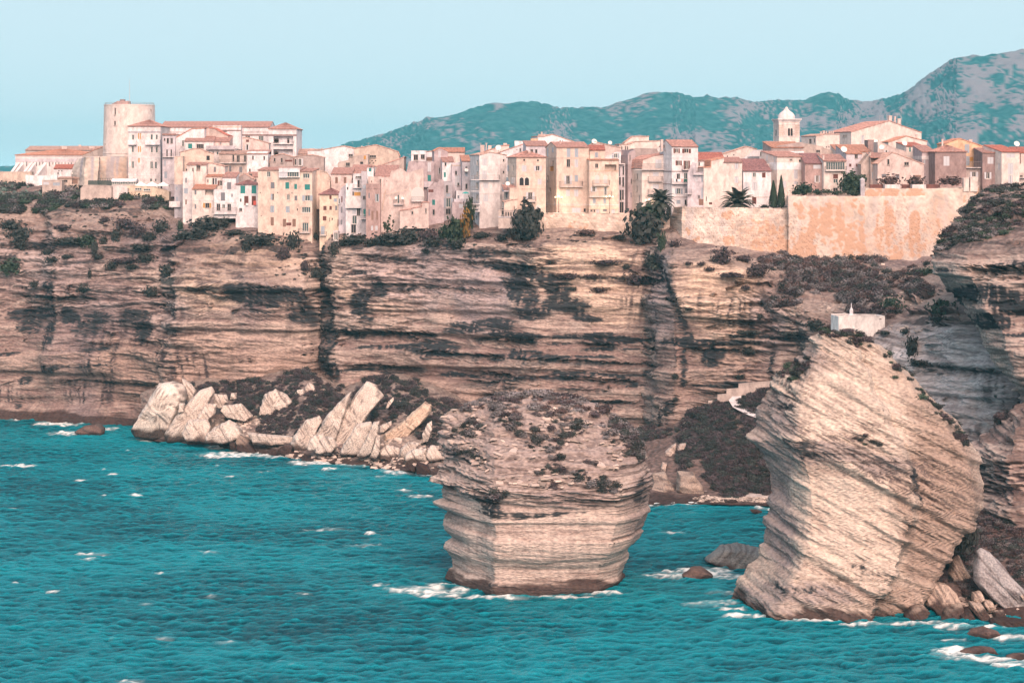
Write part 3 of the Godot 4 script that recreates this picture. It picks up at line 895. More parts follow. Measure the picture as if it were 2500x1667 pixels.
func build_rocks():
	# the mushroom stack in the middle
	var rows := []
	for r in [[112, 860, 940, -9.0, 10.0], [135, 640, 1150, -6.0, 12.0], [200, 420, 1480, -2.5, 13.0], [270, 330, 1540, 1.0, 14.0], [340, 310, 1620, 4.0, 14.0], [420, 330, 1700, 7.5, 14.0], [500, 350, 1730, 10.5, 14.0], [560, 345, 1745, 12.0, 14.0], [610, 330, 1755, 13.0, 14.0], [645, 250, 1765, 13.8, 14.0], [665, 215, 1768, 14.0, 14.0], [700, 320, 1772, 14.0, 14.0], [740, 325, 1778, 13.6, 14.0], [790, 350, 1772, 13.2, 14.0], [815, 262, 1760, 13.2, 14.0], [835, 275, 1756, 13.3, 14.0], [870, 370, 1750, 13.5, 14.0], [905, 328, 1745, 13.8, 14.0], [970, 315, 1725, 14.0, 14.0], [1010, 350, 1700, 14.0, 14.0], [1055, 405, 1675, 13.8, 13.5], [1090, 358, 1640, 13.4, 13.0], [1115, 350, 1615, 12.8, 12.5], [1150, 350, 1600, 12.4, 12.5], [1200, 385, 1622, 12.6, 12.5], [1260, 392, 1592, 12.8, 12.5], [1330, 362, 1570, 13.0, 12.5], [1380, 375, 1552, 13.4, 12.5], [1450, 385, 1545, 13.6, 12.5]]:
		rows.append([940.0 + r[0] / 2.8, sx4(r[1]), sx4(r[2]), r[3], r[4]])
	var plan := [[-1.0, -0.2], [-0.80, 0.32], [-0.60, 0.70], [-0.47, 0.97], [-0.10, 1.0], [0.32, 0.94], [0.66, 0.80], [0.72, 0.70], [0.9, 0.3], [1.0, -0.2], [0.75, -0.85], [0.1, -1.0], [-0.7, -0.85]]
	grain = pillar(rows, plan, 369.0, 460, 10)
	var st := Stains.new()
	st.setup(1020, 960, 1620, 1480)
	for b in [[1290, 1222, 130, 8, 0.9, 0.0], [1180, 1196, 40, 10, 0.9, 0.0], [1130, 1112, 60, 6, 0.9, 0.0], [1200, 1208, 30, 10, 0.9, 0.3], [1250, 1394, 120, 3, 0.6, 0.0], [1110, 1420, 40, 14, 1.0, 0.0], [1560, 1200, 20, 40, 0.5, 0.0], [1350, 1130, 60, 5, 0.5, 0.0]]:
		st.blot(b[0], b[1], b[2], b[3], b[4], b[5])
	var flk := Stains.new()
	flk.setup(1020, 960, 1620, 1480)
	for b in [[1150, 1060, 120, 40, 0.7, 0.0], [1330, 1070, 160, 50, 0.7, 0.0], [1480, 1100, 80, 60, 0.8, 0.0], [1390, 1185, 110, 26, 0.8, 0.0], [1310, 1060, 280, 120, 0.7, 0.0], [1230, 1150, 120, 60, 0.4, 0.3], [1560, 1230, 40, 110, 0.7, 0.0], [1110, 1215, 30, 160, 0.5, 0.0]]:
		flk.blot(b[0], b[1], b[2], b[3], b[4], b[5])
	limestone(grain, {"tints": [[flk, Color(0.255, 0.205, 0.195)]], "dip": 0.05, "amp": 0.62, "scale": 1.6, "stains": st, "bright": 0.78, "wet": 1.7, "streaks": 0.25, "soil": 0.1, "lines": 0.5, "flaky": 16.0, "wavy": 0.5, "lumps": 0.5, "ashen": Color(0.47, 0.42, 0.41), "pale": Color(0.54, 0.455, 0.405), "tan": Color(0.38, 0.295, 0.26)}, true)
	var g := part("sea_stack", grain.mesh, mats["stack"], self)
	tag(g, "mushroom shaped pale limestone stack with scrub on top standing alone in the sea", "sea stack")
	# the great slab that leans to the right
	rows = []
	for r in [[70, 930, 1010, -1.0, 4.0], [90, 880, 1075, 0.5, 5.0], [130, 865, 1200, 2.0, 6.0], [190, 785, 1262, 3.5, 7.0], [250, 735, 1320, 5.0, 8.0], [330, 650, 1385, 6.5, 9.0], [400, 612, 1450, 8.0, 10.0], [440, 605, 1492, 8.8, 10.5], [500, 612, 1560, 9.6, 11.0], [550, 575, 1595, 10.2, 11.0], [590, 548, 1625, 10.6, 11.0], [620, 565, 1650, 10.8, 11.0], [680, 610, 1682, 11.2, 11.0], [760, 645, 1700, 11.6, 11.0], [850, 655, 1722, 12.0, 11.0], [930, 640, 1710, 12.5, 11.0], [1000, 628, 1668, 13.0, 11.0], [1100, 622, 1580, 13.6, 11.0], [1170, 612, 1530, 14.2, 11.0], [1215, 535, 1500, 14.8, 11.0], [1290, 498, 1440, 15.6, 11.0], [1365, 455, 1380, 16.4, 11.0], [1410, 462, 1350, 17.0, 11.0], [1500, 480, 1330, 17.6, 11.0]]:
		rows.append([780.0 + r[0] / 2.0106, 1560.0 + r[1] / 2.0106, 1560.0 + r[2] / 2.0106, r[3], r[4]])
	plan = [[-1.0, -0.3], [-0.88, 0.2], [-0.72, 0.80], [-0.68, 0.88], [-0.3, 0.96], [0.14, 1.0], [0.24, 0.98], [0.32, 0.72], [0.52, 0.66], [0.78, 0.56], [0.84, 0.48], [1.0, -0.2], [0.75, -0.85], [0.1, -1.0], [-0.7, -0.9]]
	leaning = pillar(rows, plan, 352.0, 480, 12)
	st = Stains.new()
	st.setup(1760, 800, 2440, 1540)
	for b in [[1940, 1070, 40, 12, 0.55, 0.0], [1985, 1090, 60, 7, 0.5, 0.0], [1905, 985, 40, 8, 0.5, 0.0], [1950, 890, 30, 20, 0.45, 0.4], [1920, 1400, 60, 6, 0.55, 0.0], [2100, 1360, 40, 6, 0.5, 0.0], [2060, 1345, 18, 10, 0.8, 0.0], [2205, 1150, 8, 60, 0.5, 0.3]]:
		st.blot(b[0], b[1], b[2], b[3], b[4], b[5])
	var grey := Stains.new()  # left flank greyed: weathered rock with its shade painted in
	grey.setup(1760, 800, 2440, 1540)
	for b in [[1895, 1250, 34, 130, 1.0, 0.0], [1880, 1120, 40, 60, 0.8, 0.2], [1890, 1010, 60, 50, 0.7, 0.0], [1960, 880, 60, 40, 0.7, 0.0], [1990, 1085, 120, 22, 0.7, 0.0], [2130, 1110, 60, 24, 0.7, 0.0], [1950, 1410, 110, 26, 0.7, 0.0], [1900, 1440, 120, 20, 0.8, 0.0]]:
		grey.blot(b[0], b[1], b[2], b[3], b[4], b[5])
	var brown := Stains.new()  # right flank browned: rock colour and painted shade together
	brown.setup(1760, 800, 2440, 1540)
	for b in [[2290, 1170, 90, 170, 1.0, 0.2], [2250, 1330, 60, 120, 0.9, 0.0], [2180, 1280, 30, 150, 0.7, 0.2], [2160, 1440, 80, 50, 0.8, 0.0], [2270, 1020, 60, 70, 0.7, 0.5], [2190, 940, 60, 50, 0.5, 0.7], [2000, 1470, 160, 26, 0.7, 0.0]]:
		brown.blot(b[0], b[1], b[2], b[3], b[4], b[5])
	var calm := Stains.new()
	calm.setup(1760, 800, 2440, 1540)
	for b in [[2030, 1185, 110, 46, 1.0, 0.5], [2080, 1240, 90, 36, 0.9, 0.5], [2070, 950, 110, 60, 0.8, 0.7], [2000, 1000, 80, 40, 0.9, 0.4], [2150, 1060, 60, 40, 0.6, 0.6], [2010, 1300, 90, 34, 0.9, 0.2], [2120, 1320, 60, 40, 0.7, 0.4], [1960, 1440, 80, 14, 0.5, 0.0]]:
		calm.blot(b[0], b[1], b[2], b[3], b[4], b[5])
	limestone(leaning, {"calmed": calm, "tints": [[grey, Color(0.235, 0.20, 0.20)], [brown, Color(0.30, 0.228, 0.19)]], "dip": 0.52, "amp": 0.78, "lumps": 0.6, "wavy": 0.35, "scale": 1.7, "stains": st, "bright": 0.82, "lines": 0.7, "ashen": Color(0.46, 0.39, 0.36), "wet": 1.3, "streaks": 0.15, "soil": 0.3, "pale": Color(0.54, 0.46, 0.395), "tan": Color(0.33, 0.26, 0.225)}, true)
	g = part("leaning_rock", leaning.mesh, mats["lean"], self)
	tag(g, "huge pale rock slab leaning to the right with slanting beds below the white chapel", "rock")
	boulders()

# a rock with the given outline (px, py pairs): bulges forwards and backwards by its thickness, with bevelled facets
func boulder(called: String, label: String, pts: Array, d: float, thick: float, o := {}):
	var c := Vector2.ZERO
	for q in pts:
		c += Vector2(q[0], q[1])
	c /= pts.size()
	var grow: float = o.get("grow", 1.0)
	var wide := []
	for q in pts:
		wide.append([c.x + (q[0] - c.x) * grow, c.y + (q[1] - c.y) * grow])
	pts = wide
	var n := 72
	var per := []
	var tot := 0.0
	for k in pts.size():
		per.append(tot)
		tot += Vector2(pts[k][0], pts[k][1]).distance_to(Vector2(pts[(k + 1) % pts.size()][0], pts[(k + 1) % pts.size()][1]))
	per.append(tot)
	var prof := [[0.02, 1.0], [0.14, 0.99], [0.26, 0.97], [0.38, 0.94], [0.5, 0.89], [0.62, 0.82], [0.72, 0.74], [0.81, 0.64], [0.88, 0.52], [0.94, 0.36], [0.98, 0.18], [1.0, 0.0], [0.97, -0.3], [0.85, -0.7], [0.5, -0.95], [0.02, -1.0]]
	var lean: Array = o.get("lean", [0.25, 0.35])
	var at := P(c.x, c.y, d)
	var nv := prof.size()
	var pos := PackedVector3Array()
	var col := PackedColorArray()
	pos.resize(n * nv)
	col.resize(n * nv)
	var dip: float = o.get("dip", 0.8)
	var pale: Color = o.get("pale", Color(0.66, 0.56, 0.48))
	var tan: Color = o.get("tan", Color(0.45, 0.35, 0.29))
	var wet: float = o.get("wet", 1.6)
	var sd := c.x * 0.37
	var rng := RandomNumberGenerator.new()
	rng.seed = int(c.x * 7.0 + c.y * 13.0)
	var planes := []
	for k in 4:
		var an := rng.randf() * TAU
		var st := rng.randf_range(0.12, 0.6)
		planes.append(Vector3(cos(an) * st, sin(an) * st, rng.randf_range(0.75, 1.0)))
	for i in n:
		var a := tot * i / n
		var k := 0
		while a > per[k + 1]:
			k += 1
		var t: float = (a - per[k]) / (per[k + 1] - per[k])
		var q := Vector2(pts[k][0], pts[k][1]).lerp(Vector2(pts[(k + 1) % pts.size()][0], pts[(k + 1) % pts.size()][1]), t)
		for j in nv:
			var r: Vector2 = (q - c) * prof[j][0]
			var w := P(c.x + r.x, c.y + r.y, d)
			var front: float = prof[j][1]
			# the face is tilted and cut into a few planes
			var u := r / maxf(tot / 6.0, 1.0)
			var cut: float = thick * front * 1.25
			if front > 0.0:
				for pl in planes:
					cut = minf(cut, thick * (pl.z - u.x * pl.x - u.y * pl.y))
			cut += thick * 0.5 * (u.x * lean[0] + u.y * lean[1])
			w.z += cut
			var cell := n_mid.get_noise_3d(w.x * 4.0 + sd, w.y * 4.0, w.z * 4.0)
			var md := n_fine.get_noise_3d(w.x * 0.7 + sd, w.y * 0.7, w.z * 0.7)
			var h := w.y + dip * w.x
			var b := n_fine.get_noise_2d(sd + w.x * 0.1, h * 2.4)
			var dir := Vector3(r.x, -r.y, front * tot / 8.0).normalized()
			var rel := w - at
			w += dir * (0.16 * cell + 0.32 * md + 0.16 * b) * clampf(thick * 0.3, 0.25, 1.0)
			pos[i * nv + j] = w - at
			var cc := tan.lerp(pale, clampf(0.75 + 0.5 * b + 0.4 * md, 0.0, 1.0))
			cc = cc.lerp(Color(0.10, 0.08, 0.08), 0.7 * smoothstep(0.28, 0.55, n_fine.get_noise_2d(sd - w.x * 0.4, h * 3.1 + 9.0)))
			cc = cc.lerp(Color(0.055, 0.036, 0.034), 0.92 * smoothstep(wet + 0.5, wet - 0.5, w.y + md))
			col[i * nv + j] = cc
	var g := part(called, grid_mesh(pos, col, n, nv, true), mats["boulder"], self, at)
	tag(g, label, "rock", o.get("group", ""))
	return g

func Z(pts: Array) -> Array:
	var out := []
	for k in range(0, pts.size(), 2):
		out.append([zx(pts[k]), zy(pts[k + 1])])
	return out

func boulders():
	var grp := "fallen boulders at the foot of the cliff"
	zone(300, 880, 2.6727)
	var bright := {"pale": Color(0.67, 0.595, 0.53), "tan": Color(0.48, 0.395, 0.34), "dip": 1.4, "group": grp, "grow": 1.14}
	var wetb := bright.duplicate()
	wetb["wet"] = 2.6
	boulder("boulder", "largest white block with a blackened top at the left end of the fallen rocks", Z([230, 150, 330, 138, 395, 165, 420, 235, 370, 330, 320, 430, 290, 510, 190, 515, 80, 495, 55, 450, 110, 360, 160, 270]), 560, 6.0, {"pale": Color(0.76, 0.69, 0.62), "tan": Color(0.62, 0.53, 0.46), "wet": 3.6, "group": grp, "lean": [-0.2, 0.3]})
	boulder("boulder", "slim upright white block leaning on the largest white block", Z([390, 130, 440, 160, 470, 200, 455, 260, 425, 265, 415, 200]), 566, 2.5, bright)
	boulder("boulder", "long smooth slab slanting beside the largest white block", Z([490, 215, 560, 195, 580, 225, 540, 300, 490, 390, 440, 520, 300, 525, 290, 470, 340, 380, 410, 300]), 556, 4.0, wetb)
	boulder("boulder", "small tan stone wedged between the two biggest white slabs", Z([370, 280, 400, 285, 395, 330, 360, 340]), 553, 1.5, bright)
	boulder("boulder", "angular white block behind the long smooth slab", Z([545, 285, 605, 290, 590, 350, 550, 385, 485, 395, 510, 330]), 553, 2.5, bright)
	boulder("boulder", "wide low boulder with dark wet foot below the long slab", Z([430, 400, 545, 390, 560, 440, 555, 525, 420, 525, 400, 470]), 547, 3.0, wetb)
	boulder("boulder", "cream block half hidden in scrub above the low wet boulder", Z([600, 225, 665, 230, 680, 270, 640, 310, 595, 290]), 560, 2.0, bright)
	boulder("boulder", "broad humped boulder below the scrub patch by the water", Z([690, 405, 760, 440, 775, 500, 720, 530, 555, 530, 560, 475, 610, 440]), 542, 4.0, wetb)
	boulder("boulder", "dark wedge rock standing in the surf left of the foam", Z([760, 480, 830, 520, 880, 605, 820, 605, 740, 585, 735, 520]), 536, 2.5, {"pale": Color(0.30, 0.23, 0.19), "tan": Color(0.16, 0.12, 0.11), "wet": 2.5, "group": grp})
	boulder("boulder", "flat dark rock beside the wedge rock in the surf", Z([690, 540, 740, 530, 745, 585, 700, 580]), 537, 2.0, {"pale": Color(0.14, 0.10, 0.09), "tan": Color(0.08, 0.06, 0.06), "wet": 3.0, "group": grp})
	boulder("boulder", "rounded white boulder alone in the middle of the dark scrub", Z([990, 200, 1060, 235, 1085, 275, 1050, 320, 985, 350, 930, 375, 893, 370, 905, 300, 925, 240]), 556, 3.5, bright)
	boulder("boulder", "small knob of white rock at the top of the dark scrub", Z([1210, 150, 1250, 170, 1250, 210, 1195, 208, 1190, 175]), 561, 1.6, bright)
	boulder("boulder", "small pale rock just left of the knob at the top of the scrub", Z([1140, 195, 1175, 190, 1180, 225, 1130, 245, 1122, 215]), 559, 1.4, bright)
	boulder("boulder", "pale stump of rock sitting left of the rounded scrub boulder", Z([710, 215, 740, 212, 742, 245, 700, 250]), 561, 1.4, bright)
	boulder("boulder", "cream ledge under the dark scrub left of the rounded boulder", Z([660, 300, 760, 290, 810, 330, 840, 360, 790, 390, 690, 370, 650, 330]), 553, 2.2, bright)
	boulder("boulder", "low cream shelf along the water between foam and scrub", Z([830, 480, 960, 490, 1090, 500, 1100, 540, 960, 550, 850, 530]), 534, 2.5, wetb)
	boulder("boulder", "tall split block left of the twin slanting slabs", Z([1190, 400, 1270, 378, 1285, 410, 1260, 460, 1240, 540, 1180, 590, 1120, 580, 1110, 530, 1150, 450]), 529, 3.0, wetb)
	boulder("boulder", "black rock in the surf under the tall split block", Z([1060, 545, 1110, 550, 1110, 610, 1050, 618, 995, 610, 1020, 570]), 528, 2.0, {"pale": Color(0.12, 0.09, 0.085), "tan": Color(0.07, 0.055, 0.055), "wet": 3.0, "group": grp})
	boulder("boulder", "left of the twin slanting white slabs", Z([1475, 225, 1450, 330, 1420, 420, 1390, 500, 1300, 490, 1270, 480, 1330, 370, 1400, 290]), 528, 3.5, bright)
	boulder("boulder", "right of the twin slanting slabs, reaching the top of the mound", Z([1580, 168, 1640, 180, 1680, 250, 1600, 350, 1550, 430, 1500, 540, 1480, 600, 1380, 600, 1390, 480, 1450, 340, 1520, 240]), 530, 4.0, bright)
	boulder("boulder", "squat cream block at the foot of the left twin slab", Z([1240, 500, 1300, 485, 1310, 520, 1270, 580, 1205, 580, 1215, 530]), 520, 2.2, wetb)
	boulder("boulder", "squarish cream block at the foot of the twin slabs", Z([1310, 500, 1370, 505, 1385, 560, 1370, 600, 1260, 600, 1275, 545]), 519, 2.4, wetb)
	boulder("boulder", "cracked cream block under the right twin slab", Z([1520, 430, 1610, 410, 1615, 460, 1580, 540, 1530, 610, 1420, 610, 1450, 540, 1490, 480]), 517, 2.6, wetb)
	boulder("boulder", "tilted narrow block between the cracked block and the column", Z([1630, 420, 1665, 410, 1660, 480, 1620, 600, 1560, 630, 1530, 620, 1580, 530]), 513, 2.0, wetb)
	boulder("boulder", "slim standing column of rock at the waterline", Z([1655, 490, 1675, 500, 1675, 590, 1650, 640, 1610, 630, 1640, 560]), 510, 1.4, wetb)
	boulder("boulder", "long tan slab with a brown stripe slanting up to the right", Z([1975, 265, 2015, 290, 2010, 340, 1960, 400, 1880, 470, 1810, 560, 1740, 580, 1690, 560, 1700, 480, 1790, 420, 1880, 350]), 522, 3.6, {"pale": Color(0.66, 0.53, 0.42), "tan": Color(0.46, 0.33, 0.25), "dip": 0.9, "group": grp})
	boulder("boulder", "pale wedge below the long tan striped slab", Z([1720, 560, 1790, 575, 1815, 620, 1770, 660, 1680, 640, 1680, 600]), 511, 2.2, wetb)
	boulder("boulder", "pointed cream block right of the pale wedge", Z([1860, 535, 1925, 545, 1900, 590, 1840, 640, 1800, 635, 1820, 580]), 509, 2.0, wetb)
	boulder("boulder", "brown block at the right end of the fallen rocks", Z([1900, 585, 1970, 580, 1980, 650, 1900, 690, 1840, 680, 1850, 620]), 505, 2.4, wetb)
	boulder("boulder", "leaning cream block above the right end of the fallen rocks", Z([2010, 405, 2015, 450, 1990, 520, 1960, 530, 1955, 480, 1985, 420]), 514, 1.8, bright)
	boulder("boulder", "small cream slab in the scrub between the twin slabs and the tan slab", Z([1745, 400, 1750, 420, 1710, 460, 1680, 470, 1680, 430]), 524, 1.4, bright)
	boulder("boulder", "cream ridge poking out of the scrub high on the right mound", Z([1760, 245, 1765, 260, 1730, 310, 1715, 310, 1730, 270]), 534, 1.2, bright)
	boulder("boulder", "cream block touching the mushroom stack's left edge", Z([2010, 560, 2060, 560, 2090, 640, 2000, 660, 1975, 620]), 504, 2.2, wetb)
	boulder("boulder", "dark red rock in the foam by the mushroom stack", Z([1920, 665, 1990, 680, 2010, 730, 1980, 745, 1915, 740, 1910, 690]), 492, 2.0, {"pale": Color(0.13, 0.08, 0.07), "tan": Color(0.08, 0.05, 0.05), "wet": 4.0, "group": grp})
	boulder("boulder", "dark rock left of the dark red rock in the foam", Z([1850, 680, 1910, 690, 1910, 725, 1830, 700]), 496, 2.0, {"pale": Color(0.11, 0.08, 0.075), "tan": Color(0.07, 0.05, 0.05), "wet": 4.0, "group": grp})
	# sea rocks
	zone(0, 0, 1)
	var reef := {"pale": Color(0.17, 0.115, 0.10), "tan": Color(0.09, 0.06, 0.058), "wet": 0.4, "dip": 0.3, "group": "low rocks awash in the sea"}
	boulder("reef_rock", "brown flat rock awash below the left cliff", [[180, 1055], [205, 1040], [240, 1036], [256, 1046], [250, 1062], [205, 1066]], 573, 4.0, reef)
	boulder("reef_rock", "dark rock in the foam left of the leaning slab", [[1668, 1405], [1690, 1390], [1715, 1387], [1742, 1403], [1738, 1412], [1700, 1418]], 371, 2.6, reef)
	boulder("reef_rock", "grey ribbed rock behind the leaning slab's left foot", [[1722, 1370], [1760, 1340], [1810, 1332], [1866, 1342], [1868, 1375], [1840, 1396], [1790, 1394], [1745, 1378]], 384, 5.0, {"pale": Color(0.24, 0.25, 0.25), "tan": Color(0.12, 0.13, 0.14), "wet": 0.3, "dip": -1.2, "group": "low rocks awash in the sea"})
	boulder("reef_rock", "round red brown rock off the right shore, the farthest of three", [[2357, 1555], [2380, 1540], [2410, 1533], [2435, 1540], [2446, 1553], [2430, 1560], [2380, 1563]], 325, 2.6, reef)
	boulder("reef_rock", "long red brown rock in foam off the right shore", [[2350, 1592], [2385, 1582], [2430, 1584], [2444, 1600], [2400, 1606], [2360, 1602]], 314, 2.2, reef)
	boulder("reef_rock", "small red brown rock at the right edge of the sea", [[2460, 1605], [2480, 1598], [2510, 1598], [2515, 1612], [2470, 1612]], 310, 1.6, reef)
	boulder("reef_rock", "tiny dark rock off the cove beach", [[1832, 1246], [1850, 1244], [1862, 1249], [1850, 1253], [1834, 1252]], 444, 1.5, reef)
	# boulders at the foot of the leaning slab
	zone(2000, 1200, 3.358)
	var g2 := "boulders at the foot of the leaning slab"
	var w2 := {"pale": Color(0.46, 0.37, 0.31), "tan": Color(0.30, 0.22, 0.185), "wet": 1.4, "dip": 1.6, "group": g2}
	boulder("boulder", "big round tan boulder at the foot of the leaning slab", Z([895, 800, 960, 755, 1050, 760, 1120, 830, 1145, 900, 1080, 960, 1000, 1020, 930, 1000, 870, 920]), 344, 3.6, w2)
	boulder("boulder", "pale blocky boulder between the leaning slab and the big round one", Z([710, 850, 780, 840, 790, 920, 730, 950, 690, 900]), 344, 1.6, w2)
	boulder("boulder", "upright pale boulder just left of the big round one", Z([790, 835, 840, 850, 855, 930, 800, 940, 775, 880]), 343, 1.6, w2)
	boulder("boulder", "brown boulder at the waterline under the pale blocks", Z([700, 1010, 760, 940, 850, 930, 905, 985, 880, 1050, 780, 1070, 710, 1050]), 339, 2.4, w2)
	boulder("boulder", "wet boulder at the waterline right of the big round one", Z([1060, 960, 1180, 925, 1190, 960, 1130, 1040, 1060, 1080, 980, 1050]), 339, 2.4, w2)
	boulder("boulder", "dark wet boulder under the grey slab's left corner", Z([1150, 1010, 1240, 960, 1320, 1090, 1280, 1110, 1150, 1080]), 337, 2.2, {"pale": Color(0.24, 0.18, 0.16), "tan": Color(0.13, 0.10, 0.095), "wet": 2.0, "group": g2})
	boulder("boulder", "tall mottled boulder leaning under the grey slab", Z([1250, 910, 1340, 920, 1400, 1020, 1390, 1090, 1310, 1060, 1240, 970]), 338, 2.2, w2)
	boulder("boulder", "small round boulder at the grey slab's left side", Z([1265, 830, 1330, 820, 1350, 880, 1310, 910, 1255, 890]), 341, 1.5, w2)
	boulder("boulder", "egg shaped boulder squeezed under the grey slab", Z([1360, 890, 1420, 900, 1440, 960, 1390, 980, 1350, 930]), 340, 1.3, w2)
	boulder("boulder", "tan boulder low under the grey slab's middle", Z([1450, 990, 1520, 980, 1545, 1040, 1480, 1045, 1435, 1020]), 338, 1.4, w2)
	boulder("boulder", "long dark wet ledge along the right waterline", Z([1400, 1060, 1560, 1040, 1700, 1060, 1760, 1110, 1700, 1150, 1480, 1140, 1390, 1105]), 333, 2.4, {"pale": Color(0.12, 0.09, 0.085), "tan": Color(0.07, 0.05, 0.05), "wet": 3.0, "group": g2})
	boulder("boulder", "great grey slab tilted against the right slope", Z([1310, 500, 1345, 478, 1410, 500, 1500, 590, 1640, 760, 1760, 900, 1760, 1060, 1640, 1050, 1500, 960, 1400, 880, 1290, 750, 1270, 690]), 343, 3.2, {"pale": Color(0.40, 0.385, 0.39), "tan": Color(0.25, 0.22, 0.22), "wet": 0.5, "dip": 1.0, "group": g2, "lean": [0.3, 0.6]})
	boulder("boulder", "tan diamond shaped slab in the scrub left of the grey slab", Z([1090, 560, 1150, 520, 1240, 690, 1210, 810, 1170, 820, 1060, 680]), 352, 2.0, w2)
	boulder("boulder", "small pale rock at the right edge above the grey slab", Z([1650, 850, 1700, 830, 1720, 880, 1670, 890]), 340, 1.2, w2)
	# rocks in the cove
	zone(1560, 780, 2.0106)
	var g3 := "boulders at the cove"
	var w3 := {"pale": Color(0.42, 0.34, 0.29), "tan": Color(0.26, 0.20, 0.17), "wet": 1.2, "dip": 0.1, "group": g3}
	boulder("boulder", "left of the two big round boulders on the cove shore", Z([70, 760, 130, 755, 175, 820, 185, 860, 140, 900, 80, 890, 60, 830]), 466, 4.5, w3)
	boulder("boulder", "right of the two big round boulders on the cove shore", Z([195, 752, 270, 755, 300, 800, 318, 850, 290, 890, 220, 885, 180, 860, 185, 790]), 463, 4.5, w3)
	boulder("boulder", "small brown boulder at the left end of the cove beach", Z([325, 865, 355, 860, 375, 890, 360, 905, 310, 895]), 459, 2.0, w3)
	boulder("boulder", "dark low rock in front of the two big cove boulders", Z([150, 880, 250, 880, 250, 905, 160, 905]), 458, 2.0, {"pale": Color(0.13, 0.09, 0.08), "tan": Color(0.08, 0.06, 0.055), "wet": 2.0, "group": g3})
	boulder("boulder", "slanting pale rib of rock high above the cove", Z([230, 500, 235, 520, 190, 570, 160, 590, 180, 545]), 508, 1.2, {"pale": Color(0.52, 0.44, 0.39), "group": g3})
	boulder("boulder", "forked pale rock on the bank above the cove boulders", Z([160, 620, 185, 605, 180, 680, 140, 710, 110, 690, 130, 650]), 486, 1.8, {"pale": Color(0.55, 0.46, 0.41), "group": g3})
	boulder("boulder", "flat pale rock beside the forked rock above the cove", Z([200, 610, 235, 605, 220, 650, 190, 680, 185, 640]), 486, 1.6, {"pale": Color(0.50, 0.42, 0.38), "group": g3})
	boulder("boulder", "small pale rock below the forked rock above the cove", Z([115, 700, 140, 705, 130, 750, 105, 745]), 478, 1.4, {"pale": Color(0.50, 0.42, 0.38), "group": g3})
	boulder("boulder", "dark low rocks along the cove beach", Z([420, 890, 480, 885, 500, 905, 430, 908]), 452, 1.5, {"pale": Color(0.13, 0.10, 0.09), "tan": Color(0.08, 0.06, 0.055), "wet": 2.0, "group": g3})

# ------------------------------------------------------------------ houses
var WALLS := {
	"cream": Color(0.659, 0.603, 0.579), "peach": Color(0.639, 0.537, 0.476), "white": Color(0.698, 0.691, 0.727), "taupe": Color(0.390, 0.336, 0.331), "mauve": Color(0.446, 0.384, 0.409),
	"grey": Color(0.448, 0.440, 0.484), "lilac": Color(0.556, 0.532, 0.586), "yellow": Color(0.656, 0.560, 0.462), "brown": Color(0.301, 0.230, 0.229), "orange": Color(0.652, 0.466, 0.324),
	"pinkish": Color(0.587, 0.501, 0.483), "stone": Color(0.489, 0.426, 0.402), "snow": Color(0.80, 0.80, 0.80), "bright": Color(0.735, 0.737, 0.778), "rose": Color(0.407, 0.301, 0.291), "ochre": Color(0.551, 0.472, 0.419), "pale": Color(0.670, 0.641, 0.653)}
var ROOFS := {"pink": Color(0.52, 0.30, 0.255), "orange": Color(0.57, 0.295, 0.215), "dark": Color(0.35, 0.19, 0.185), "old": Color(0.56, 0.37, 0.31), "red": Color(0.52, 0.20, 0.155)}
var SHUTTERS := {"b": Color(0.30, 0.35, 0.42), "w": Color(0.46, 0.48, 0.53), "t": Color(0.03, 0.20, 0.20), "r": Color(0.13, 0.05, 0.045), "n": Color(0.22, 0.14, 0.115), "k": Color(0.16, 0.17, 0.20), "y": Color(0.45, 0.24, 0.07)}

var DD := 0.0   # how far this quarter of the town stands back

func wall_color(k: String) -> Color:
	var c: Color = WALLS[k]
	return c.linear_to_srgb()

func roof_color(k: String) -> Color:
	var c: Color = ROOFS[k]
	return c.linear_to_srgb()

# one house: its front edge runs from px a to px b at distance d, turned by yaw
class House:
	var d := 0.0
	var yaw := 0.0
	var p0x := 0.0
	var base := 0.0
	var w := 0.0
	var l := 9.0
	var node: Node3D
	func t_of(px: float, z := 0.0) -> float:
		# along the front (or a plane z metres before it)
		var k := (px - 1250.0) / 5280.0
		return (k * (d - z * cos(yaw)) - p0x - z * sin(yaw)) / (cos(yaw) - k * sin(yaw))
	func y_of(py: float, t: float, z := 0.0) -> float:
		return 70.0 - (py - 415.0) / 5280.0 * (d + t * sin(yaw) - z * cos(yaw)) - base
	func s_of(px: float) -> float:
		var k := (px - 1250.0) / 5280.0
		return (p0x - k * d) / (sin(yaw) + k * cos(yaw))
	func ys_of(py: float, s: float) -> float:
		return 70.0 - (py - 415.0) / 5280.0 * (d + s * cos(yaw)) - base

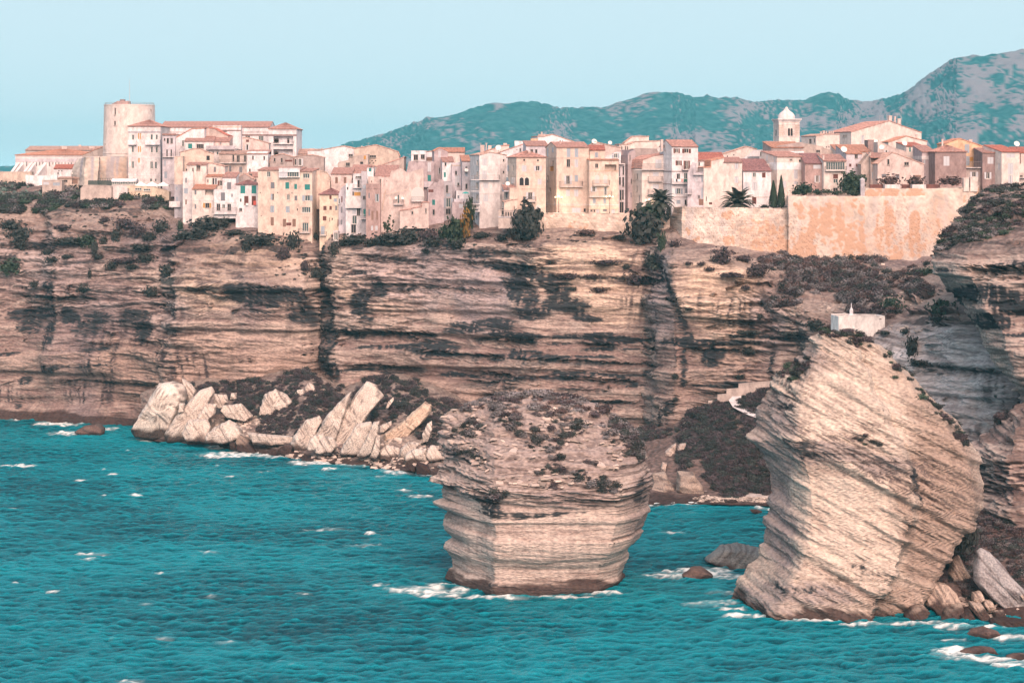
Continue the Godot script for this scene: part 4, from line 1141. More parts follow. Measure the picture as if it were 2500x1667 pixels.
# a wall in the plane of a, with recessed openings; u runs along it, n is its outward side; wide x high from the point o
func wall_face(mb: MB, o: Vector3, u: Vector3, n: Vector3, wide: float, low: float, high: float, holes: Array):
	var xs := [0.0, wide]
	var ys := [low, high]
	for h in holes:
		xs.append(h[0]); xs.append(h[1]); ys.append(h[2]); ys.append(h[3])
	xs.sort()
	ys.sort()
	for j in ys.size() - 1:
		if ys[j + 1] - ys[j] < 0.004:
			continue
		var cy: float = (ys[j] + ys[j + 1]) * 0.5
		var start := -1.0
		for i in xs.size() - 1:
			if xs[i + 1] - xs[i] < 0.0005:
				continue
			var cx: float = (xs[i] + xs[i + 1]) * 0.5
			var inside := false
			for h in holes:
				if cx > h[0] and cx < h[1] and cy > h[2] and cy < h[3]:
					inside = true
			if not inside and start < 0.0:
				start = xs[i]
			if inside and start >= 0.0:
				mb.quad(o + u * start + Vector3(0, ys[j], 0), o + u * xs[i] + Vector3(0, ys[j], 0), o + u * xs[i] + Vector3(0, ys[j + 1], 0), o + u * start + Vector3(0, ys[j + 1], 0), n)
				start = -1.0
		if start >= 0.0:
			mb.quad(o + u * start + Vector3(0, ys[j], 0), o + u * wide + Vector3(0, ys[j], 0), o + u * wide + Vector3(0, ys[j + 1], 0), o + u * start + Vector3(0, ys[j + 1], 0), n)
	for h in holes:
		var dep: float = h[4]
		var a: Vector3 = o + u * h[0] + Vector3(0, h[2], 0)
		var b: Vector3 = o + u * h[1] + Vector3(0, h[2], 0)
		var c: Vector3 = o + u * h[1] + Vector3(0, h[3], 0)
		var e: Vector3 = o + u * h[0] + Vector3(0, h[3], 0)
		var k: Vector3 = n * -dep
		mb.quad(a, b, b + k, a + k, Vector3.UP)
		mb.quad(e, c, c + k, e + k, Vector3.DOWN)
		mb.quad(a, e, e + k, a + k, u)
		mb.quad(b, c, c + k, b + k, -u)
		if h.size() > 5:
			mb.quad(a + k, b + k, c + k, e + k, n)

# a tiled slope: eave from a to b, ridge from d to c; barrel ribs run up it
func slope(mb: MB, a: Vector3, b: Vector3, c: Vector3, d: Vector3):
	var wide := maxf(a.distance_to(b), d.distance_to(c))
	var ribs := clampi(int(wide / 0.42), 2, 60)
	var up := (b - a).cross(d - a)
	if up.length_squared() < 1e-6:
		up = (b - a).cross(c - a)
	up = up.normalized()
	if up.y < 0.0:
		up = -up
	var rows := 3
	var steps := [0.0, 0.07, 0.115, 0.07]
	for r in rows:
		var f0 := float(r) / rows
		var f1 := float(r + 1) / rows
		var lap := up * 0.035
		for i in ribs:
			for k in 4:
				var t0 := (i + k * 0.25) / ribs
				var t1 := (i + (k + 1) * 0.25) / ribs
				var h0: float = steps[k]
				var h1: float = steps[(k + 1) % 4]
				var p0 := a.lerp(b, t0).lerp(d.lerp(c, t0), f0) + up * h0 + lap
				var p1 := a.lerp(b, t1).lerp(d.lerp(c, t1), f0) + up * h1 + lap
				var p2 := a.lerp(b, t1).lerp(d.lerp(c, t1), f1) + up * h1
				var p3 := a.lerp(b, t0).lerp(d.lerp(c, t0), f1) + up * h0
				mb.quad(p0, p1, p2, p3, up)
	# the underside closes the slab
	var dn := up * -0.12
	mb.quad(a + dn, b + dn, c + dn, d + dn, -up)
	mb.quad(a + dn, b + dn, b + up * 0.05, a + up * 0.05, (a + b - c - d).normalized())
	mb.quad(a + dn, d + dn, d + up * 0.05, a + up * 0.05, (a - b).normalized())
	mb.quad(b + dn, c + dn, c + up * 0.05, b + up * 0.05, (b - a).normalized())

func key(w: float, h: float, k: String) -> String:
	return "%s_%d_%d" % [k, int(round(w * 12.0)), int(round(h * 12.0))]

func pane_mesh(w: float, h: float) -> Mesh:
	var k := key(w, h, "pane")
	if not meshes.has(k):
		var mb := MB.new()
		mb.box(Vector3(-w / 2, 0, -0.03), Vector3(w / 2, h, 0.0))
		meshes[k] = mb.commit()
	return meshes[k]

func frame_mesh(w: float, h: float) -> Mesh:
	var k := key(w, h, "frame")
	if not meshes.has(k):
		var mb := MB.new()
		var t := minf(0.09, w * 0.14)
		mb.box(Vector3(-w / 2, 0, 0.003), Vector3(-w / 2 + t, h, 0.06))
		mb.box(Vector3(w / 2 - t, 0, 0.003), Vector3(w / 2, h, 0.06))
		mb.box(Vector3(-w / 2 + t, 0, 0.003), Vector3(w / 2 - t, t, 0.06))
		mb.box(Vector3(-w / 2 + t, h - t, 0.003), Vector3(w / 2 - t, h, 0.06))
		mb.box(Vector3(-w / 2 - 0.08, -0.12, -0.02), Vector3(w / 2 + 0.08, -0.004, 0.30))
		var n := maxi(2, int(round(w / 0.62)))
		if w > 0.7:
			for i in range(1, n):
				var x := -w / 2 + w * i / n
				mb.box(Vector3(x - t * 0.5, t, 0.003), Vector3(x + t * 0.5, h - t, 0.05))
		meshes[k] = mb.commit()
	return meshes[k]

func shutter_mesh(w: float, h: float) -> Mesh:
	var k := key(w, h, "shutter")
	if not meshes.has(k):
		var mb := MB.new()
		var n := maxi(4, int(h / 0.16))
		mb.box(Vector3(-w / 2, 0, 0), Vector3(w / 2, h, 0.02))
		for i in n:
			var y := h * (i + 0.15) / n
			var y2 := h * (i + 0.85) / n
			mb.quad(Vector3(-w / 2 + 0.05, y, 0.055), Vector3(w / 2 - 0.05, y, 0.055), Vector3(w / 2 - 0.05, y2, 0.024), Vector3(-w / 2 + 0.05, y2, 0.024), Vector3(0, 0.4, 1))
			mb.quad(Vector3(-w / 2 + 0.05, y, 0.055), Vector3(w / 2 - 0.05, y, 0.055), Vector3(w / 2 - 0.05, y, 0.022), Vector3(-w / 2 + 0.05, y, 0.022), Vector3(0, -1, 0))
		mb.box(Vector3(-w / 2, 0, 0.021), Vector3(-w / 2 + 0.05, h, 0.06))
		mb.box(Vector3(w / 2 - 0.05, 0, 0.021), Vector3(w / 2, h, 0.06))
		meshes[k] = mb.commit()
	return meshes[k]

func arch_mesh(w: float, h: float, deep: float, grow := 0.0) -> Mesh:
	var k := key(w + grow, h, "arch%d" % int(deep * 100))
	if not meshes.has(k):
		var mb := MB.new()
		var r := w / 2 + grow
		var spring := maxf(h - w / 2, 0.0)
		var pts := [Vector2(-r, 0), Vector2(r, 0)]
		for i in 9:
			var a := PI * i / 8.0
			pts.append(Vector2(cos(a) * r, spring + sin(a) * r))
		for i in pts.size():
			var p: Vector2 = pts[i]
			var q: Vector2 = pts[(i + 1) % pts.size()]
			mb.tri(Vector3(0, h * 0.4, deep), Vector3(p.x, p.y, deep), Vector3(q.x, q.y, deep), Vector3(0, 0, 1))
			mb.quad(Vector3(p.x, p.y, deep), Vector3(q.x, q.y, deep), Vector3(q.x, q.y, deep - 0.1), Vector3(p.x, p.y, deep - 0.1), Vector3(p.x + q.x, p.y + q.y - h * 0.8, 0))
		meshes[k] = mb.commit()
	return meshes[k]

func rail_mesh(w: float, h: float, dep: float) -> Mesh:
	var k := key(w, h, "rail%d" % int(dep * 10))
	if not meshes.has(k):
		var mb := MB.new()
		var b := 0.035
		var n := maxi(3, int(w / 0.28))
		mb.box(Vector3(-w / 2, h - 0.06, dep - 0.05), Vector3(w / 2, h, dep))
		for i in n + 1:
			var x := -w / 2 + w * i / n
			mb.box(Vector3(x - b / 2, 0, dep - 0.045), Vector3(x + b / 2, h - 0.06, dep - 0.01))
		for s in [-1.0, 1.0]:
			var x: float = s * w / 2
			mb.box(Vector3(x - 0.03, h - 0.06, 0.01), Vector3(x + 0.03, h - 0.003, dep - 0.052))
			for i in 3:
				var z := dep * (i + 0.5) / 3.5
				mb.box(Vector3(x - b / 2, 0, z), Vector3(x + b / 2, h - 0.06, z + b))
		meshes[k] = mb.commit()
	return meshes[k]

func opening(parent: Node, kind: String, at: Vector3, w: float, h: float, turn: float, recess: float):
	var pos := Transform3D(Basis(Vector3.UP, turn), at)
	var n := pos.basis.z
	var dark := plain("window_dark", lin(0.030, 0.030, 0.036), 0.25)
	var glass := plain("window_glass", lin(0.075, 0.105, 0.115), 0.12)
	var white := plain("frame_white", lin(0.60, 0.57, 0.55), 0.7)
	var grey := plain("frame_grey", lin(0.30, 0.27, 0.26), 0.8)
	if kind in ["d", "g", "o", "q", "u", "e"]:
		var g := part("window", pane_mesh(w, h), glass if kind in ["g", "u"] else dark, parent)
		g.transform = Transform3D(pos.basis, at - n * maxf(recess - 0.05, -0.02))
		var fr := part("frame", frame_mesh(w, h), white if kind in ["g", "o", "u", "q"] else grey, g)
		fr.position = Vector3(0, 0, 0.002)
		if kind in ["o", "q", "u"]:
			var mat := plain("shutter_" + kind, (SHUTTERS[{"o": "w", "q": "r", "u": "b"}[kind]] as Color).linear_to_srgb(), 0.7)
			for s in [-1.0, 1.0]:
				var sh := part("shutter", shutter_mesh(w * 0.5, h), mat, parent)
				sh.transform = Transform3D(pos.basis, at + pos.basis.x * (s * w * 0.76) + n * 0.02)
	elif kind == "s":
		var g := part("window", pane_mesh(w, h), dark, parent)
		g.transform = Transform3D(pos.basis, at - n * maxf(recess - 0.05, -0.02))
	elif kind == "a":
		var fr := part("arch_surround", arch_mesh(w, h, 0.05, 0.12), white, parent)
		fr.transform = pos
		var g := part("window", arch_mesh(w, h, 0.07), dark, fr)
	elif kind == "v":
		var fr := part("arch_surround", arch_mesh(w, h, 0.05, 0.10), white, parent)
		fr.transform = pos
		part("shutter", arch_mesh(w, h, 0.07), plain("shutter_pale", lin(0.50, 0.49, 0.50), 0.7), fr)
	elif kind == "c":
		var k := "oculus"
		if not meshes.has(k):
			var cy := CylinderMesh.new()
			cy.top_radius = 0.5
			cy.bottom_radius = 0.5
			cy.height = 0.08
			cy.radial_segments = 14
			cy.rings = 0
			meshes[k] = cy
		var g := part("round_window", meshes[k], dark, parent)
		g.transform = Transform3D(pos.basis * Basis(Vector3.RIGHT, PI / 2) * Basis.from_scale(Vector3(w, 1, h)), at + Vector3(0, h / 2, 0) + n * 0.03)
	else:
		var c: Color = SHUTTERS[kind]
		var mat := plain("shutter_" + kind, c.linear_to_srgb(), 0.7)
		var leaves := 2 if w > 0.6 else 1
		for i in leaves:
			var sh := part("shutter", shutter_mesh(w / leaves - 0.03, h), mat, parent)
			sh.transform = Transform3D(pos.basis, at + pos.basis.x * (w * ((i + 0.5) / leaves - 0.5)) - n * maxf(recess - 0.05, -0.02))

func rects(s: String) -> Array:
	var out := []
	for e in s.split(";", false):
		var t := e.strip_edges().split(" ", false)
		var q := t[1].split_floats(",")
		out.append([t[0], q[0], q[1], q[2], q[3]])
	return out

# o: top (a Y, or a list of X, Y along the roof line), roof kind, Yr ridge, rc roof colour, wc wall colour, yaw in degrees, l depth, w front openings, sw left side openings,
# bal balconies with railings, par balconies with solid parapets, ch chimneys, band cornices "Y,metres,colour", ext metres the wall goes down below its foot
func house(called: String, label: String, d: float, x0: float, x1: float, yb: float, o: Dictionary, into: Node3D = null) -> House:
	var H := House.new()
	d += DD
	H.d = d
	H.yaw = deg_to_rad(o.get("yaw", 0.0))
	H.l = o.get("l", 9.0)
	H.p0x = (zx(x0) - 1250.0) / F * d
	H.base = EYE - (zy(yb) - 415.0) / F * d
	H.w = H.t_of(zx(x1))
	var wc: String = o.get("wc", "cream")
	if into == null:
		H.node = thing(called, label, o.get("cat", "house"), Vector3(H.p0x, H.base, -d), H.yaw, o.get("group", ""))
	else:
		H.node = Node3D.new()
		H.node.name = called
		into.add_child(H.node, true)
		H.node.transform = into.transform.affine_inverse() * Transform3D(Basis(Vector3.UP, H.yaw), Vector3(H.p0x, H.base, -d))
	var low: float = -o.get("ext", 3.0)
	var kind: String = o.get("roof", "f")
	var top = o["top"]
	var line := []
	if top is Array:
		for k in range(0, top.size(), 2):
			var t := H.t_of(zx(top[k]))
			line.append(Vector2(clampf(t, 0.0, H.w), H.y_of(zy(top[k + 1]), t)))
		line[0].x = 0.0
		line[-1].x = H.w
	else:
		var t0: float = H.y_of(zy(top), H.w * 0.5)
		line = [Vector2(0, t0), Vector2(H.w, t0)]
	var eave := 1e9
	var high := -1e9
	for q in line:
		eave = minf(eave, q.y)
		high = maxf(high, q.y)
	var W := H.w
	var L := H.l
	# openings of the front
	var holes := []
	var todo := []
	for r in rects(o.get("w", "")):
		var ta := H.t_of(zx(r[1]))
		var tb := H.t_of(zx(r[3]))
		var h1 := H.y_of(zy(r[2]), ta)
		var h0 := H.y_of(zy(r[4]), ta)
		var okk: bool = ta > 0.05 and tb < W - 0.05 and h1 < eave - 0.05 and h0 > low
		var cut: bool = okk and r[0] in ["d", "g", "o", "q", "u", "e", "s", "l", "b", "w", "t", "r", "n", "k", "y"]
		for hh in holes:
			if cut and ta < hh[1] and tb > hh[0] and h0 < hh[3] and h1 > hh[2]:
				cut = false
		var dep := 0.24
		if r[0] == "l":
			dep = 1.6
		elif r[0] in ["b", "w", "t", "r", "n", "k", "y"]:
			dep = 0.13
		if cut:
			holes.append([ta, tb, h0, h1, dep, 1] if r[0] == "l" else [ta, tb, h0, h1, dep])
		todo.append([r[0], ta, tb, h0, h1, dep if cut else 0.0])
	var sholes := []
	var stodo := []
	for r in rects(o.get("sw", "")):
		var sa := H.s_of(zx(r[1]))
		var sb := H.s_of(zx(r[3]))
		var h1 := H.ys_of(zy(r[2]), sb)
		var h0 := H.ys_of(zy(r[4]), sb)
		var cut: bool = sb > 0.05 and sa < L - 0.05 and h1 < eave - 0.05
		if cut:
			sholes.append([L - sa, L - sb, h0, h1, 0.2])
		stodo.append([r[0], sa, sb, h0, h1, 0.2 if cut else 0.0])
	var mb := MB.new()
	wall_face(mb, Vector3.ZERO, Vector3.RIGHT, Vector3.BACK, W, low, eave, holes)
	wall_face(mb, Vector3(0, 0, -L), Vector3.BACK, Vector3.LEFT, L, low, eave, sholes)
	mb.quad(Vector3(W, low, 0), Vector3(W, low, -L), Vector3(W, eave, -L), Vector3(W, eave, 0), Vector3.RIGHT)
	mb.quad(Vector3(0, low, -L), Vector3(W, low, -L), Vector3(W, eave, -L), Vector3(0, eave, -L), Vector3.FORWARD)
	for k in line.size() - 1:
		var a: Vector2 = line[k]
		var b: Vector2 = line[k + 1]
		if maxf(a.y, b.y) > eave + 0.01:
			for z in [0.0, -L]:
				var nn := Vector3(0, 0, 1) if z == 0.0 else Vector3(0, 0, -1)
				mb.quad(Vector3(a.x, eave, z), Vector3(b.x, eave, z), Vector3(b.x, b.y, z), Vector3(a.x, a.y, z), nn)
	if line[0].y > eave:
		mb.quad(Vector3(0, eave, -L), Vector3(0, eave, 0), Vector3(0, line[0].y, 0), Vector3(0, line[0].y, -L), Vector3.LEFT)
	if line[-1].y > eave:
		mb.quad(Vector3(W, eave, -L), Vector3(W, eave, 0), Vector3(W, line[-1].y, 0), Vector3(W, line[-1].y, -L), Vector3.RIGHT)
	var rb := MB.new()
	var ov := 0.3
	var yr: float = H.base * 0.0 + (EYE - (zy(o["Yr"]) - 415.0) / F * (d + L * 0.5) - H.base) if o.has("Yr") else high + 1.2
	if kind == "g":
		var rx := W * 0.5
		for sgn in [0, 1]:
			var x: float = W * sgn
			var nn := Vector3.LEFT if sgn == 0 else Vector3.RIGHT
			mb.tri(Vector3(x, eave, 0), Vector3(x, eave, -L), Vector3(x, yr, -L * 0.5), nn)
		var k := (yr - eave) / (L * 0.5)
		slope(rb, Vector3(-0.12, eave - ov * k + 0.13, ov), Vector3(W + 0.12, eave - ov * k + 0.13, ov), Vector3(W + 0.12, yr + 0.13, -L * 0.5), Vector3(-0.12, yr + 0.13, -L * 0.5))
		slope(rb, Vector3(W + 0.12, eave - ov * k + 0.13, -L - ov), Vector3(-0.12, eave - ov * k + 0.13, -L - ov), Vector3(-0.12, yr + 0.13, -L * 0.5), Vector3(W + 0.12, yr + 0.13, -L * 0.5))
	elif kind == "h":
		var ins := minf(W * 0.5 - 0.05, L * 0.5)
		if o.has("apex"):
			ins = W * 0.5 - 0.05
		var e := eave + 0.05
		var A := Vector3(-ov, e, ov)
		var B := Vector3(W + ov, e, ov)
		var C := Vector3(W + ov, e, -L - ov)
		var D := Vector3(-ov, e, -L - ov)
		var R0 := Vector3(ins, yr, -L * 0.5)
		var R1 := Vector3(W - ins, yr, -L * 0.5)
		slope(rb, A, B, R1, R0)
		slope(rb, B, C, R1, R1)
		slope(rb, C, D, R0, R1)
		slope(rb, D, A, R0, R0)
	elif kind == "s":
		for sgn in [0, 1]:
			var x: float = W * sgn
			mb.tri(Vector3(x, eave, 0), Vector3(x, eave, -L), Vector3(x, yr, -L), Vector3.LEFT if sgn == 0 else Vector3.RIGHT)
		mb.quad(Vector3(0, eave, -L), Vector3(W, eave, -L), Vector3(W, yr, -L), Vector3(0, yr, -L), Vector3.FORWARD)
		var k := (yr - eave) / L
		slope(rb, Vector3(-0.12, eave - ov * k + 0.13, ov), Vector3(W + 0.12, eave - ov * k + 0.13, ov), Vector3(W + 0.12, yr + 0.13, -L), Vector3(-0.12, yr + 0.13, -L))
	elif kind == "p":
		for k in line.size() - 1:
			var a: Vector2 = line[k]
			var b: Vector2 = line[k + 1]
			if b.x - a.x < 0.05:
				continue
			var ax := a.x - (0.15 if k == 0 else 0.0)
			var bx := b.x + (0.15 if k == line.size() - 2 else 0.0)
			if a.y <= b.y:
				slope(rb, Vector3(ax, a.y + 0.13, -L - 0.1), Vector3(ax, a.y + 0.13, 0.14), Vector3(bx, b.y + 0.13, 0.14), Vector3(bx, b.y + 0.13, -L - 0.1))
			else:
				slope(rb, Vector3(bx, b.y + 0.13, 0.14), Vector3(bx, b.y + 0.13, -L - 0.1), Vector3(ax, a.y + 0.13, -L - 0.1), Vector3(ax, a.y + 0.13, 0.14))
	else:
		# a flat roof behind a coping
		rb.box(Vector3(0.02, eave - 0.5, -L + 0.02), Vector3(W - 0.02, eave - 0.35, -0.02))
		var cb := MB.new()
		for k in line.size() - 1:
			var a: Vector2 = line[k]
			var b: Vector2 = line[k + 1]
			for z in [0.06, -L + 0.24]:
				cb.quad(Vector3(a.x, a.y + 0.1, z), Vector3(b.x, b.y + 0.1, z), Vector3(b.x, b.y + 0.1, z - 0.3), Vector3(a.x, a.y + 0.1, z - 0.3), Vector3.UP)
				cb.quad(Vector3(a.x, a.y + 0.1, z), Vector3(b.x, b.y + 0.1, z), Vector3(b.x, b.y - 0.05, z), Vector3(a.x, a.y - 0.05, z), Vector3(0, 0, 1))
				cb.quad(Vector3(a.x, a.y + 0.1, z - 0.3), Vector3(b.x, b.y + 0.1, z - 0.3), Vector3(b.x, b.y - 0.05, z - 0.3), Vector3(a.x, a.y - 0.05, z - 0.3), Vector3(0, 0, -1))
		cb.box(Vector3(-0.06, eave - 0.05, -L + 0.25), Vector3(0.24, maxf(eave, minf(line[0].y, eave)) + 0.1, -0.25))
		cb.box(Vector3(W - 0.24, eave - 0.05, -L + 0.25), Vector3(W + 0.06, eave + 0.1, -0.25))
		part("coping", cb.commit(), plaster(wall_color(wc).lightened(0.04)), H.node)
	part("wall", mb.commit(), plaster(wall_color(wc)), H.node)
	if rb.v.size():
		part("roof", rb.commit(), tiles(roof_color(o.get("rc", "pink"))) if kind != "f" else plaster(wall_color("pinkish")), H.node)
	for q in todo:
		if q[0] == "l":
			continue
		opening(H.node, q[0], Vector3((q[1] + q[2]) * 0.5, q[3], 0), q[2] - q[1], q[4] - q[3], 0.0, q[5])
	for q in stodo:
		opening(H.node, q[0], Vector3(0, q[3], -(q[1] + q[2]) * 0.5), absf(q[1] - q[2]), q[4] - q[3], -PI / 2, q[5])
	for kk in ["bal", "par"]:
		for r in o.get(kk, "").split(";", false):
			var q: PackedFloat64Array = r.split_floats(",")
			var dep := 0.95
			var ta := H.t_of(zx(q[0]), dep)
			var tb := H.t_of(zx(q[2]), dep)
			var h1 := H.y_of(zy(q[1]), ta, dep)
			var h0 := H.y_of(zy(q[3]), ta, dep)
			var sb := MB.new()
			sb.box(Vector3(ta, h0 - 0.16, 0.01), Vector3(tb, h0, dep))
			if kk == "par":
				sb.box(Vector3(ta, h0 + 0.003, dep - 0.12), Vector3(tb, h1, dep - 0.003))
				sb.box(Vector3(ta, h0 + 0.003, 0.012), Vector3(ta + 0.12, h1, dep - 0.123))
				sb.box(Vector3(tb - 0.12, h0 + 0.003, 0.012), Vector3(tb, h1, dep - 0.123))
			var bl := part("balcony", sb.commit(), plaster(wall_color(o.get("balc", "pale"))), H.node)
			if kk == "bal":
				part("railing", rail_mesh(tb - ta, h1 - h0, dep), plain("railing", lin(0.20, 0.17, 0.17), 0.7), bl, Vector3((ta + tb) * 0.5, h0, 0))
	for r in o.get("ch", "").split(";", false):
		var q: PackedFloat64Array = r.split_floats(",")
		var z: float = -L * (q[4] if q.size() > 4 else 0.45)
		var ta := H.t_of(zx(q[0]), z)
		var tb := H.t_of(zx(q[2]), z)
		var h1 := H.y_of(zy(q[1]), ta, z)
		var h0 := H.y_of(zy(q[3]), ta, z)
		var cbx := MB.new()
		var dz := clampf(tb - ta, 0.4, 1.0)
		cbx.box(Vector3(ta, h0 - 0.8, z - dz), Vector3(tb, h1 - 0.2, z))
		cbx.box(Vector3(ta - 0.06, h1 - 0.2, z - dz - 0.06), Vector3(tb + 0.06, h1, z + 0.06))
		part("chimney", cbx.commit(), plaster(wall_color(o.get("chc", "pinkish"))), H.node)
	for r in o.get("band", "").split(";", false):
		var q: PackedStringArray = r.split(",")
		var y := H.y_of(zy(float(q[0])), W * 0.5)
		var hb := float(q[1])
		var bb := MB.new()
		var pr := 0.09 if hb < 0.6 else 0.05
		bb.box(Vector3(-pr, y - hb, 0.004), Vector3(W + pr, y, pr))
		bb.box(Vector3(-pr, y - hb, -L), Vector3(-0.004, y, 0.0))
		part("cornice", bb.commit(), plaster(wall_color(q[2])), H.node)
	if into != null:
		# the block's pieces are parts of the thing itself
		for ch in H.node.get_children():
			var tf: Transform3D = H.node.transform * ch.transform
			H.node.remove_child(ch)
			ch.name = ch.name.rstrip("0123456789")
			into.add_child(ch, true)
			ch.transform = tf
		into.remove_child(H.node)
		H.node.queue_free()
		H.node = into
	return H

# ------------------------------------------------------------------ ramparts
# old rendered masonry: cream lime, orange and grey stains, small pits
func masonry(s: Sheet, st: Stains, o := {}):
	var nor := grid_normals(s.pos, s.nu, s.nv)
	var col := PackedColorArray()
	col.resize(s.nu * s.nv)
	var base: Color = o.get("base", Color(0.53, 0.455, 0.415))
	var rust: Color = o.get("rust", Color(0.40, 0.26, 0.19))
	var grey: Color = o.get("grey", Color(0.38, 0.35, 0.36))
	var gk: float = o.get("greys", 0.5)
	var courses: float = o.get("courses", 0.0)
	for k in s.nu * s.nv:
		var p := s.pos[k]
		var q := s.base[k]
		var lo := n_low.get_noise_3d(p.x * 2.0, p.y * 2.0, p.z)
		var md := n_mid.get_noise_2d(p.x * 2.2, p.y * 2.2)
		var fi := n_fine.get_noise_2d(p.x * 1.6, p.y * 1.6)
		var ver := n_fine.get_noise_2d(p.x * 0.9 + 2.0 * lo, p.y * 0.12)
		var c := base * (0.93 + 0.22 * md + 0.22 * fi)
		c = c.lerp(rust, 0.45 * smoothstep(0.15, 0.55, n_mid.get_noise_2d(p.x * 1.1 + 77.0, p.y * 0.7) + 0.5 * fi))
		c = c.lerp(grey, gk * (1.0 if q.x < 1700.0 or q.x > 1925.0 else lerpf(1.0, 0.4, (q.x - 1700.0) / 225.0)) * clampf(0.4 * ver + 0.5 * lo + 0.15 + smoothstep(0.15, 0.5, ver) * 0.6, 0.0, 1.0))
		var w := st.at(q.x + 10.0 * md, q.y + 6.0 * fi + 6.0 * md)
		if w > 0.0:
			w = w * (0.70 + 0.75 * ver + 0.6 * md + 0.75 * fi)
			c = c.lerp(rust, clampf(smoothstep(0.15, 0.75, w), 0.0, 1.0) * 0.92)
		var pit := smoothstep(0.42, 0.62, n_fine.get_noise_2d(p.x * 4.2 + 60.0, p.y * 4.2)) * smoothstep(-0.1, 0.3, lo)
		c = c.lerp(Color(0.30, 0.21, 0.18), pit * 0.5)
		var relief := 0.10 * md + 0.09 * fi - 0.16 * pit
		if courses > 0.0:
			var row := floorf(p.y / courses)
			var ux := p.x / (courses * 1.9) + fposmod(row * 0.37, 1.0)
			var jy := absf(fposmod(p.y / courses, 1.0) - 0.5) * 2.0
			var jx := absf(fposmod(ux, 1.0) - 0.5) * 2.0
			var joint := maxf(smoothstep(0.72, 0.95, jy), smoothstep(0.84, 0.97, jx))
			var tone := n_cell.get_noise_2d(floorf(ux) * 37.0, row * 53.0)
			c = c * (1.0 + 0.16 * tone)
			c = c.lerp(Color(0.27, 0.20, 0.16), joint * 0.35)
			relief -= 0.05 * joint
		c.a = 1.0
		s.pos[k] = p + nor[k] * relief
		col[k] = c
	s.mesh = grid_mesh(s.pos, col, s.nu, s.nv)

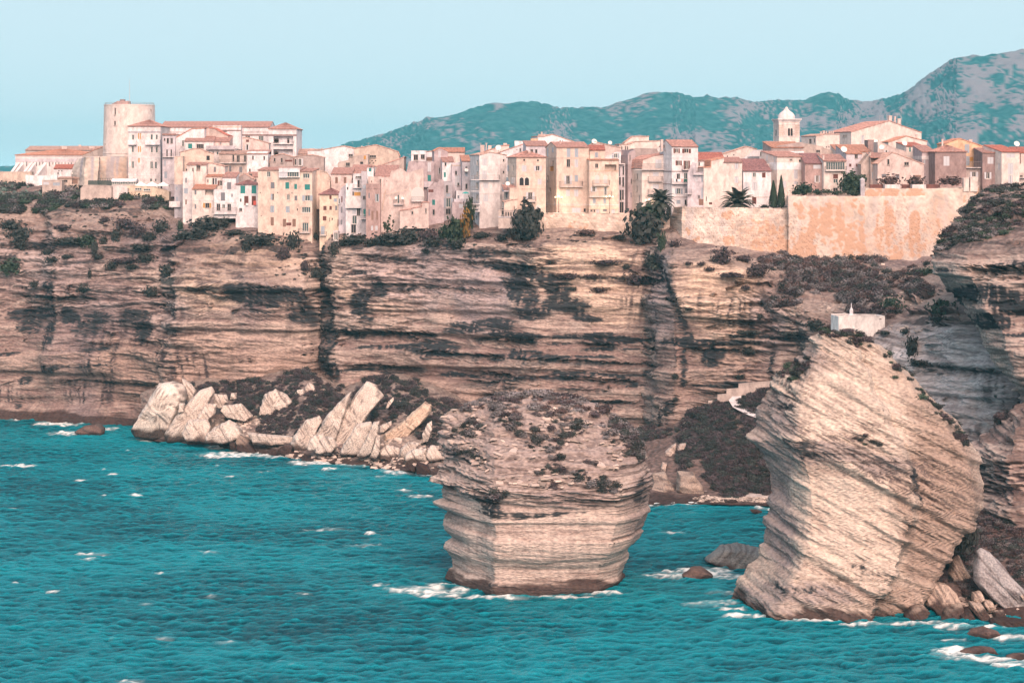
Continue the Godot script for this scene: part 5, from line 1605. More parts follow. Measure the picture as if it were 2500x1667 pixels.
func build_walls():
	var st := Stains.new()
	st.setup(1600, 420, 2420, 680)
	for b in [[1676, 560, 8, 8, 1.0, 0.0], [1700, 590, 14, 16, 0.9, 0.0], [1780, 525, 14, 12, 1.2, 0.0], [1786, 588, 22, 10, 1.2, 0.0], [1885, 562, 16, 6, 1.1, 0.0], [1912, 550, 14, 6, 1.1, 0.0], [1860, 600, 30, 14, 1.1, 0.0], [1900, 605, 60, 26, 1.1, 0.0], [1890, 570, 50, 30, 0.7, 0.0], [1830, 560, 40, 30, 0.5, 0.0], [1850, 590, 14, 14, 0.9, 0.0],
		[1960, 515, 24, 22, 0.8, 0.0], [2020, 530, 50, 34, 1.0, 0.0], [2030, 575, 80, 44, 0.95, 0.0], [1970, 600, 60, 30, 0.8, 0.0], [2090, 520, 16, 44, 1.2, 0.0], [2060, 600, 50, 40, 0.9, 0.0], [2098, 600, 10, 50, 1.2, 0.0], [2160, 560, 26, 70, 0.8, 0.0], [2185, 620, 30, 26, 0.8, 0.0], [2240, 570, 18, 60, 0.7, 0.0], [2270, 560, 30, 40, 0.6, 0.0], [2210, 600, 60, 30, 0.7, 0.0], [2350, 480, 14, 20, 0.7, 0.0]]:
		st.blot(b[0], b[1], b[2], b[3], b[4], b[5])
	var w1 := loft([
		[[1640, 503, 592], [1642, 505, 566], [1640, 515, 566], [1626, 600, 560], [1622, 660, 556]],
		[[1664, 502, 592], [1666, 504, 552], [1665, 514, 551.6], [1664, 600, 547], [1663, 660, 545]],
		[[1768, 502, 592], [1768, 507, 548], [1768, 516, 547.6], [1768, 600, 544], [1768, 660, 541]],
		[[1925, 502, 592], [1925, 508, 549], [1925, 518, 548.6], [1925, 610, 545], [1925, 690, 541]],
		[[1927, 502, 592], [1927, 508, 551], [1927, 518, 550.6], [1927, 610, 547], [1927, 690, 543]]], 300, [6, 6, 70, 30])
	masonry(w1, st, {"greys": 0.6, "courses": 0.62})
	tag(part("bastion_wall", w1.mesh, mats["vertex"], self), "pale grey battered corner of the rampart below the two palm trees", "rampart")
	var w2 := loft([
		[[1923, 475, 592], [1923, 478, 549], [1923, 484, 548.8], [1923, 610, 545.4], [1923, 700, 543]],
		[[1925, 475, 592], [1925, 478, 547], [1925, 484, 546.8], [1925, 610, 543.4], [1925, 700, 541]],
		[[2112, 475, 592], [2112, 479, 547], [2112, 486, 546.8], [2112, 620, 543.2], [2112, 700, 541]],
		[[2240, 475, 592], [2240, 479, 548], [2240, 486, 547.8], [2240, 620, 544], [2240, 700, 541]],
		[[2392, 470, 592], [2392, 474, 549], [2392, 482, 548.8], [2392, 620, 545.5], [2392, 700, 543]],
		[[2394, 470, 592], [2394, 474, 560], [2394, 482, 560], [2394, 620, 560], [2394, 700, 560]]], 330, [6, 4, 90, 30])
	masonry(w2, st, {"greys": 0.45})
	tag(part("bastion_wall", w2.mesh, mats["vertex"], self), "high orange stained rampart wall above the scrub slope", "rampart")
	# the upper battlement, set back a little, with embrasures
	st = Stains.new()
	st.setup(2100, 430, 2420, 500)
	for b in [[2140, 474, 30, 14, 1.3, 0.0], [2180, 470, 26, 14, 1.2, 0.0], [2230, 474, 34, 14, 1.2, 0.0], [2150, 480, 50, 8, 1.2, 0.0], [2382, 470, 8, 20, 1.2, 0.0]]:
		st.blot(b[0], b[1], b[2], b[3], b[4], b[5])
	var w3 := loft([
		[[2110, 456, 585], [2110, 460, 552], [2110, 464, 552], [2110, 495, 552]],
		[[2112, 456, 585], [2112, 460, 549.2], [2112, 464, 549.1], [2112, 495, 548.4]],
		[[2300, 452, 585], [2300, 460, 549.6], [2300, 464, 549.5], [2300, 495, 549]],
		[[2391, 450, 585], [2391, 456, 550.5], [2391, 461, 550.4], [2391, 495, 550]],
		[[2392, 450, 585], [2392, 456, 560], [2392, 461, 560], [2392, 495, 560]]], 160, [6, 3, 24])
	masonry(w3, st, {"greys": 0.4})
	tag(part("bastion_wall", w3.mesh, mats["vertex"], self), "upper battlement with orange band above the stained rampart", "rampart")
	# merlons
	zone(1840, 240, 4.9)
	for m in [["merlon", "squat merlon under the dry bush nearest the grey pillar", 1575, 1758, 1030, 1085, 0.5], ["merlon", "squat merlon right under the second dry bush on the battlement", 1905, 2068, 1030, 1085, 0.5]]:
		var a := P(zx(m[2]), zy(m[5]), 549.6)
		var b := P(zx(m[3]), zy(m[4]), 549.6)
		var g := thing(m[0], m[1], "merlon", a)
		var mb := MB.new()
		mb.box(Vector3(0, -1.0, -3.0), Vector3(b.x - a.x, b.y - a.y, 0))
		part("block", mb.commit(), plaster(wall_color("pale")), g)
	for m in [["low brick parapet between the grey pillar and the first dry bush", 1395, 1570, 1030, 1080], ["low brick parapet between the two dry bushes on the battlement", 1780, 1900, 1030, 1085], ["low brick parapet right of the second dry bush on the battlement", 2075, 2235, 1030, 1078]]:
		var a := P(zx(m[1]), zy(m[4]), 552.5)
		var b := P(zx(m[2]), zy(m[3]), 552.5)
		var g := thing("brick_parapet", m[0], "parapet", a)
		var mb := MB.new()
		mb.box(Vector3(0, -1.0, -0.6), Vector3(b.x - a.x, b.y - a.y - 0.14, 0))
		part("wall", mb.commit(), plaster(lin(0.17, 0.085, 0.08)), g)
		mb = MB.new()
		mb.box(Vector3(-0.06, b.y - a.y - 0.14, -0.66), Vector3(b.x - a.x + 0.06, b.y - a.y, 0.06))
		part("coping", mb.commit(), plaster(lin(0.22, 0.11, 0.10)), g)
	# grey pillar and the two white gate posts
	for m in [["grey stone pillar at the corner of the battlement", 1285, 1335, 960, 1175, "grey"], ["left of the two stone posts at the right end of the battlement", 2200, 2215, 0, 0, "pale"]]:
		if m[3] == 0 or m[4] == 0:
			continue
		var a := P(zx(m[1]), zy(m[4]), 548.5)
		var b := P(zx(m[2]), zy(m[3]), 548.5)
		var g := thing("pillar", m[0], "pillar", a)
		var mb := MB.new()
		mb.box(Vector3(0, -0.5, -1.4), Vector3(b.x - a.x, b.y - a.y - 0.5, 0))
		part("shaft", mb.commit(), plaster(wall_color(m[5])), g)
		mb = MB.new()
		mb.lathe([Vector2(0.72, 0), Vector2(0.72, 0.2), Vector2(0.5, 0.45), Vector2(0.1, 0.7), Vector2(0, 0.72)], 8)
		part("cap", mb.commit(), plaster(wall_color(m[5])), g, Vector3((b.x - a.x) * 0.5, b.y - a.y - 0.48, -0.7))
	zone(2200, 300, 5.227)
	for m in [["left of the two stone posts at the right end of the battlement", 805, 875, 700, 800], ["right of the two stone posts at the right end of the battlement", 890, 985, 690, 800]]:
		var a := P(zx(m[1]), zy(m[4]), 549.8)
		var b := P(zx(m[2]), zy(m[3]), 549.8)
		var g := thing("pillar", m[0], "pillar", a)
		var mb := MB.new()
		mb.box(Vector3(0, -1.5, -1.5), Vector3(b.x - a.x, b.y - a.y - 0.2, 0))
		part("shaft", mb.commit(), plaster(wall_color("cream")), g)
		mb = MB.new()
		mb.box(Vector3(-0.08, b.y - a.y - 0.2, -1.58), Vector3(b.x - a.x + 0.08, b.y - a.y, 0.08))
		part("cap", mb.commit(), plaster(wall_color("cream")), g)
	# the long terrace wall under the two tall peach houses
	st = Stains.new()
	st.setup(1300, 500, 1600, 600)
	st.blot(1400, 555, 40, 8, 0.6)
	var w4 := loft([
		[[1308, 518, 590], [1310, 519.5, 572], [1310, 523, 572], [1308, 560, 572], [1306, 620, 572]],
		[[1312, 518, 590], [1312, 519.5, 568], [1312, 523, 568], [1312, 560, 567], [1312, 620, 566]],
		[[1560, 518, 585], [1560, 521, 561], [1560, 525, 561], [1560, 570, 560], [1560, 620, 559]],
		[[1636, 518, 585], [1636, 521, 559], [1636, 525, 559], [1636, 570, 558], [1636, 620, 557]]], 220, [4, 3, 44, 20])
	masonry(w4, st, {"greys": 0.2, "courses": 0.45, "base": Color(0.55, 0.455, 0.40)})
	tag(part("terrace_wall", w4.mesh, mats["vertex"], self), "long low wall of small stones below the tall peach houses", "wall")
	# the grey bastion under the round tower
	zone(0, 180, 4.612)
	st = Stains.new()
	st.setup(150, 360, 330, 470)
	var w5 := loft([
		[[zx(880), zy(960), 690], [zx(868), zy(965), 668], [zx(835), zy(1000), 664], [zx(800), zy(1100), 661], [zx(780), zy(1250), 659]],
		[[zx(960), zy(930), 690], [zx(955), zy(935), 650], [zx(950), zy(1000), 649.5], [zx(945), zy(1100), 648.5], [zx(940), zy(1260), 647]],
		[[zx(1112), zy(930), 690], [zx(1112), zy(933), 650], [zx(1110), zy(1000), 649.5], [zx(1100), zy(1100), 648.5], [zx(1090), zy(1260), 647]],
		[[zx(1118), zy(930), 690], [zx(1118), zy(933), 660], [zx(1118), zy(1000), 659.5], [zx(1116), zy(1100), 659], [zx(1112), zy(1260), 658]],
		[[zx(1445), zy(930), 690], [zx(1445), zy(935), 661], [zx(1445), zy(1000), 660.5], [zx(1445), zy(1100), 660], [zx(1445), zy(1260), 659]]], 150, [4, 16, 22, 30])
	masonry(w5, st, {"greys": 1.1, "grey": Color(0.33, 0.305, 0.325), "base": Color(0.48, 0.42, 0.385)})
	tag(part("bastion_wall", w5.mesh, mats["vertex"], self), "streaked grey bastion wall under the round tower", "rampart")

# ------------------------------------------------------------------ the town, from left to right
func build_town():
	town_west()
	town_centre_west()
	town_centre()
	town_east()
	towers()

func town_west():
	zone(0, 180, 4.612)
	# the barracks far left
	var b := house("barracks", "long pale barracks with slanting buttresses at the far left", 720, 168, 1150, 1150, {"top": 917, "Yr": 850, "roof": "h", "rc": "orange", "wc": "pale", "l": 26, "yaw": 4, "cat": "building", "band": "955,1.1,lilac;920,0.35,pale", "w": "s 255,992,264,1040;s 290,992,299,1040;s 328,992,337,1030;s 364,992,373,1030;s 400,992,409,1040;s 436,992,445,1030;s 472,992,481,1030;s 508,992,517,1040;s 544,992,553,1040;s 585,995,593,1025;s 617,995,625,1025;s 652,995,660,1025;s 688,998,696,1025;s 722,998,730,1025;s 758,998,766,1025;s 794,998,802,1025"})
	for k in [[190, 995, 70, 1090], [235, 1000, 130, 1090], [330, 1000, 225, 1090], [372, 1000, 275, 1090], [490, 1000, 370, 1100]]:
		var mb := MB.new()
		var t := b.t_of(zx(k[0]))
		var y := b.y_of(zy(k[1]), t)
		for s in [0.0, 0.9]:
			mb.tri(Vector3(t + s, y, 0.01), Vector3(t + s, -0.5, 0.01), Vector3(t + s - 2.6, -0.5, 7.0), Vector3(1 if s > 0.0 else -1, 0, 0))
		mb.quad(Vector3(t, y, 0.01), Vector3(t + 0.9, y, 0.01), Vector3(t - 1.7, -0.5, 7.0), Vector3(t - 2.6, -0.5, 7.0), Vector3(0, 1, 1))
		part("buttress", mb.commit(), plaster(wall_color("pale")), b.node)
	house("barracks", "second row of pink roofs rising behind the long pale barracks", 770, 280, 1155, 1000, {"top": 862, "Yr": 818, "roof": "g", "rc": "old", "wc": "stone", "l": 16, "cat": "building", "ch": "360,835,400,860,0.2;470,835,510,860,0.2;560,838,600,862,0.2;690,815,745,880,0.1;840,840,880,870,0.2;1000,820,1060,860,0.2;1080,812,1095,830;880,800,905,830"})
	house("wing", "red roofed wing wedged between the barracks and the round tower", 705, 920, 1160, 1100, {"top": [920, 918, 1150, 826, 1160, 826], "roof": "p", "rc": "orange", "wc": "stone", "l": 14})
	house("cottage", "small white cottage with a red roof in front of the barracks", 690, 600, 812, 1150, {"top": 1068, "Yr": 1025, "roof": "g", "rc": "red", "wc": "white", "l": 8, "w": "s 650,1088,664,1100;s 682,1088,696,1100;d 640,1108,655,1130"})
	house("garden_wall", "low orange stone wall at the far left edge below the barracks", 690, -20, 350, 1150, {"top": 1105, "wc": "ochre", "l": 3, "cat": "wall"})
	house("fence", "white slatted terrace fence below the barracks", 668, 280, 640, 1180, {"top": [280, 1140, 400, 1150, 640, 1140], "wc": "bright", "l": 1.2, "cat": "fence"})
	house("shed", "ochre shed with a dark doorway beside the street lamp", 652, 640, 880, 1250, {"top": 1180, "roof": "s", "Yr": 1165, "rc": "old", "wc": "ochre", "l": 5, "w": "d 705,1195,755,1222;n 805,1185,870,1240"})
	house("shed", "low shed with pale blue panels at the edge of the scrub", 645, 470, 690, 1265, {"top": 1200, "wc": "stone", "l": 4, "w": "w 480,1210,545,1250;b 590,1225,668,1260"})
	house("garden_wall", "broken stone garden wall at the cliff edge below the grey bastion", 632, 900, 1250, 1440, {"top": [900, 1290, 950, 1255, 1180, 1258, 1250, 1270], "wc": "stone", "l": 2.5, "cat": "wall"})
	house("garden_wall", "cream block wall under the white vaulted pavilion", 634, 1245, 1430, 1390, {"top": [1245, 1265, 1300, 1262, 1430, 1290], "wc": "pale", "l": 3, "cat": "wall"})
	house("garden_wall", "cream wall with small windows under the row of white tents", 636, 1425, 1900, 1380, {"top": [1425, 1262, 1520, 1262, 1720, 1275, 1840, 1310, 1900, 1330], "wc": "yellow", "l": 3, "cat": "wall", "w": "g 1515,1284,1592,1312;g 1612,1290,1690,1320"})
	# the big cream building: a left wing, the long block, a right wing with loggias
	var big := house("mansion", "huge cream building under one long red roof beside the round tower", 655, 1440, 1802, 1245, {"top": 592, "Yr": 520, "roof": "h", "rc": "pink", "wc": "pale", "l": 18, "yaw": 0, "cat": "building", "ext": 4, "band": "648,0.45,grey;635,0.3,white;940,0.2,white;1135,0.2,white", "balc": "white", "par": "1432,742,1530,794;1628,742,1795,794", "w": "g 1480,685,1505,745;y 1550,668,1562,735;y 1571,668,1582,735;g 1690,682,1716,750;g 1748,685,1772,742;g 1478,815,1502,885;y 1550,815,1562,882;y 1571,815,1582,882;g 1692,818,1716,888;g 1748,818,1772,888;g 1474,985,1505,1065;y 1552,950,1568,1000;g 1686,988,1718,1070;g 1738,990,1763,1068;g 1680,1180,1710,1215;g 1738,1182,1758,1212;g 1470,1176,1520,1200"})
	zone(400, 280, 4.9)
	house("long_block", "", 672, -42, 1262, 620, {"top": 150, "Yr": 84, "roof": "g", "rc": "pink", "wc": "white", "l": 16, "ext": 4, "band": "232,0.5,brown;205,0.12,brown", "w": "g 970,250,1028,310;g 1128,255,1190,318;s 848,242,885,270;g 0,280,30,345;d 1010,300,1020,320"}, big.node)
	house("parapet_block", "", 669, 580, 918, 300, {"top": 132, "roof": "f", "wc": "white", "l": 3, "band": "180,0.4,brown;142,0.2,orange", "w": "l 690,188,752,205"}, big.node)
	house("right_wing", "", 664, 1252, 1582, 620, {"top": 172, "Yr": 96, "roof": "h", "rc": "pink", "wc": "white", "l": 18, "ext": 4, "band": "234,0.5,brown;178,0.25,white", "w": "l 1305,255,1545,345;l 1305,412,1540,490", "bal": "1305,322,1545,346"}, big.node)
	for w in [["g", 1310, 275, 1375, 340], ["g", 1468, 278, 1502, 343], ["g", 1312, 430, 1372, 488], ["w", 1440, 430, 1496, 488]]:
		house("loggia_window", "", 665.5, w[1], w[3], w[4], {"top": w[2], "wc": "white", "l": 0.1, "ext": 0, "w": "%s %d,%d,%d,%d" % [w[0], w[1] + 4, w[2] + 4, w[3] - 4, w[4] - 2]}, big.node)
	# below it
	house("townhouse", "lilac grey house with an iron balcony left of the tall peach gable", 646, -22, 132, 860, {"top": 245, "roof": "s", "Yr": 225, "wc": "lilac", "l": 9, "yaw": 8, "w": "d -5,282,15,312;d 28,280,56,345;d 74,280,103,345;d 24,415,42,498;d 75,415,92,498;b 0,545,18,612;b 0,680,34,760", "bal": "-20,460,110,502", "band": "512,0.2,lilac;830,0.2,grey"})
	house("townhouse", "tall peach house with a stepped gable near the large cream building", 628, 192, 592, 760, {"top": [192, 455, 240, 440, 340, 412, 430, 410, 500, 442, 592, 472], "roof": "p", "rc": "old", "wc": "peach", "l": 9, "yaw": 10, "ext": 5, "w": "s 505,490,545,545"})
	house("townhouse", "orange shed wall with rooftop water tank left of the tall peach house", 622, 122, 222, 838, {"top": 500, "roof": "f", "wc": "peach", "l": 7, "yaw": 4, "ext": 1})
	house("townhouse", "narrow grey back wall with a white balcony at the cliff edge", 616, 122, 225, 1232, {"top": 838, "roof": "f", "wc": "grey", "l": 7, "yaw": 6, "w": "b 140,850,158,900;b 142,985,162,1058", "par": "58,1035,190,1098"})
	house("townhouse", "tall narrow grey cream house with an attic loggia at the cliff edge", 610, 222, 345, 1195, {"top": 682, "roof": "f", "wc": "pale", "l": 6, "yaw": 8, "w": "k 252,755,270,815;b 236,880,284,942;n 252,1015,270,1075"})
	house("attic", "open roofed attic with a dark loggia over the narrow grey cream house", 614, 270, 505, 860, {"top": 602, "roof": "s", "Yr": 572, "rc": "pink", "wc": "cream", "l": 6, "w": "d 335,635,352,680;l 385,608,432,680;s 260,645,275,670"})
	house("townhouse", "cream house with a sloping top wall below the stepped peach gable", 617, 500, 724, 860, {"top": [500, 580, 575, 585, 724, 622], "roof": "p", "rc": "old", "wc": "cream", "l": 7, "w": "k 592,622,620,685;d 500,660,525,686"})
	house("townhouse", "cream house with orange shutters and a loggia under an orange roof", 607, 335, 600, 1195, {"top": 893, "roof": "s", "Yr": 838, "rc": "orange", "wc": "cream", "l": 7, "w": "k 362,905,386,956;l 488,896,586,960;k 365,1070,383,1124;d 490,1056,540,1115;y 465,1056,488,1115;y 541,1056,560,1115", "band": "1020,0.15,pale", "balc": "cream"})
	house("townhouse", "small cream house with a brown window above the orange roof", 613, 500, 745, 900, {"top": 742, "roof": "s", "Yr": 700, "rc": "orange", "wc": "cream", "l": 7, "w": "d 575,760,600,835;o 608,760,628,835;d 515,775,530,806;q 660,788,695,850"})
	house("townhouse", "white house with one big grey shutter under a pink roof", 611, 698, 858, 912, {"top": [698, 752, 858, 752], "roof": "s", "Yr": 692, "rc": "pink", "wc": "white", "l": 8, "w": "k 752,808,802,906"})
	house("townhouse", "white house with glass doors and a railed terrace on the cliff edge", 606, 598, 858, 1188, {"top": 898, "roof": "f", "wc": "white", "l": 5, "yaw": 3, "ext": 1.2, "w": "k 678,930,728,1030;k 803,945,820,984;d 626,1064,671,1146;g 693,1072,730,1122;d 756,1066,801,1146", "bal": "574,1112,866,1184", "band": "1048,0.15,pale"})
	house("townhouse", "white house with teal shutters above and brown shutters below", 606, 856, 1130, 1300, {"top": 836, "roof": "h", "Yr": 782, "rc": "dark", "wc": "white", "l": 8, "yaw": 3, "w": "t 912,848,970,942;t 1045,848,1103,942;r 958,972,1008,1082;r 1048,972,1098,1082;s 908,1003,925,1042;d 897,1116,934,1155"})
	house("townhouse", "grey gabled back house behind the white house with teal shutters", 618, 855, 1080, 900, {"top": [855, 790, 958, 705, 1080, 780], "roof": "p", "rc": "old", "wc": "taupe", "l": 8})
	# upper rows
	house("townhouse", "house with a wide orange roof and chimney in front of the long red roof", 650, 150, 480, 430, {"top": [150, 275, 330, 172, 480, 165], "roof": "p", "rc": "orange", "wc": "white", "l": 14, "w": "g 210,305,240,378", "ch": "382,165,410,190,0.3"})
	house("townhouse", "cream house with a teal window under a broad pink roof", 644, 245, 590, 430, {"top": 320, "roof": "s", "Yr": 245, "rc": "pink", "wc": "pale", "l": 12, "yaw": 4, "w": "t 286,345,335,405;d 386,350,474,406", "ch": "475,165,545,270,0.8"})
	house("townhouse", "red roofed house with a round arch behind the roof terraces", 654, 540, 765, 340, {"top": [540, 162, 600, 165, 700, 225, 765, 255], "roof": "p", "rc": "red", "wc": "stone", "l": 9, "ch": "665,225,705,280,0.1"})
	house("townhouse", "roof terrace house with a greenish balustrade and potted plants", 640, 495, 850, 520, {"top": 408, "roof": "f", "wc": "pale", "l": 8, "ext": 4, "par": "500,370,845,410", "balc": "grey", "w": "b 530,430,548,470;g 575,440,595,490;g 625,440,650,480"})
	house("townhouse", "low pink roofed house with small vents under the roof terrace", 648, 500, 780, 420, {"top": 322, "roof": "s", "Yr": 262, "rc": "pink", "wc": "pinkish", "l": 8, "w": "d 505,345,525,400;s 535,350,545,365;s 558,350,568,365;k 672,312,684,358"})
	house("townhouse", "pinkish house front with a brown window below the right loggias", 645, 940, 1252, 520, {"top": [940, 285, 975, 275, 1060, 290, 1252, 345], "roof": "p", "rc": "old", "wc": "pinkish", "l": 9, "yaw": 3, "w": "r 980,296,1015,326;o 982,356,1006,425"})
	house("townhouse", "beige house with a long balcony and three dark openings", 634, 658, 985, 720, {"top": 470, "roof": "s", "Yr": 432, "rc": "old", "wc": "stone", "l": 8, "w": "d 815,480,838,560;d 866,484,905,568;d 952,484,988,560;k 778,610,803,680;k 898,622,934,692", "bal": "662,532,980,575"})
	house("townhouse", "white house with two small windows right of the long balcony", 634.5, 980, 1242, 720, {"top": [980, 470, 1000, 438, 1242, 435], "roof": "s", "Yr": 425, "rc": "pink", "wc": "bright", "l": 9, "w": "d 1052,490,1072,535;d 1187,495,1207,540;d 1015,645,1035,692"})
	house("townhouse", "low pink roofed house at the foot of the small white house", 622, 985, 1140, 860, {"top": 745, "roof": "s", "Yr": 690, "rc": "pink", "wc": "cream", "l": 6, "w": "d 1010,705,1052,740"})
	house("townhouse", "taupe house with a brown awning and a rounded gable", 636, 1262, 1912, 680, {"top": [1262, 580, 1285, 500, 1420, 470, 1540, 510, 1650, 490, 1780, 482, 1912, 515], "roof": "p", "rc": "old", "wc": "taupe", "l": 9, "yaw": 3, "w": "d 1310,515,1334,560;d 1395,515,1420,572;q 1560,522,1585,605;o 1606,525,1644,608;r 1448,540,1535,560"})
	house("townhouse", "distant house with pink roofs and chimneys behind the taupe house", 668, 1578, 1910, 520, {"top": 470, "roof": "g", "Yr": 415, "rc": "old", "wc": "pinkish", "l": 12, "ch": "1655,405,1720,420;1735,403,1795,418;1885,395,1897,430"})

func town_centre_west():
	zone(400, 280, 4.9)
	var p := house("townhouse", "big weathered peach block with five rows of windows on the cliff", 601, 1122, 1632, 1345, {"top": 665, "roof": "s", "Yr": 632, "rc": "pink", "wc": "peach", "l": 10, "yaw": -4, "ext": 5, "w": "g 1228,680,1272,745;g 1472,682,1610,745;k 1275,808,1321,882;t 1450,808,1496,886;t 1558,828,1590,890;b 1275,946,1296,1018;e 1296,946,1312,1018;g 1468,955,1503,1022;k 1560,968,1593,1026;b 1270,1088,1318,1168;b 1455,1095,1502,1170;s 1588,1120,1600,1146;n 1275,1228,1312,1325;n 1420,1246,1460,1340;r 1462,1290,1522,1325;n 1535,1246,1576,1340;s 1145,925,1155,940;s 1354,925,1364,940;s 1525,930,1535,944;s 1155,1205,1165,1218"})
	house("roof_terrace", "", 599.5, 1372, 1622, 752, {"top": 640, "roof": "f", "wc": "bright", "l": 4, "ext": 0, "w": "g 1472,684,1612,744;w 1380,684,1468,744", "band": "676,0.25,bright"}, p.node)
	house("right_bay", "", 600, 1626, 1772, 1415, {"top": 682, "roof": "s", "Yr": 645, "rc": "pink", "wc": "peach", "l": 10, "yaw": -6, "ext": 5, "w": "g 1660,704,1740,760;t 1682,832,1746,898;u 1684,965,1745,1030;g 1648,1104,1752,1170;g 1652,1292,1727,1395", "bal": "1605,1360,1745,1408", "band": "1215,0.2,peach"}, p.node)
	house("townhouse", "stained windowless gable wall right of the big peach block", 606, 1772, 1985, 1000, {"top": [1772, 660, 1850, 672, 1905, 690, 1960, 760, 1985, 800], "roof": "f", "wc": "peach", "l": 6, "yaw": -5})
	zone(780, 330, 5.407)
	house("townhouse", "yellow ochre house with dark red windows under a dusky roof", 599, -2, 250, 1345, {"top": 785, "roof": "h", "Yr": 700, "rc": "dark", "wc": "yellow", "l": 9, "yaw": -3, "ext": 5, "w": "r 128,795,157,846;b 185,835,230,880;r 48,935,90,990;r 128,935,158,986;k 205,930,230,990;r 40,1068,88,1126;s 128,1090,136,1140;s 158,1092,172,1122;b 14,1200,65,1310", "bal": "0,1270,85,1318"})
	house("townhouse", "narrow lilac house with red shutters beside the yellow ochre house", 598, 250, 415, 1310, {"top": [250, 780, 285, 700, 340, 660, 415, 690], "roof": "f", "wc": "lilac", "l": 8, "yaw": -4, "ext": 5, "w": "o 252,835,268,905;r 285,805,300,885;k 283,945,298,1025;r 236,1112,250,1200;k 262,1120,272,1180;k 280,1115,298,1180;n 360,1180,388,1250;w 330,1190,345,1250"})
	house("bay_window", "grey glazed bay window on a bracket hanging over the cliff", 594, 180, 244, 1400, {"top": 1268, "roof": "f", "wc": "pale", "l": 4, "ext": 0, "cat": "bay window", "w": "g 190,1280,212,1380;g 214,1280,238,1380"})
	house("townhouse", "white house with stacked balconies and an orange screen", 595, 345, 556, 1290, {"top": [345, 640, 440, 640, 442, 512, 556, 510], "roof": "f", "wc": "white", "l": 8, "yaw": 4, "ext": 4, "w": "d 474,540,550,560;d 498,592,530,690;s 360,685,378,720;y 455,750,540,830;d 432,745,452,800;w 430,960,480,1045;d 490,960,535,1060;g 430,1060,490,1170;d 415,1180,480,1290", "bal": "440,655,550,690", "par": "340,828,555,955;355,800,545,830"})
	house("townhouse", "grey house with a glass sided stair beside the stacked balconies", 593, 552, 622, 1180, {"top": [552, 478, 622, 482], "roof": "f", "wc": "grey", "l": 7, "yaw": 3, "ext": 6, "w": "b 570,660,610,705;d 570,800,608,850;g 572,975,608,1045;t 580,980,608,1070", "bal": "490,1060,610,1102"})
	house("townhouse", "mauve brown tower house with a teal window", 588, 612, 800, 1300, {"top": 645, "roof": "f", "wc": "rose", "l": 9, "yaw": -2, "ext": 4, "w": "k 645,760,661,832;u 748,776,772,876;k 645,980,662,1062;n 684,1000,710,1116;n 748,1000,770,1116;w 678,1195,705,1256;w 734,1195,766,1252", "band": "700,0.12,rose"})
	house("townhouse", "small pink walled house under the tiled slope by the mauve tower", 596, 640, 815, 780, {"top": 550, "roof": "f", "wc": "pinkish", "l": 8, "w": "d 795,580,812,635;s 680,600,690,625"})
	var v := house("townhouse", "wide blank peach wall with a slanting drain pipe and one balcony", 590, 798, 1372, 1090, {"top": [798, 560, 925, 555, 945, 470, 975, 480, 1060, 440, 1165, 505, 1255, 470, 1372, 440], "roof": "f", "wc": "pinkish", "l": 9, "yaw": 2, "ext": 5, "w": "g 1025,786,1054,900;d 800,580,812,632;s 880,600,890,610;v 1215,690,1375,870", "bal": "975,850,1110,910;1212,812,1370,868"})
	house("tiled_slope", "", 598, 728, 1010, 640, {"top": [728, 545, 935, 548, 1010, 545], "roof": "s", "Yr": 400, "rc": "pink", "wc": "pinkish", "l": 16, "ext": 0}, v.node)
	house("townhouse", "pink roofed house with two brown shutters behind the stacked balconies", 606, 150, 425, 740, {"top": 515, "roof": "s", "Yr": 432, "rc": "pink", "wc": "pinkish", "l": 11, "w": "n 205,553,240,634;n 318,553,352,634;d 425,560,440,605"})
	house("townhouse", "house with an uneven pink roof left of the white dormer", 610, 400, 640, 620, {"top": 520, "roof": "s", "Yr": 395, "rc": "pink", "wc": "pinkish", "l": 14})
	house("dormer", "white dormer house with one teal window among pink roofs", 604, 625, 712, 560, {"top": 420, "roof": "s", "Yr": 408, "rc": "pink", "wc": "bright", "l": 6, "w": "t 648,434,684,480"})
	house("townhouse", "long pink roof climbing to the right behind the white dormer", 618, 640, 1112, 560, {"top": [640, 412, 780, 415, 800, 408, 960, 350, 1112, 292], "roof": "p", "rc": "pink", "wc": "stone", "l": 14})
	house("townhouse", "peach gable with crumbling parapet in front of the long pink roof", 612, 780, 1010, 600, {"top": [780, 480, 790, 470, 830, 450, 925, 412, 1010, 470], "roof": "f", "wc": "peach", "l": 4})
	house("hall", "large white gable wall at the top of the west town", 652, -160, 462, 480, {"top": [-160, 205, 0, 203, 160, 172, 322, 146, 400, 164, 462, 182], "roof": "p", "rc": "old", "wc": "bright", "l": 18, "cat": "building"})
	house("ruin", "beige stone building with scaffolding and a crumbling top", 640, 455, 1052, 420, {"top": [455, 185, 490, 172, 560, 165, 640, 150, 742, 130, 860, 165, 1030, 218, 1052, 285], "roof": "p", "rc": "old", "wc": "ochre", "l": 12, "cat": "building", "yaw": 2, "w": "d 660,262,745,296;s 640,330,655,345;s 685,330,700,345;s 730,330,745,345;s 655,360,670,375;s 700,360,715,375", "ch": "548,140,565,180,0.05;610,140,628,180,0.05;915,170,935,205,0.1"})
	house("ruin", "broken grey stone front with a dark stair below the crumbling building", 634, 238, 640, 450, {"top": [238, 380, 250, 360, 380, 330, 385, 290, 640, 250], "roof": "f", "wc": "stone", "l": 6, "w": "d 380,245,440,280;y 582,270,612,318;d 345,360,400,410;s 535,350,575,380"})
	house("townhouse", "small white box house with two deep dark openings on the skyline", 622, 1210, 1405, 380, {"top": 208, "roof": "f", "wc": "bright", "l": 8, "w": "d 1240,255,1300,330;d 1335,255,1388,315", "band": "240,0.3,bright"})
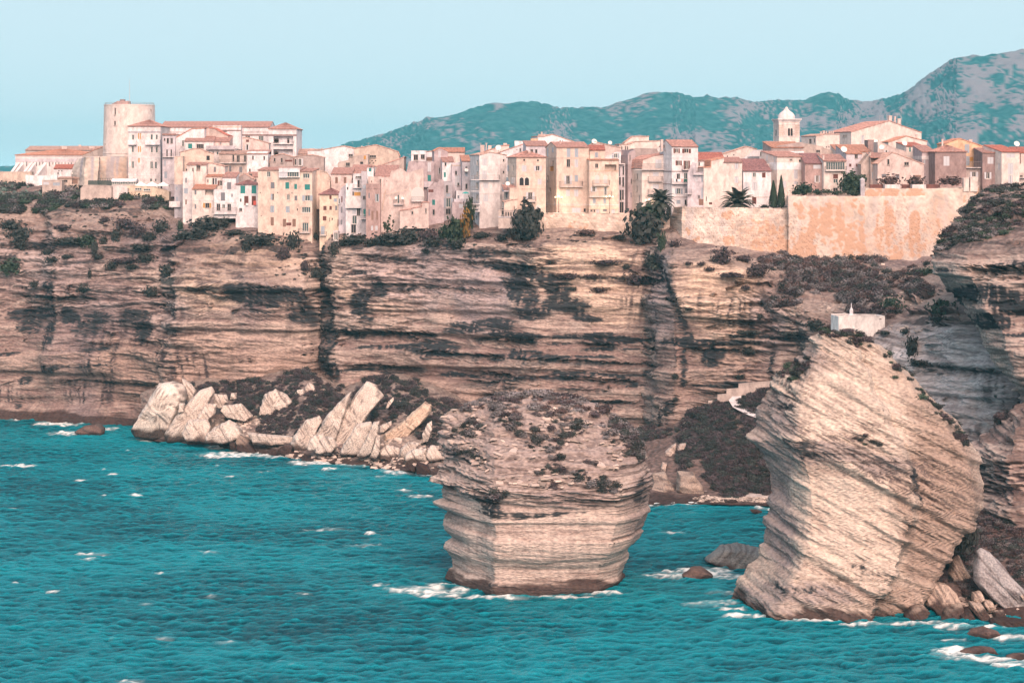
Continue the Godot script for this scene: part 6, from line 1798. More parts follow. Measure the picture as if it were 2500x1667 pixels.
	house("townhouse", "white wall house right of the small box house on the skyline", 625, 1400, 1520, 380, {"top": [1400, 225, 1520, 210], "roof": "p", "rc": "old", "wc": "bright", "l": 8, "w": "n 1405,290,1510,340"})
	house("townhouse", "weathered mauve house with white and teal tall shutters", 606, 1150, 1515, 780, {"top": [1150, 480, 1180, 345, 1300, 345, 1420, 350, 1515, 345], "roof": "f", "wc": "mauve", "l": 10, "yaw": 3, "w": "w 1426,360,1473,482;t 1426,525,1470,606;s 1280,345,1292,360", "par": "1270,612,1500,680", "balc": "lilac"})
	house("townhouse", "tall pinkish gable house with white framed slits on the skyline", 608, 1512, 1695, 760, {"top": [1512, 212, 1590, 166, 1695, 216], "roof": "p", "rc": "orange", "wc": "mauve", "l": 12, "yaw": 5, "ext": 6, "w": "w 1566,206,1600,292;o 1576,430,1592,512"})
	house("townhouse", "orange roofed house behind the tall pinkish gable", 622, 1600, 1910, 330, {"top": 225, "roof": "g", "Yr": 168, "rc": "orange", "wc": "cream", "l": 10, "w": "s 1660,245,1672,268"})
	house("townhouse", "pale house with a rusty awning under a pink roof", 600, 1620, 1770, 780, {"top": 352, "roof": "s", "Yr": 285, "rc": "pink", "wc": "white", "l": 10, "yaw": 4, "ext": 6, "w": "d 1650,362,1676,405;t 1640,488,1668,555"})
	house("townhouse", "shabby lilac house with a white enclosed balcony column", 598, 1748, 1892, 780, {"top": [1748, 385, 1892, 350], "roof": "f", "wc": "lilac", "l": 9, "yaw": 5, "ext": 5, "w": "d 1788,470,1816,525;w 1790,530,1850,680;d 1820,625,1842,665", "band": "392,0.3,ochre"})
	house("townhouse", "dark grey house with a satellite dish left of the white apartment block", 594, 1880, 1995, 860, {"top": 345, "roof": "s", "Yr": 265, "rc": "orange", "wc": "grey", "l": 9, "yaw": 5, "ext": 6, "w": "d 1925,415,1950,492;b 1920,498,1955,542;d 1925,640,1955,712"})
	house("townhouse", "mauve stone house with teal shutters above the bushes", 588, 1428, 1642, 1095, {"top": [1428, 720, 1500, 640, 1520, 615, 1560, 640, 1588, 585, 1632, 585, 1642, 640], "roof": "f", "wc": "mauve", "l": 7, "yaw": 4, "ext": 4, "w": "t 1486,850,1524,922;d 1490,980,1522,1056;r 1436,716,1504,752"})
	house("cottage", "low cottage with a terracotta lean-to below the arch balcony", 586, 1060, 1440, 1085, {"top": [1060, 1000, 1180, 985, 1240, 965, 1345, 950, 1350, 890, 1440, 890], "roof": "p", "rc": "pink", "wc": "pinkish", "l": 5, "ext": 3, "w": "d 1212,1005,1236,1045;l 1245,975,1345,1050;d 1395,965,1412,1020"})
	house("townhouse", "narrow grey green shaft house with glazed balconies", 592, 1640, 1750, 1050, {"top": 610, "roof": "f", "wc": "grey", "l": 8, "yaw": 4, "ext": 5, "w": "d 1665,660,1700,760;u 1670,830,1730,950;d 1665,970,1730,1045;b 1672,765,1725,810"})
	house("townhouse", "small white house behind the teal parasol", 590, 1805, 1992, 960, {"top": 738, "roof": "f", "wc": "bright", "l": 7, "yaw": 4, "ext": 5, "w": "k 1820,795,1846,836", "par": "1775,840,1960,885", "balc": "lilac"})
	house("townhouse", "mauve lower wall under the small white house with the teal parasol", 589, 1750, 1990, 1020, {"top": 885, "roof": "f", "wc": "mauve", "l": 7, "ext": 5, "w": "w 1840,905,1900,960"})

func town_centre():
	zone(1160, 310, 5.8079)
	house("apartment_block", "white apartment block with shuttered windows and stacked side balconies", 577, 60, 358, 1120, {"top": [60, 402, 215, 360, 358, 388], "roof": "p", "rc": "old", "wc": "pale", "l": 12, "yaw": 13, "ext": 6, "cat": "apartment block", "w": "w 105,446,166,545;w 100,620,165,740;w 116,786,186,870;w 116,958,184,1056", "sw": "g 20,470,45,545;g 20,625,45,700;g 10,785,45,880;g 10,955,45,1050", "band": "755,0.12,pale;935,0.12,pale", "bal": "0,680,352,745"})
	house("apartment_block", "set back right part of the white apartment block with tiny windows", 581, 350, 445, 1120, {"top": [350, 385, 445, 405], "roof": "p", "rc": "old", "wc": "pale", "l": 9, "ext": 6, "cat": "apartment block", "w": "d 392,455,414,488;d 392,622,414,655;w 388,790,414,848;k 355,960,372,1030"})
	house("balcony_stack", "white stack of balconies on posts at the cliff edge", 574, -58, 68, 1150, {"top": 1095, "roof": "f", "wc": "bright", "l": 5, "ext": 1, "cat": "balconies", "w": "d 0,1138,20,1149", "bal": "-58,850,66,905;-58,690,66,745;-30,1010,66,1090;-58,1085,50,1150"})
	house("townhouse", "pink roofed white gable behind the apartment block", 602, 300, 692, 560, {"top": [300, 385, 440, 330, 690, 246, 692, 300], "roof": "p", "rc": "pink", "wc": "bright", "l": 12, "w": "s 585,320,598,330;d 630,300,650,345"})
	house("townhouse", "white parapet house with a square top on the skyline", 612, 560, 788, 460, {"top": [560, 200, 690, 205, 788, 200], "roof": "f", "wc": "bright", "l": 9, "w": "s 720,275,735,300", "ch": "402,228,450,300,0.2"})
	house("townhouse", "orange roofed house with rooftop clutter left of the white gables", 612, 40, 480, 420, {"top": [40, 385, 400, 268, 480, 262], "roof": "p", "rc": "orange", "wc": "cream", "l": 12, "ch": "75,255,130,350,0.3;150,225,165,300,0.3;185,260,230,320,0.3"})
	house("townhouse", "grey fronted house with two windows behind the arched window house", 588, 722, 1035, 520, {"top": 268, "roof": "s", "Yr": 198, "rc": "pink", "wc": "lilac", "l": 9, "yaw": 5, "w": "d 785,316,822,368;d 850,316,884,372"})
	house("hall", "large white gable with a little turret on the skyline", 625, 888, 1405, 300, {"top": [888, 138, 990, 138, 1095, 108, 1180, 135, 1405, 216], "roof": "p", "rc": "old", "wc": "bright", "l": 12, "yaw": 8, "cat": "building", "w": "d 1198,188,1215,216;s 1234,186,1242,212", "ch": "900,100,990,138,0.1;935,68,955,105,0.1"})
	house("townhouse", "small orange walled house left of the large white gable", 622, 790, 888, 260, {"top": 168, "roof": "f", "wc": "orange", "l": 7})
	var a := house("townhouse", "peach house with a twin arched window and a pointed tiled roof", 568, 585, 1003, 1225, {"top": 432, "Yr": 335, "roof": "h", "apex": 1, "rc": "pink", "wc": "peach", "l": 8.5, "yaw": 16, "ext": 4, "w": "c 682,454,708,482;c 877,458,903,486;w 660,542,730,632;o 862,550,916,622;a 628,715,688,826;a 702,715,764,826;w 886,735,944,814;o 752,926,812,1030;v 862,1108,932,1215", "sw": "b 460,540,480,625;g 530,540,550,625;b 455,725,476,800;v 512,715,532,800;v 536,715,558,800", "band": "492,0.1,peach;690,0.1,peach;872,0.1,peach", "bal": "694,985,868,1052", "ch": "752,340,788,400,0.3"})
	house("lean_to", "", 565.5, 488, 600, 1225, {"top": [488, 868, 600, 862], "roof": "f", "wc": "peach", "l": 6, "yaw": 14, "ext": 4, "sw": "k 435,920,458,1005"}, a.node)
	house("lean_to_roof", "", 566, 405, 590, 890, {"top": 886, "roof": "s", "Yr": 826, "rc": "pink", "wc": "lilac", "l": 5, "ext": 0.5, "yaw": 5}, a.node)
	house("terrace", "small terrace with a stone balustrade left of the dark bush", 561, 330, 600, 1275, {"top": 1180, "roof": "f", "wc": "stone", "l": 5, "ext": 3, "cat": "terrace", "w": "d 372,1150,410,1250;s 430,1195,445,1262;s 465,1195,480,1262;s 500,1195,515,1262;s 535,1195,550,1262", "band": "1268,0.3,grey"})
	house("townhouse", "sloping peach garden house left of the dark bush", 563, 412, 600, 1180, {"top": [412, 1065, 520, 1040, 600, 1032], "roof": "p", "rc": "old", "wc": "peach", "l": 5, "ext": 3, "yaw": 6})
	house("townhouse", "tallest peach house with blue shutters and a long railed balcony", 571, 1155, 1620, 1222, {"top": 290, "Yr": 216, "roof": "g", "rc": "pink", "wc": "peach", "l": 10.5, "yaw": 15, "ext": 3, "w": "b 1300,302,1352,426;b 1412,304,1465,428;d 1298,457,1350,568;w 1412,457,1462,570;o 1292,688,1346,812;b 1412,680,1462,775;w 1290,885,1346,980;w 1405,888,1466,985;w 1375,1145,1500,1218;d 1540,1155,1574,1205;n 1586,1165,1606,1190;s 1530,1118,1560,1128", "sw": "b 1025,290,1040,420;b 1095,290,1115,360;d 1090,475,1112,545;y 1060,555,1112,625;d 1025,685,1040,760;d 1050,860,1072,920;d 1000,1075,1020,1130;w 1118,1050,1136,1130", "bal": "1210,768,1532,842", "band": "432,0.12,peach;1112,0.35,peach;1095,0.12,white", "ch": "1198,222,1218,262,0.3;1128,205,1142,240,0.4"})
	house("townhouse", "orange peach house with an arched loggia and two railed balconies", 569, 1621, 2036, 1228, {"top": 472, "roof": "s", "Yr": 448, "rc": "orange", "wc": "peach", "l": 9, "yaw": 6, "ext": 3, "w": "d 1702,520,1748,578;l 1840,532,2005,622;v 1706,685,1758,800;v 1826,685,1872,800;o 1662,850,1704,918;u 1840,850,1860,965;b 1670,1012,1712,1086;b 1820,1012,1860,1086;d 1634,1172,1668,1198;d 1680,1170,1704,1205;w 1720,1160,1760,1218;k 1815,1160,1868,1196;w 1935,1165,1982,1222", "bal": "1675,752,1912,824;1620,912,1942,984", "band": "620,0.1,orange;1138,0.5,yellow;1100,0.12,white"})
	house("townhouse", "small cream attic with a dusky roof on top of the orange peach house", 573, 1625, 1842, 490, {"top": 330, "roof": "s", "Yr": 258, "rc": "red", "wc": "peach", "l": 7, "ext": 1, "w": "b 1698,360,1748,432"})
	house("townhouse", "white terrace wall and sloping glass beside the dusky roofed attic", 574, 1836, 2068, 490, {"top": [1836, 408, 1960, 395, 1990, 360, 2068, 350], "roof": "f", "wc": "bright", "l": 6, "ext": 1, "w": "u 1968,372,2020,440"})
	house("townhouse", "tiled roofs with satellite dishes behind the tallest peach house", 590, 1600, 2062, 420, {"top": [1600, 290, 1700, 215, 1850, 250, 2062, 300], "roof": "p", "rc": "old", "wc": "pinkish", "l": 12})
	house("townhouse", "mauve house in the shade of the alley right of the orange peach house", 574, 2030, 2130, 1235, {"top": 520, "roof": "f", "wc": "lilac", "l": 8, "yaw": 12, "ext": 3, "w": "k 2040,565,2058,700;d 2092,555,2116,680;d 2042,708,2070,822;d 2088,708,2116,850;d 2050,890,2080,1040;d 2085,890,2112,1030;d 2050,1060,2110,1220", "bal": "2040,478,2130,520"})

func town_east():
	DD = 11.0
	zone(1500, 310, 5.8075)
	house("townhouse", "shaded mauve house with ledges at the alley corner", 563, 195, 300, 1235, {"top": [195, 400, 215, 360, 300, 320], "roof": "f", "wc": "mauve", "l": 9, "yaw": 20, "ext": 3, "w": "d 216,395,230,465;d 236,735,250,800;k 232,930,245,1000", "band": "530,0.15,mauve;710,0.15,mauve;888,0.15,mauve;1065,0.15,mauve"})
	house("townhouse", "cream house with a roof terrace and a white framed door behind the left palm", 557, 392, 818, 1240, {"top": [392, 590, 400, 470, 560, 412, 818, 376], "roof": "p", "rc": "pink", "wc": "cream", "l": 9, "yaw": 19, "ext": 3, "w": "w 582,462,668,585;d 758,625,786,655;d 752,788,780,820;w 548,640,632,698;w 545,812,632,880;s 790,400,800,430", "sw": "d 314,660,332,740;d 314,832,330,918;k 346,960,362,1060", "bal": "300,516,742,600;494,698,692,766;494,880,692,948", "band": "755,0.1,cream;968,0.1,cream"})
	house("townhouse", "taupe gable wall with a dish behind the roof terrace", 572, 215, 702, 600, {"top": [215, 360, 300, 305, 655, 312, 702, 380], "roof": "f", "wc": "taupe", "l": 8, "yaw": 6, "w": "d 216,395,228,465"})
	house("townhouse", "white house with three slit windows on the skyline", 598, 70, 662, 420, {"top": [70, 252, 210, 250, 300, 215, 480, 205, 662, 200], "roof": "p", "rc": "old", "wc": "cream", "l": 9, "yaw": 5, "w": "d 100,275,115,328;d 150,268,165,332;d 180,275,195,325", "ch": "275,200,325,225,0.2"})
	house("townhouse", "cream wedge shaped house at the very top behind the slit windows", 620, 140, 490, 320, {"top": [140, 232, 262, 136, 490, 138], "roof": "p", "rc": "old", "wc": "cream", "l": 10})
	house("townhouse", "narrow white tower house with brown shutters and a laundry balcony", 553, 818, 1188, 1130, {"top": 280, "Yr": 186, "roof": "g", "rc": "pink", "wc": "white", "l": 9, "yaw": 17, "ext": 3, "w": "q 862,306,908,370;q 995,306,1056,370;q 892,475,936,545;q 1005,476,1050,600;d 888,660,916,742;g 916,660,936,742;g 990,650,1044,735;u 890,870,942,950;b 1000,870,1048,940;b 1052,820,1082,940;b 882,1035,940,1090;b 1040,990,1088,1110;d 1000,1030,1030,1100", "sw": "d 700,250,716,290;s 710,330,720,345", "bal": "975,545,1082,602;820,735,1048,800", "band": "432,0.15,white;375,0.12,white;622,0.2,brown;802,0.2,brown;990,0.15,brown", "ch": "930,215,960,265,0.3;665,175,695,300,0.5"})
	house("townhouse", "streaked grey house with blue tall shutters on the turn of the street", 549, 1040, 1272, 1130, {"top": [1040, 660, 1110, 500, 1160, 520, 1165, 650, 1272, 640], "roof": "f", "wc": "lilac", "l": 7, "yaw": -8, "ext": 3, "w": "w 1150,720,1180,770;b 1236,700,1258,780;b 1235,860,1258,1010;d 1185,965,1200,1010;d 1205,965,1218,1010;n 1200,1020,1265,1110", "bal": "1115,580,1262,668;1000,880,1100,945"})
	house("townhouse", "white set back house with a little window under the red roof", 556, 1165, 1370, 720, {"top": 485, "roof": "s", "Yr": 470, "rc": "pink", "wc": "bright", "l": 7, "w": "g 1312,525,1345,572;d 1195,500,1215,545"})
	house("townhouse", "red hipped roof between the narrow tower house and the blank cream gable", 566, 1186, 1570, 520, {"top": [1186, 478, 1290, 478, 1570, 425], "roof": "s", "Yr": 362, "rc": "red", "wc": "white", "l": 10})
	house("townhouse", "blank cream gable wall with a sloping top right of the grey street house", 548, 1268, 1558, 1130, {"top": [1268, 580, 1365, 572, 1372, 482, 1558, 436], "roof": "p", "rc": "orange", "wc": "cream", "l": 10, "yaw": 6, "ext": 3, "w": "s 1300,985,1312,1050;r 1345,1066,1390,1100"})
	house("townhouse", "cream house with two closed cream shutters beside the blank gable", 548.5, 1556, 1815, 1140, {"top": 503, "Yr": 432, "roof": "s", "rc": "pink", "wc": "cream", "l": 9, "ext": 3, "w": "w 1710,516,1762,596;w 1708,700,1762,792", "band": "990,0.1,ochre"})
	house("townhouse", "stained white house under a large dark red roof by the right palm", 548, 1832, 2228, 1150, {"top": 626, "Yr": 456, "roof": "s", "rc": "dark", "wc": "white", "l": 9, "yaw": 6, "ext": 3, "w": "g 1962,646,2012,712;r 2098,646,2148,718;w 1845,790,1905,892;w 1958,790,2028,896;r 1956,998,2016,1090", "band": "990,0.12,ochre", "ch": "2165,520,2200,590,0.5"})
	house("townhouse", "white roof house with a dark opening behind the large dark red roof", 572, 1830, 2160, 560, {"top": [1830, 470, 1950, 395, 2020, 330, 2150, 320, 2160, 400], "roof": "f", "wc": "bright", "l": 8, "w": "d 2070,350,2128,408;k 1890,415,2060,450"})
	house("townhouse", "long pale tiled roof slanting on the skyline left of the bell tower", 600, 1540, 2020, 480, {"top": [1540, 390, 1700, 340, 1880, 280, 2020, 320], "roof": "p", "rc": "old", "wc": "cream", "l": 10, "w": "s 1600,405,1615,425;s 1690,385,1705,405", "ch": "1660,365,1690,400,0.05"})
	zone(1840, 240, 4.9)
	house("townhouse", "cream house with a white band of wall under its roof by the cypresses", 551, 283, 612, 1130, {"top": 700, "Yr": 636, "roof": "s", "rc": "pink", "wc": "cream", "l": 8, "yaw": 24, "ext": 3, "w": "d 436,724,468,742;d 545,732,572,762;w 484,850,530,962;w 340,986,392,1070;w 485,990,530,1030", "sw": "w 160,680,176,745;w 240,705,256,770;w 225,870,236,930;w 222,985,234,1060", "band": "768,1.9,bright"})
	house("townhouse", "old tiled roof with a brown ledge above the white banded house", 562, 215, 600, 760, {"top": [215, 590, 320, 560, 565, 522, 600, 530], "roof": "s", "Yr": 520, "rc": "orange", "wc": "taupe", "l": 9, "yaw": 8, "band": "632,0.5,bright"})
	house("townhouse", "pinkish brown house with a white framed window between two cream houses", 549, 618, 846, 1115, {"top": 780, "Yr": 660, "roof": "s", "rc": "dark", "wc": "rose", "l": 8, "yaw": 3, "ext": 3, "w": "w 718,795,808,842;o 748,922,782,1004;d 735,1080,790,1110", "ch": "795,655,825,780,0.6"})
	house("townhouse", "cream house with a glazed veranda under a ribbed roof", 547, 842, 1112, 1115, {"top": 752, "Yr": 672, "roof": "s", "rc": "pink", "wc": "cream", "l": 8, "yaw": 4, "ext": 3, "w": "g 870,762,1095,855;r 956,905,1014,960;g 956,965,1014,1015;d 955,1070,1012,1110", "bal": "865,812,1118,862", "ch": "832,680,850,750,0.1"})
	house("townhouse", "stone ruin with small openings between the bell tower and the white house", 580, 595, 1000, 760, {"top": [595, 540, 700, 555, 830, 580, 850, 600, 1000, 640], "roof": "f", "wc": "stone", "l": 7, "w": "d 750,615,800,650;s 870,572,882,590;s 900,572,912,590"})
	house("townhouse", "white house with a row of chimney pots right of the bell tower", 606, 752, 1032, 600, {"top": [752, 455, 860, 430, 1032, 432], "roof": "p", "rc": "old", "wc": "cream", "l": 9, "yaw": 20, "sw": "d 665,485,695,540;s 720,480,735,530", "ch": "805,395,820,440,0.2;835,385,855,445,0.2;868,390,880,430,0.2;905,390,917,430,0.3;925,390,937,430,0.3;950,390,963,430,0.3"})
	house("hall", "great cream gable hall with rooftop antennas behind the bell tower houses", 622, 1172, 2012, 600, {"top": [1172, 406, 1400, 338, 1630, 272, 1820, 345, 2012, 412], "roof": "p", "rc": "pink", "wc": "cream", "l": 16, "yaw": 17, "cat": "building", "w": "w 1292,440,1328,540", "sw": "d 1075,435,1090,460;d 1100,435,1115,460", "band": "330,0.01,cream", "ch": "1625,205,1660,280,0.1;1690,215,1705,290,0.15;1735,240,1765,310,0.1"})
	house("townhouse", "grey white house with small square windows below the orange roofs", 560, 1112, 1300, 860, {"top": 664, "Yr": 560, "roof": "s", "rc": "orange", "wc": "lilac", "l": 11, "yaw": 6, "w": "d 1212,672,1252,720;r 1146,782,1174,818;r 1228,782,1254,818"})
	house("townhouse", "cream house with a long orange roof behind the grey white house", 572, 1000, 1400, 760, {"top": 640, "Yr": 555, "roof": "s", "rc": "orange", "wc": "cream", "l": 12})
	house("townhouse", "brown chimney wall with a dish in front of the great cream gable", 585, 1372, 1500, 720, {"top": [1372, 498, 1500, 502], "roof": "f", "wc": "brown", "l": 6})
	house("townhouse", "weathered stone house with a dark loggia and a slanting roof edge", 547, 1488, 2042, 1015, {"top": [1488, 790, 1590, 702, 1660, 652, 1705, 662, 1880, 728, 2042, 795], "roof": "p", "rc": "old", "wc": "pinkish", "l": 9, "yaw": 8, "ext": 3, "w": "d 1602,726,1630,792;d 1806,760,1862,802;k 1535,905,1590,942;k 1702,908,1750,972;n 1920,918,2010,955"})
	house("loggia", "dark open loggia under a small roof on the weathered stone house", 551, 1404, 1600, 1015, {"top": 712, "Yr": 655, "roof": "s", "rc": "pink", "wc": "stone", "l": 6, "ext": 3, "w": "l 1408,716,1566,788;b 1420,880,1470,960"})
	house("townhouse", "stone shoulder wall between the grey white house and the loggia", 553, 1290, 1410, 1000, {"top": [1290, 790, 1410, 640], "roof": "f", "wc": "stone", "l": 6, "ext": 3})
	house("townhouse", "cluttered peach back house with dishes above the stone house", 566, 1490, 1830, 760, {"top": [1490, 520, 1560, 540, 1700, 600, 1830, 640], "roof": "f", "wc": "pinkish", "l": 7, "w": "o 1580,618,1605,648"})
	house("townhouse", "orange hipped roof right below the great cream gable", 592, 1618, 2080, 680, {"top": [1618, 528, 1660, 515, 1830, 455, 2080, 520], "roof": "p", "rc": "orange", "wc": "cream", "l": 14, "ch": "1945,430,1968,530,0.1"})
	house("townhouse", "pale blue grey house with a teal shutter under a red roof", 572, 1832, 2045, 800, {"top": 575, "Yr": 528, "roof": "s", "rc": "red", "wc": "cream", "l": 8, "yaw": 10, "w": "t 1866,588,1886,640;s 1960,590,1985,700"})
	zone(2200, 300, 5.227)
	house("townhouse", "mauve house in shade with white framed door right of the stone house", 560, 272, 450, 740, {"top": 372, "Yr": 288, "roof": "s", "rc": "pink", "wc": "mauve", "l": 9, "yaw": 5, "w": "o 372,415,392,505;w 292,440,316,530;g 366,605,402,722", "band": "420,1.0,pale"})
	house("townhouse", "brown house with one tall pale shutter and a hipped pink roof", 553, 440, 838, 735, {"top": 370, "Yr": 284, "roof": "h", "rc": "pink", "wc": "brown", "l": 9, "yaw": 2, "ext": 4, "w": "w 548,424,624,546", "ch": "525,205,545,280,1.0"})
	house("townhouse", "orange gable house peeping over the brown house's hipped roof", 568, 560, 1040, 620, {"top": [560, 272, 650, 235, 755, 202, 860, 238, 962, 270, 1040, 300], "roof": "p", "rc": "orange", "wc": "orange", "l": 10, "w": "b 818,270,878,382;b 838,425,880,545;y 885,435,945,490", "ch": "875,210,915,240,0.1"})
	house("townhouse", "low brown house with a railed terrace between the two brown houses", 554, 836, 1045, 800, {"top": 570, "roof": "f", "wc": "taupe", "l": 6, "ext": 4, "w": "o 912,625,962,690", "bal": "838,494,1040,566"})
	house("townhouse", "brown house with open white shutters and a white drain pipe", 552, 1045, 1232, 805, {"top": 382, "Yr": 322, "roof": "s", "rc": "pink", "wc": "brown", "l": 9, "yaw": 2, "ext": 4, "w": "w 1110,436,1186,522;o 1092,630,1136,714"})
	house("townhouse", "small tiled house behind the brown house with open shutters", 566, 945, 1230, 600, {"top": 345, "Yr": 298, "roof": "s", "rc": "pink", "wc": "orange", "l": 9})
	house("townhouse", "tall cream house with a red roof near the right edge", 549, 1290, 1516, 815, {"top": 372, "Yr": 285, "roof": "s", "rc": "red", "wc": "cream", "l": 9, "yaw": 18, "ext": 4, "w": "w 1352,390,1460,442;w 1370,512,1438,655;w 1374,668,1430,785", "sw": "w 1242,515,1264,600"})
	house("townhouse", "cream house cut by the right edge of the view", 552, 1512, 1720, 815, {"top": 382, "Yr": 310, "roof": "s", "rc": "red", "wc": "cream", "l": 9, "yaw": 3, "ext": 4, "w": "r 1525,390,1535,520;d 1522,668,1560,694", "bal": "1515,640,1600,696"})

func towers():
	DD = 0.0
	# the round tower
	zone(0, 180, 4.612)
	var d := 690.0
	var c := P(zx(1453), zy(1010), d)
	var t := thing("round_tower", "big round cream tower with a flat top at the left end of the town", "tower", c)
	var r1: float = (zx(1745) - zx(1158)) * 0.5 / F * d
	var r2: float = (zx(1737) - zx(1172)) * 0.5 / F * d
	var h: float = P(0, zy(350), d).y - c.y
	var mb := MB.new()
	var pr := [Vector2(r1 + 0.1, -6), Vector2(r1, 0)]
	var hb: float = P(0, zy(890), d).y - c.y
	pr.append_array([Vector2(r1, hb - 0.3), Vector2(r1 + 0.14, hb - 0.25), Vector2(r1 + 0.14, hb), Vector2(r1, hb + 0.06)])
	pr.append_array([Vector2(r2, h - 0.35), Vector2(r2 + 0.08, h - 0.3), Vector2(r2 + 0.08, h), Vector2(0, h + 0.01)])
	mb.lathe(pr, 72)
	part("wall", mb.commit(), plaster(wall_color("cream")), t)
	var dark := plain("window_dark", Color.BLACK)
	for w in [[1330, 390, 1345, 470], [1325, 535, 1348, 585], [1200, 785, 1218, 848], [1718, 400, 1726, 420]]:
		var x: float = (zx(w[0]) + zx(w[2])) * 0.5
		var dx: float = (x - 1250.0) / F * d - c.x
		var hy: float = P(0, zy(w[3]), d).y - c.y
		var wy: float = P(0, zy(w[1]), d).y - c.y
		var rr: float = r1
		var zz := sqrt(maxf(rr * rr - dx * dx, 0.1))
		var dir := Vector3(dx, 0, zz) / rr
		var ww: float = maxf((zx(w[2]) - zx(w[0])) / F * d, 0.5)
		var win := part("window", pane_mesh(ww, wy - hy), dark, t)
		win.transform = Transform3D(Basis(Vector3.UP, atan2(dir.x, dir.z)), dir * lerpf(rr, r2, hy / h) + Vector3(0, hy, 0) + dir * 0.02)
		var fr := part("frame", frame_mesh(ww, wy - hy), plaster(wall_color("stone")), win)
		fr.position.z = 0.002
	# its rooftop hut, railing and mast
	var hut := MB.new()
	var hx0: float = (zx(1330) - 1250.0) / F * d - c.x
	var hx1: float = (zx(1455) - 1250.0) / F * d - c.x
	var hh: float = P(0, zy(308), d).y - c.y
	hut.box(Vector3(hx0, h - 0.2, -2), Vector3(hx1, hh, 2))
	part("rooftop_hut", hut.commit(), plaster(wall_color("rose")), t)
	hut = MB.new()
	var hl: float = (zx(1255) - 1250.0) / F * d - c.x
	for z in [-2.0, 2.0]:
		hut.tri(Vector3(hl, h, z), Vector3(hx0, h, z), Vector3(hx0, hh, z), Vector3(0, 0, z))
	hut.quad(Vector3(hl, h, -2), Vector3(hl, h, 2), Vector3(hx0, hh, 2), Vector3(hx0, hh, -2), Vector3(-1, 1, 0))
	hut.box(Vector3(hx0 + 0.6, hh - 0.05, -1), Vector3(hx0 + 2.0, hh + 0.55, 1))
	part("hut_roof", hut.commit(), plaster(wall_color("brown")), t)
	var rl := MB.new()
	for i in 40:
		var a0 := TAU * i / 40
		var a1 := TAU * (i + 1) / 40
		var q0 := Vector3(cos(a0), 0, sin(a0)) * (r2 - 0.3)
		var q1 := Vector3(cos(a1), 0, sin(a1)) * (r2 - 0.3)
		rl.bar(q0 + Vector3(0, h, 0), q0 + Vector3(0, h + 0.6, 0), 0.03, -1, 4)
		rl.bar(q0 + Vector3(0, h + 0.6, 0), q1 + Vector3(0, h + 0.6, 0), 0.035, -1, 4)
	part("railing", rl.commit(), plain("railing", lin(0.20, 0.17, 0.17), 0.7), t)
	rl = MB.new()
	var mx: float = (zx(1460) - 1250.0) / F * d - c.x
	rl.bar(Vector3(mx, h - 0.1, 1), Vector3(mx, P(0, zy(60), d).y - c.y, 1), 0.09, 0.04, 6)
	part("mast", rl.commit(), plain("mast", lin(0.42, 0.40, 0.41), 0.6), t)
	# the bell tower
	zone(1840, 240, 4.9)
	d = 602.0
	c = P(zx(396), zy(560), d)
	t = thing("bell_tower", "stone bell tower with an onion shaped dome on the skyline", "bell tower", c, deg_to_rad(8))
	var sc := F / d * 4.9
	var hw := 126.0 / sc
	var yy := func(Y: float) -> float: return P(0, zy(Y), d).y - c.y
	mb = MB.new()
	mb.box(Vector3(-hw, -6, -hw), Vector3(hw, yy.call(285), hw))
	part("shaft", mb.commit(), plaster(wall_color("cream")), t)
	mb = MB.new()
	for b in [[285, 268, 1.05], [268, 258, 1.12], [258, 247, 1.18], [460, 452, 1.03], [315, 308, 1.03]]:
		var e: float = hw * b[2]
		mb.box(Vector3(-e, yy.call(b[0]) + 0.01, -e), Vector3(e, yy.call(b[1]), e))
	part("cornice", mb.commit(), plaster(wall_color("pale")), t)
	# stone courses of the belfry
	var sm := plaster(wall_color("pinkish"))
	var sm2 := plaster(wall_color("ochre"))
	var rowsn := 9
	for r in rowsn:
		var ya: float = lerpf(yy.call(450), yy.call(320), float(r) / rowsn)
		var yb: float = lerpf(yy.call(450), yy.call(320), float(r + 1) / rowsn)
		for s in [-1.0, 1.0]:
			mb = MB.new()
			var e := hw * (0.55 if r % 2 == 0 else 0.40)
			mb.box(Vector3(minf(s * hw * 1.012, s * e), ya + 0.02, hw - 0.3), Vector3(maxf(s * hw * 1.012, s * e), yb - 0.02, hw * 1.012))
			part("stone_course", mb.commit(), sm if (r + int(s)) % 2 == 0 else sm2, t)
	var half := 98.0 / sc
	var yb0: float = yy.call(247)
	var ytop: float = yy.call(100)
	var hd := ytop - yb0
	mb = MB.new()
	mb.lathe([Vector2(half * 1.05, 0), Vector2(half * 1.06, hd * 0.04), Vector2(half, hd * 0.06), Vector2(half * 1.02, hd * 0.18), Vector2(half * 0.99, hd * 0.30), Vector2(half * 0.90, hd * 0.40), Vector2(half * 0.79, hd * 0.49), Vector2(half * 0.62, hd * 0.57), Vector2(half * 0.44, hd * 0.66), Vector2(half * 0.30, hd * 0.75), Vector2(half * 0.21, hd * 0.84), Vector2(half * 0.16, hd * 0.93), Vector2(half * 0.08, hd), Vector2(0, hd)], 24)
	part("dome", mb.commit(), plaster(wall_color("pale")), t, Vector3(0, yb0, 0))
	var oc := part("dormer", meshes["oculus"], plaster(wall_color("stone")), t)
	oc.transform = Transform3D(Basis(Vector3.RIGHT, PI / 2) * Basis.from_scale(Vector3(0.7, 3.0, 0.7)), Vector3(half * 0.25, yb0 + hd * 0.25, half * 0.85))
	for x in [[395, 419], [428, 452]]:
		var cx: float = ((x[0] + x[1]) * 0.5 - 396.0) / sc
		var ww: float = (x[1] - x[0]) / sc
		var w := part("belfry_window", arch_mesh(ww, yy.call(360) - yy.call(450), 0.04), dark, t, Vector3(cx - 0.35, yy.call(450), hw * 1.012))
		w.position.z += 0.02
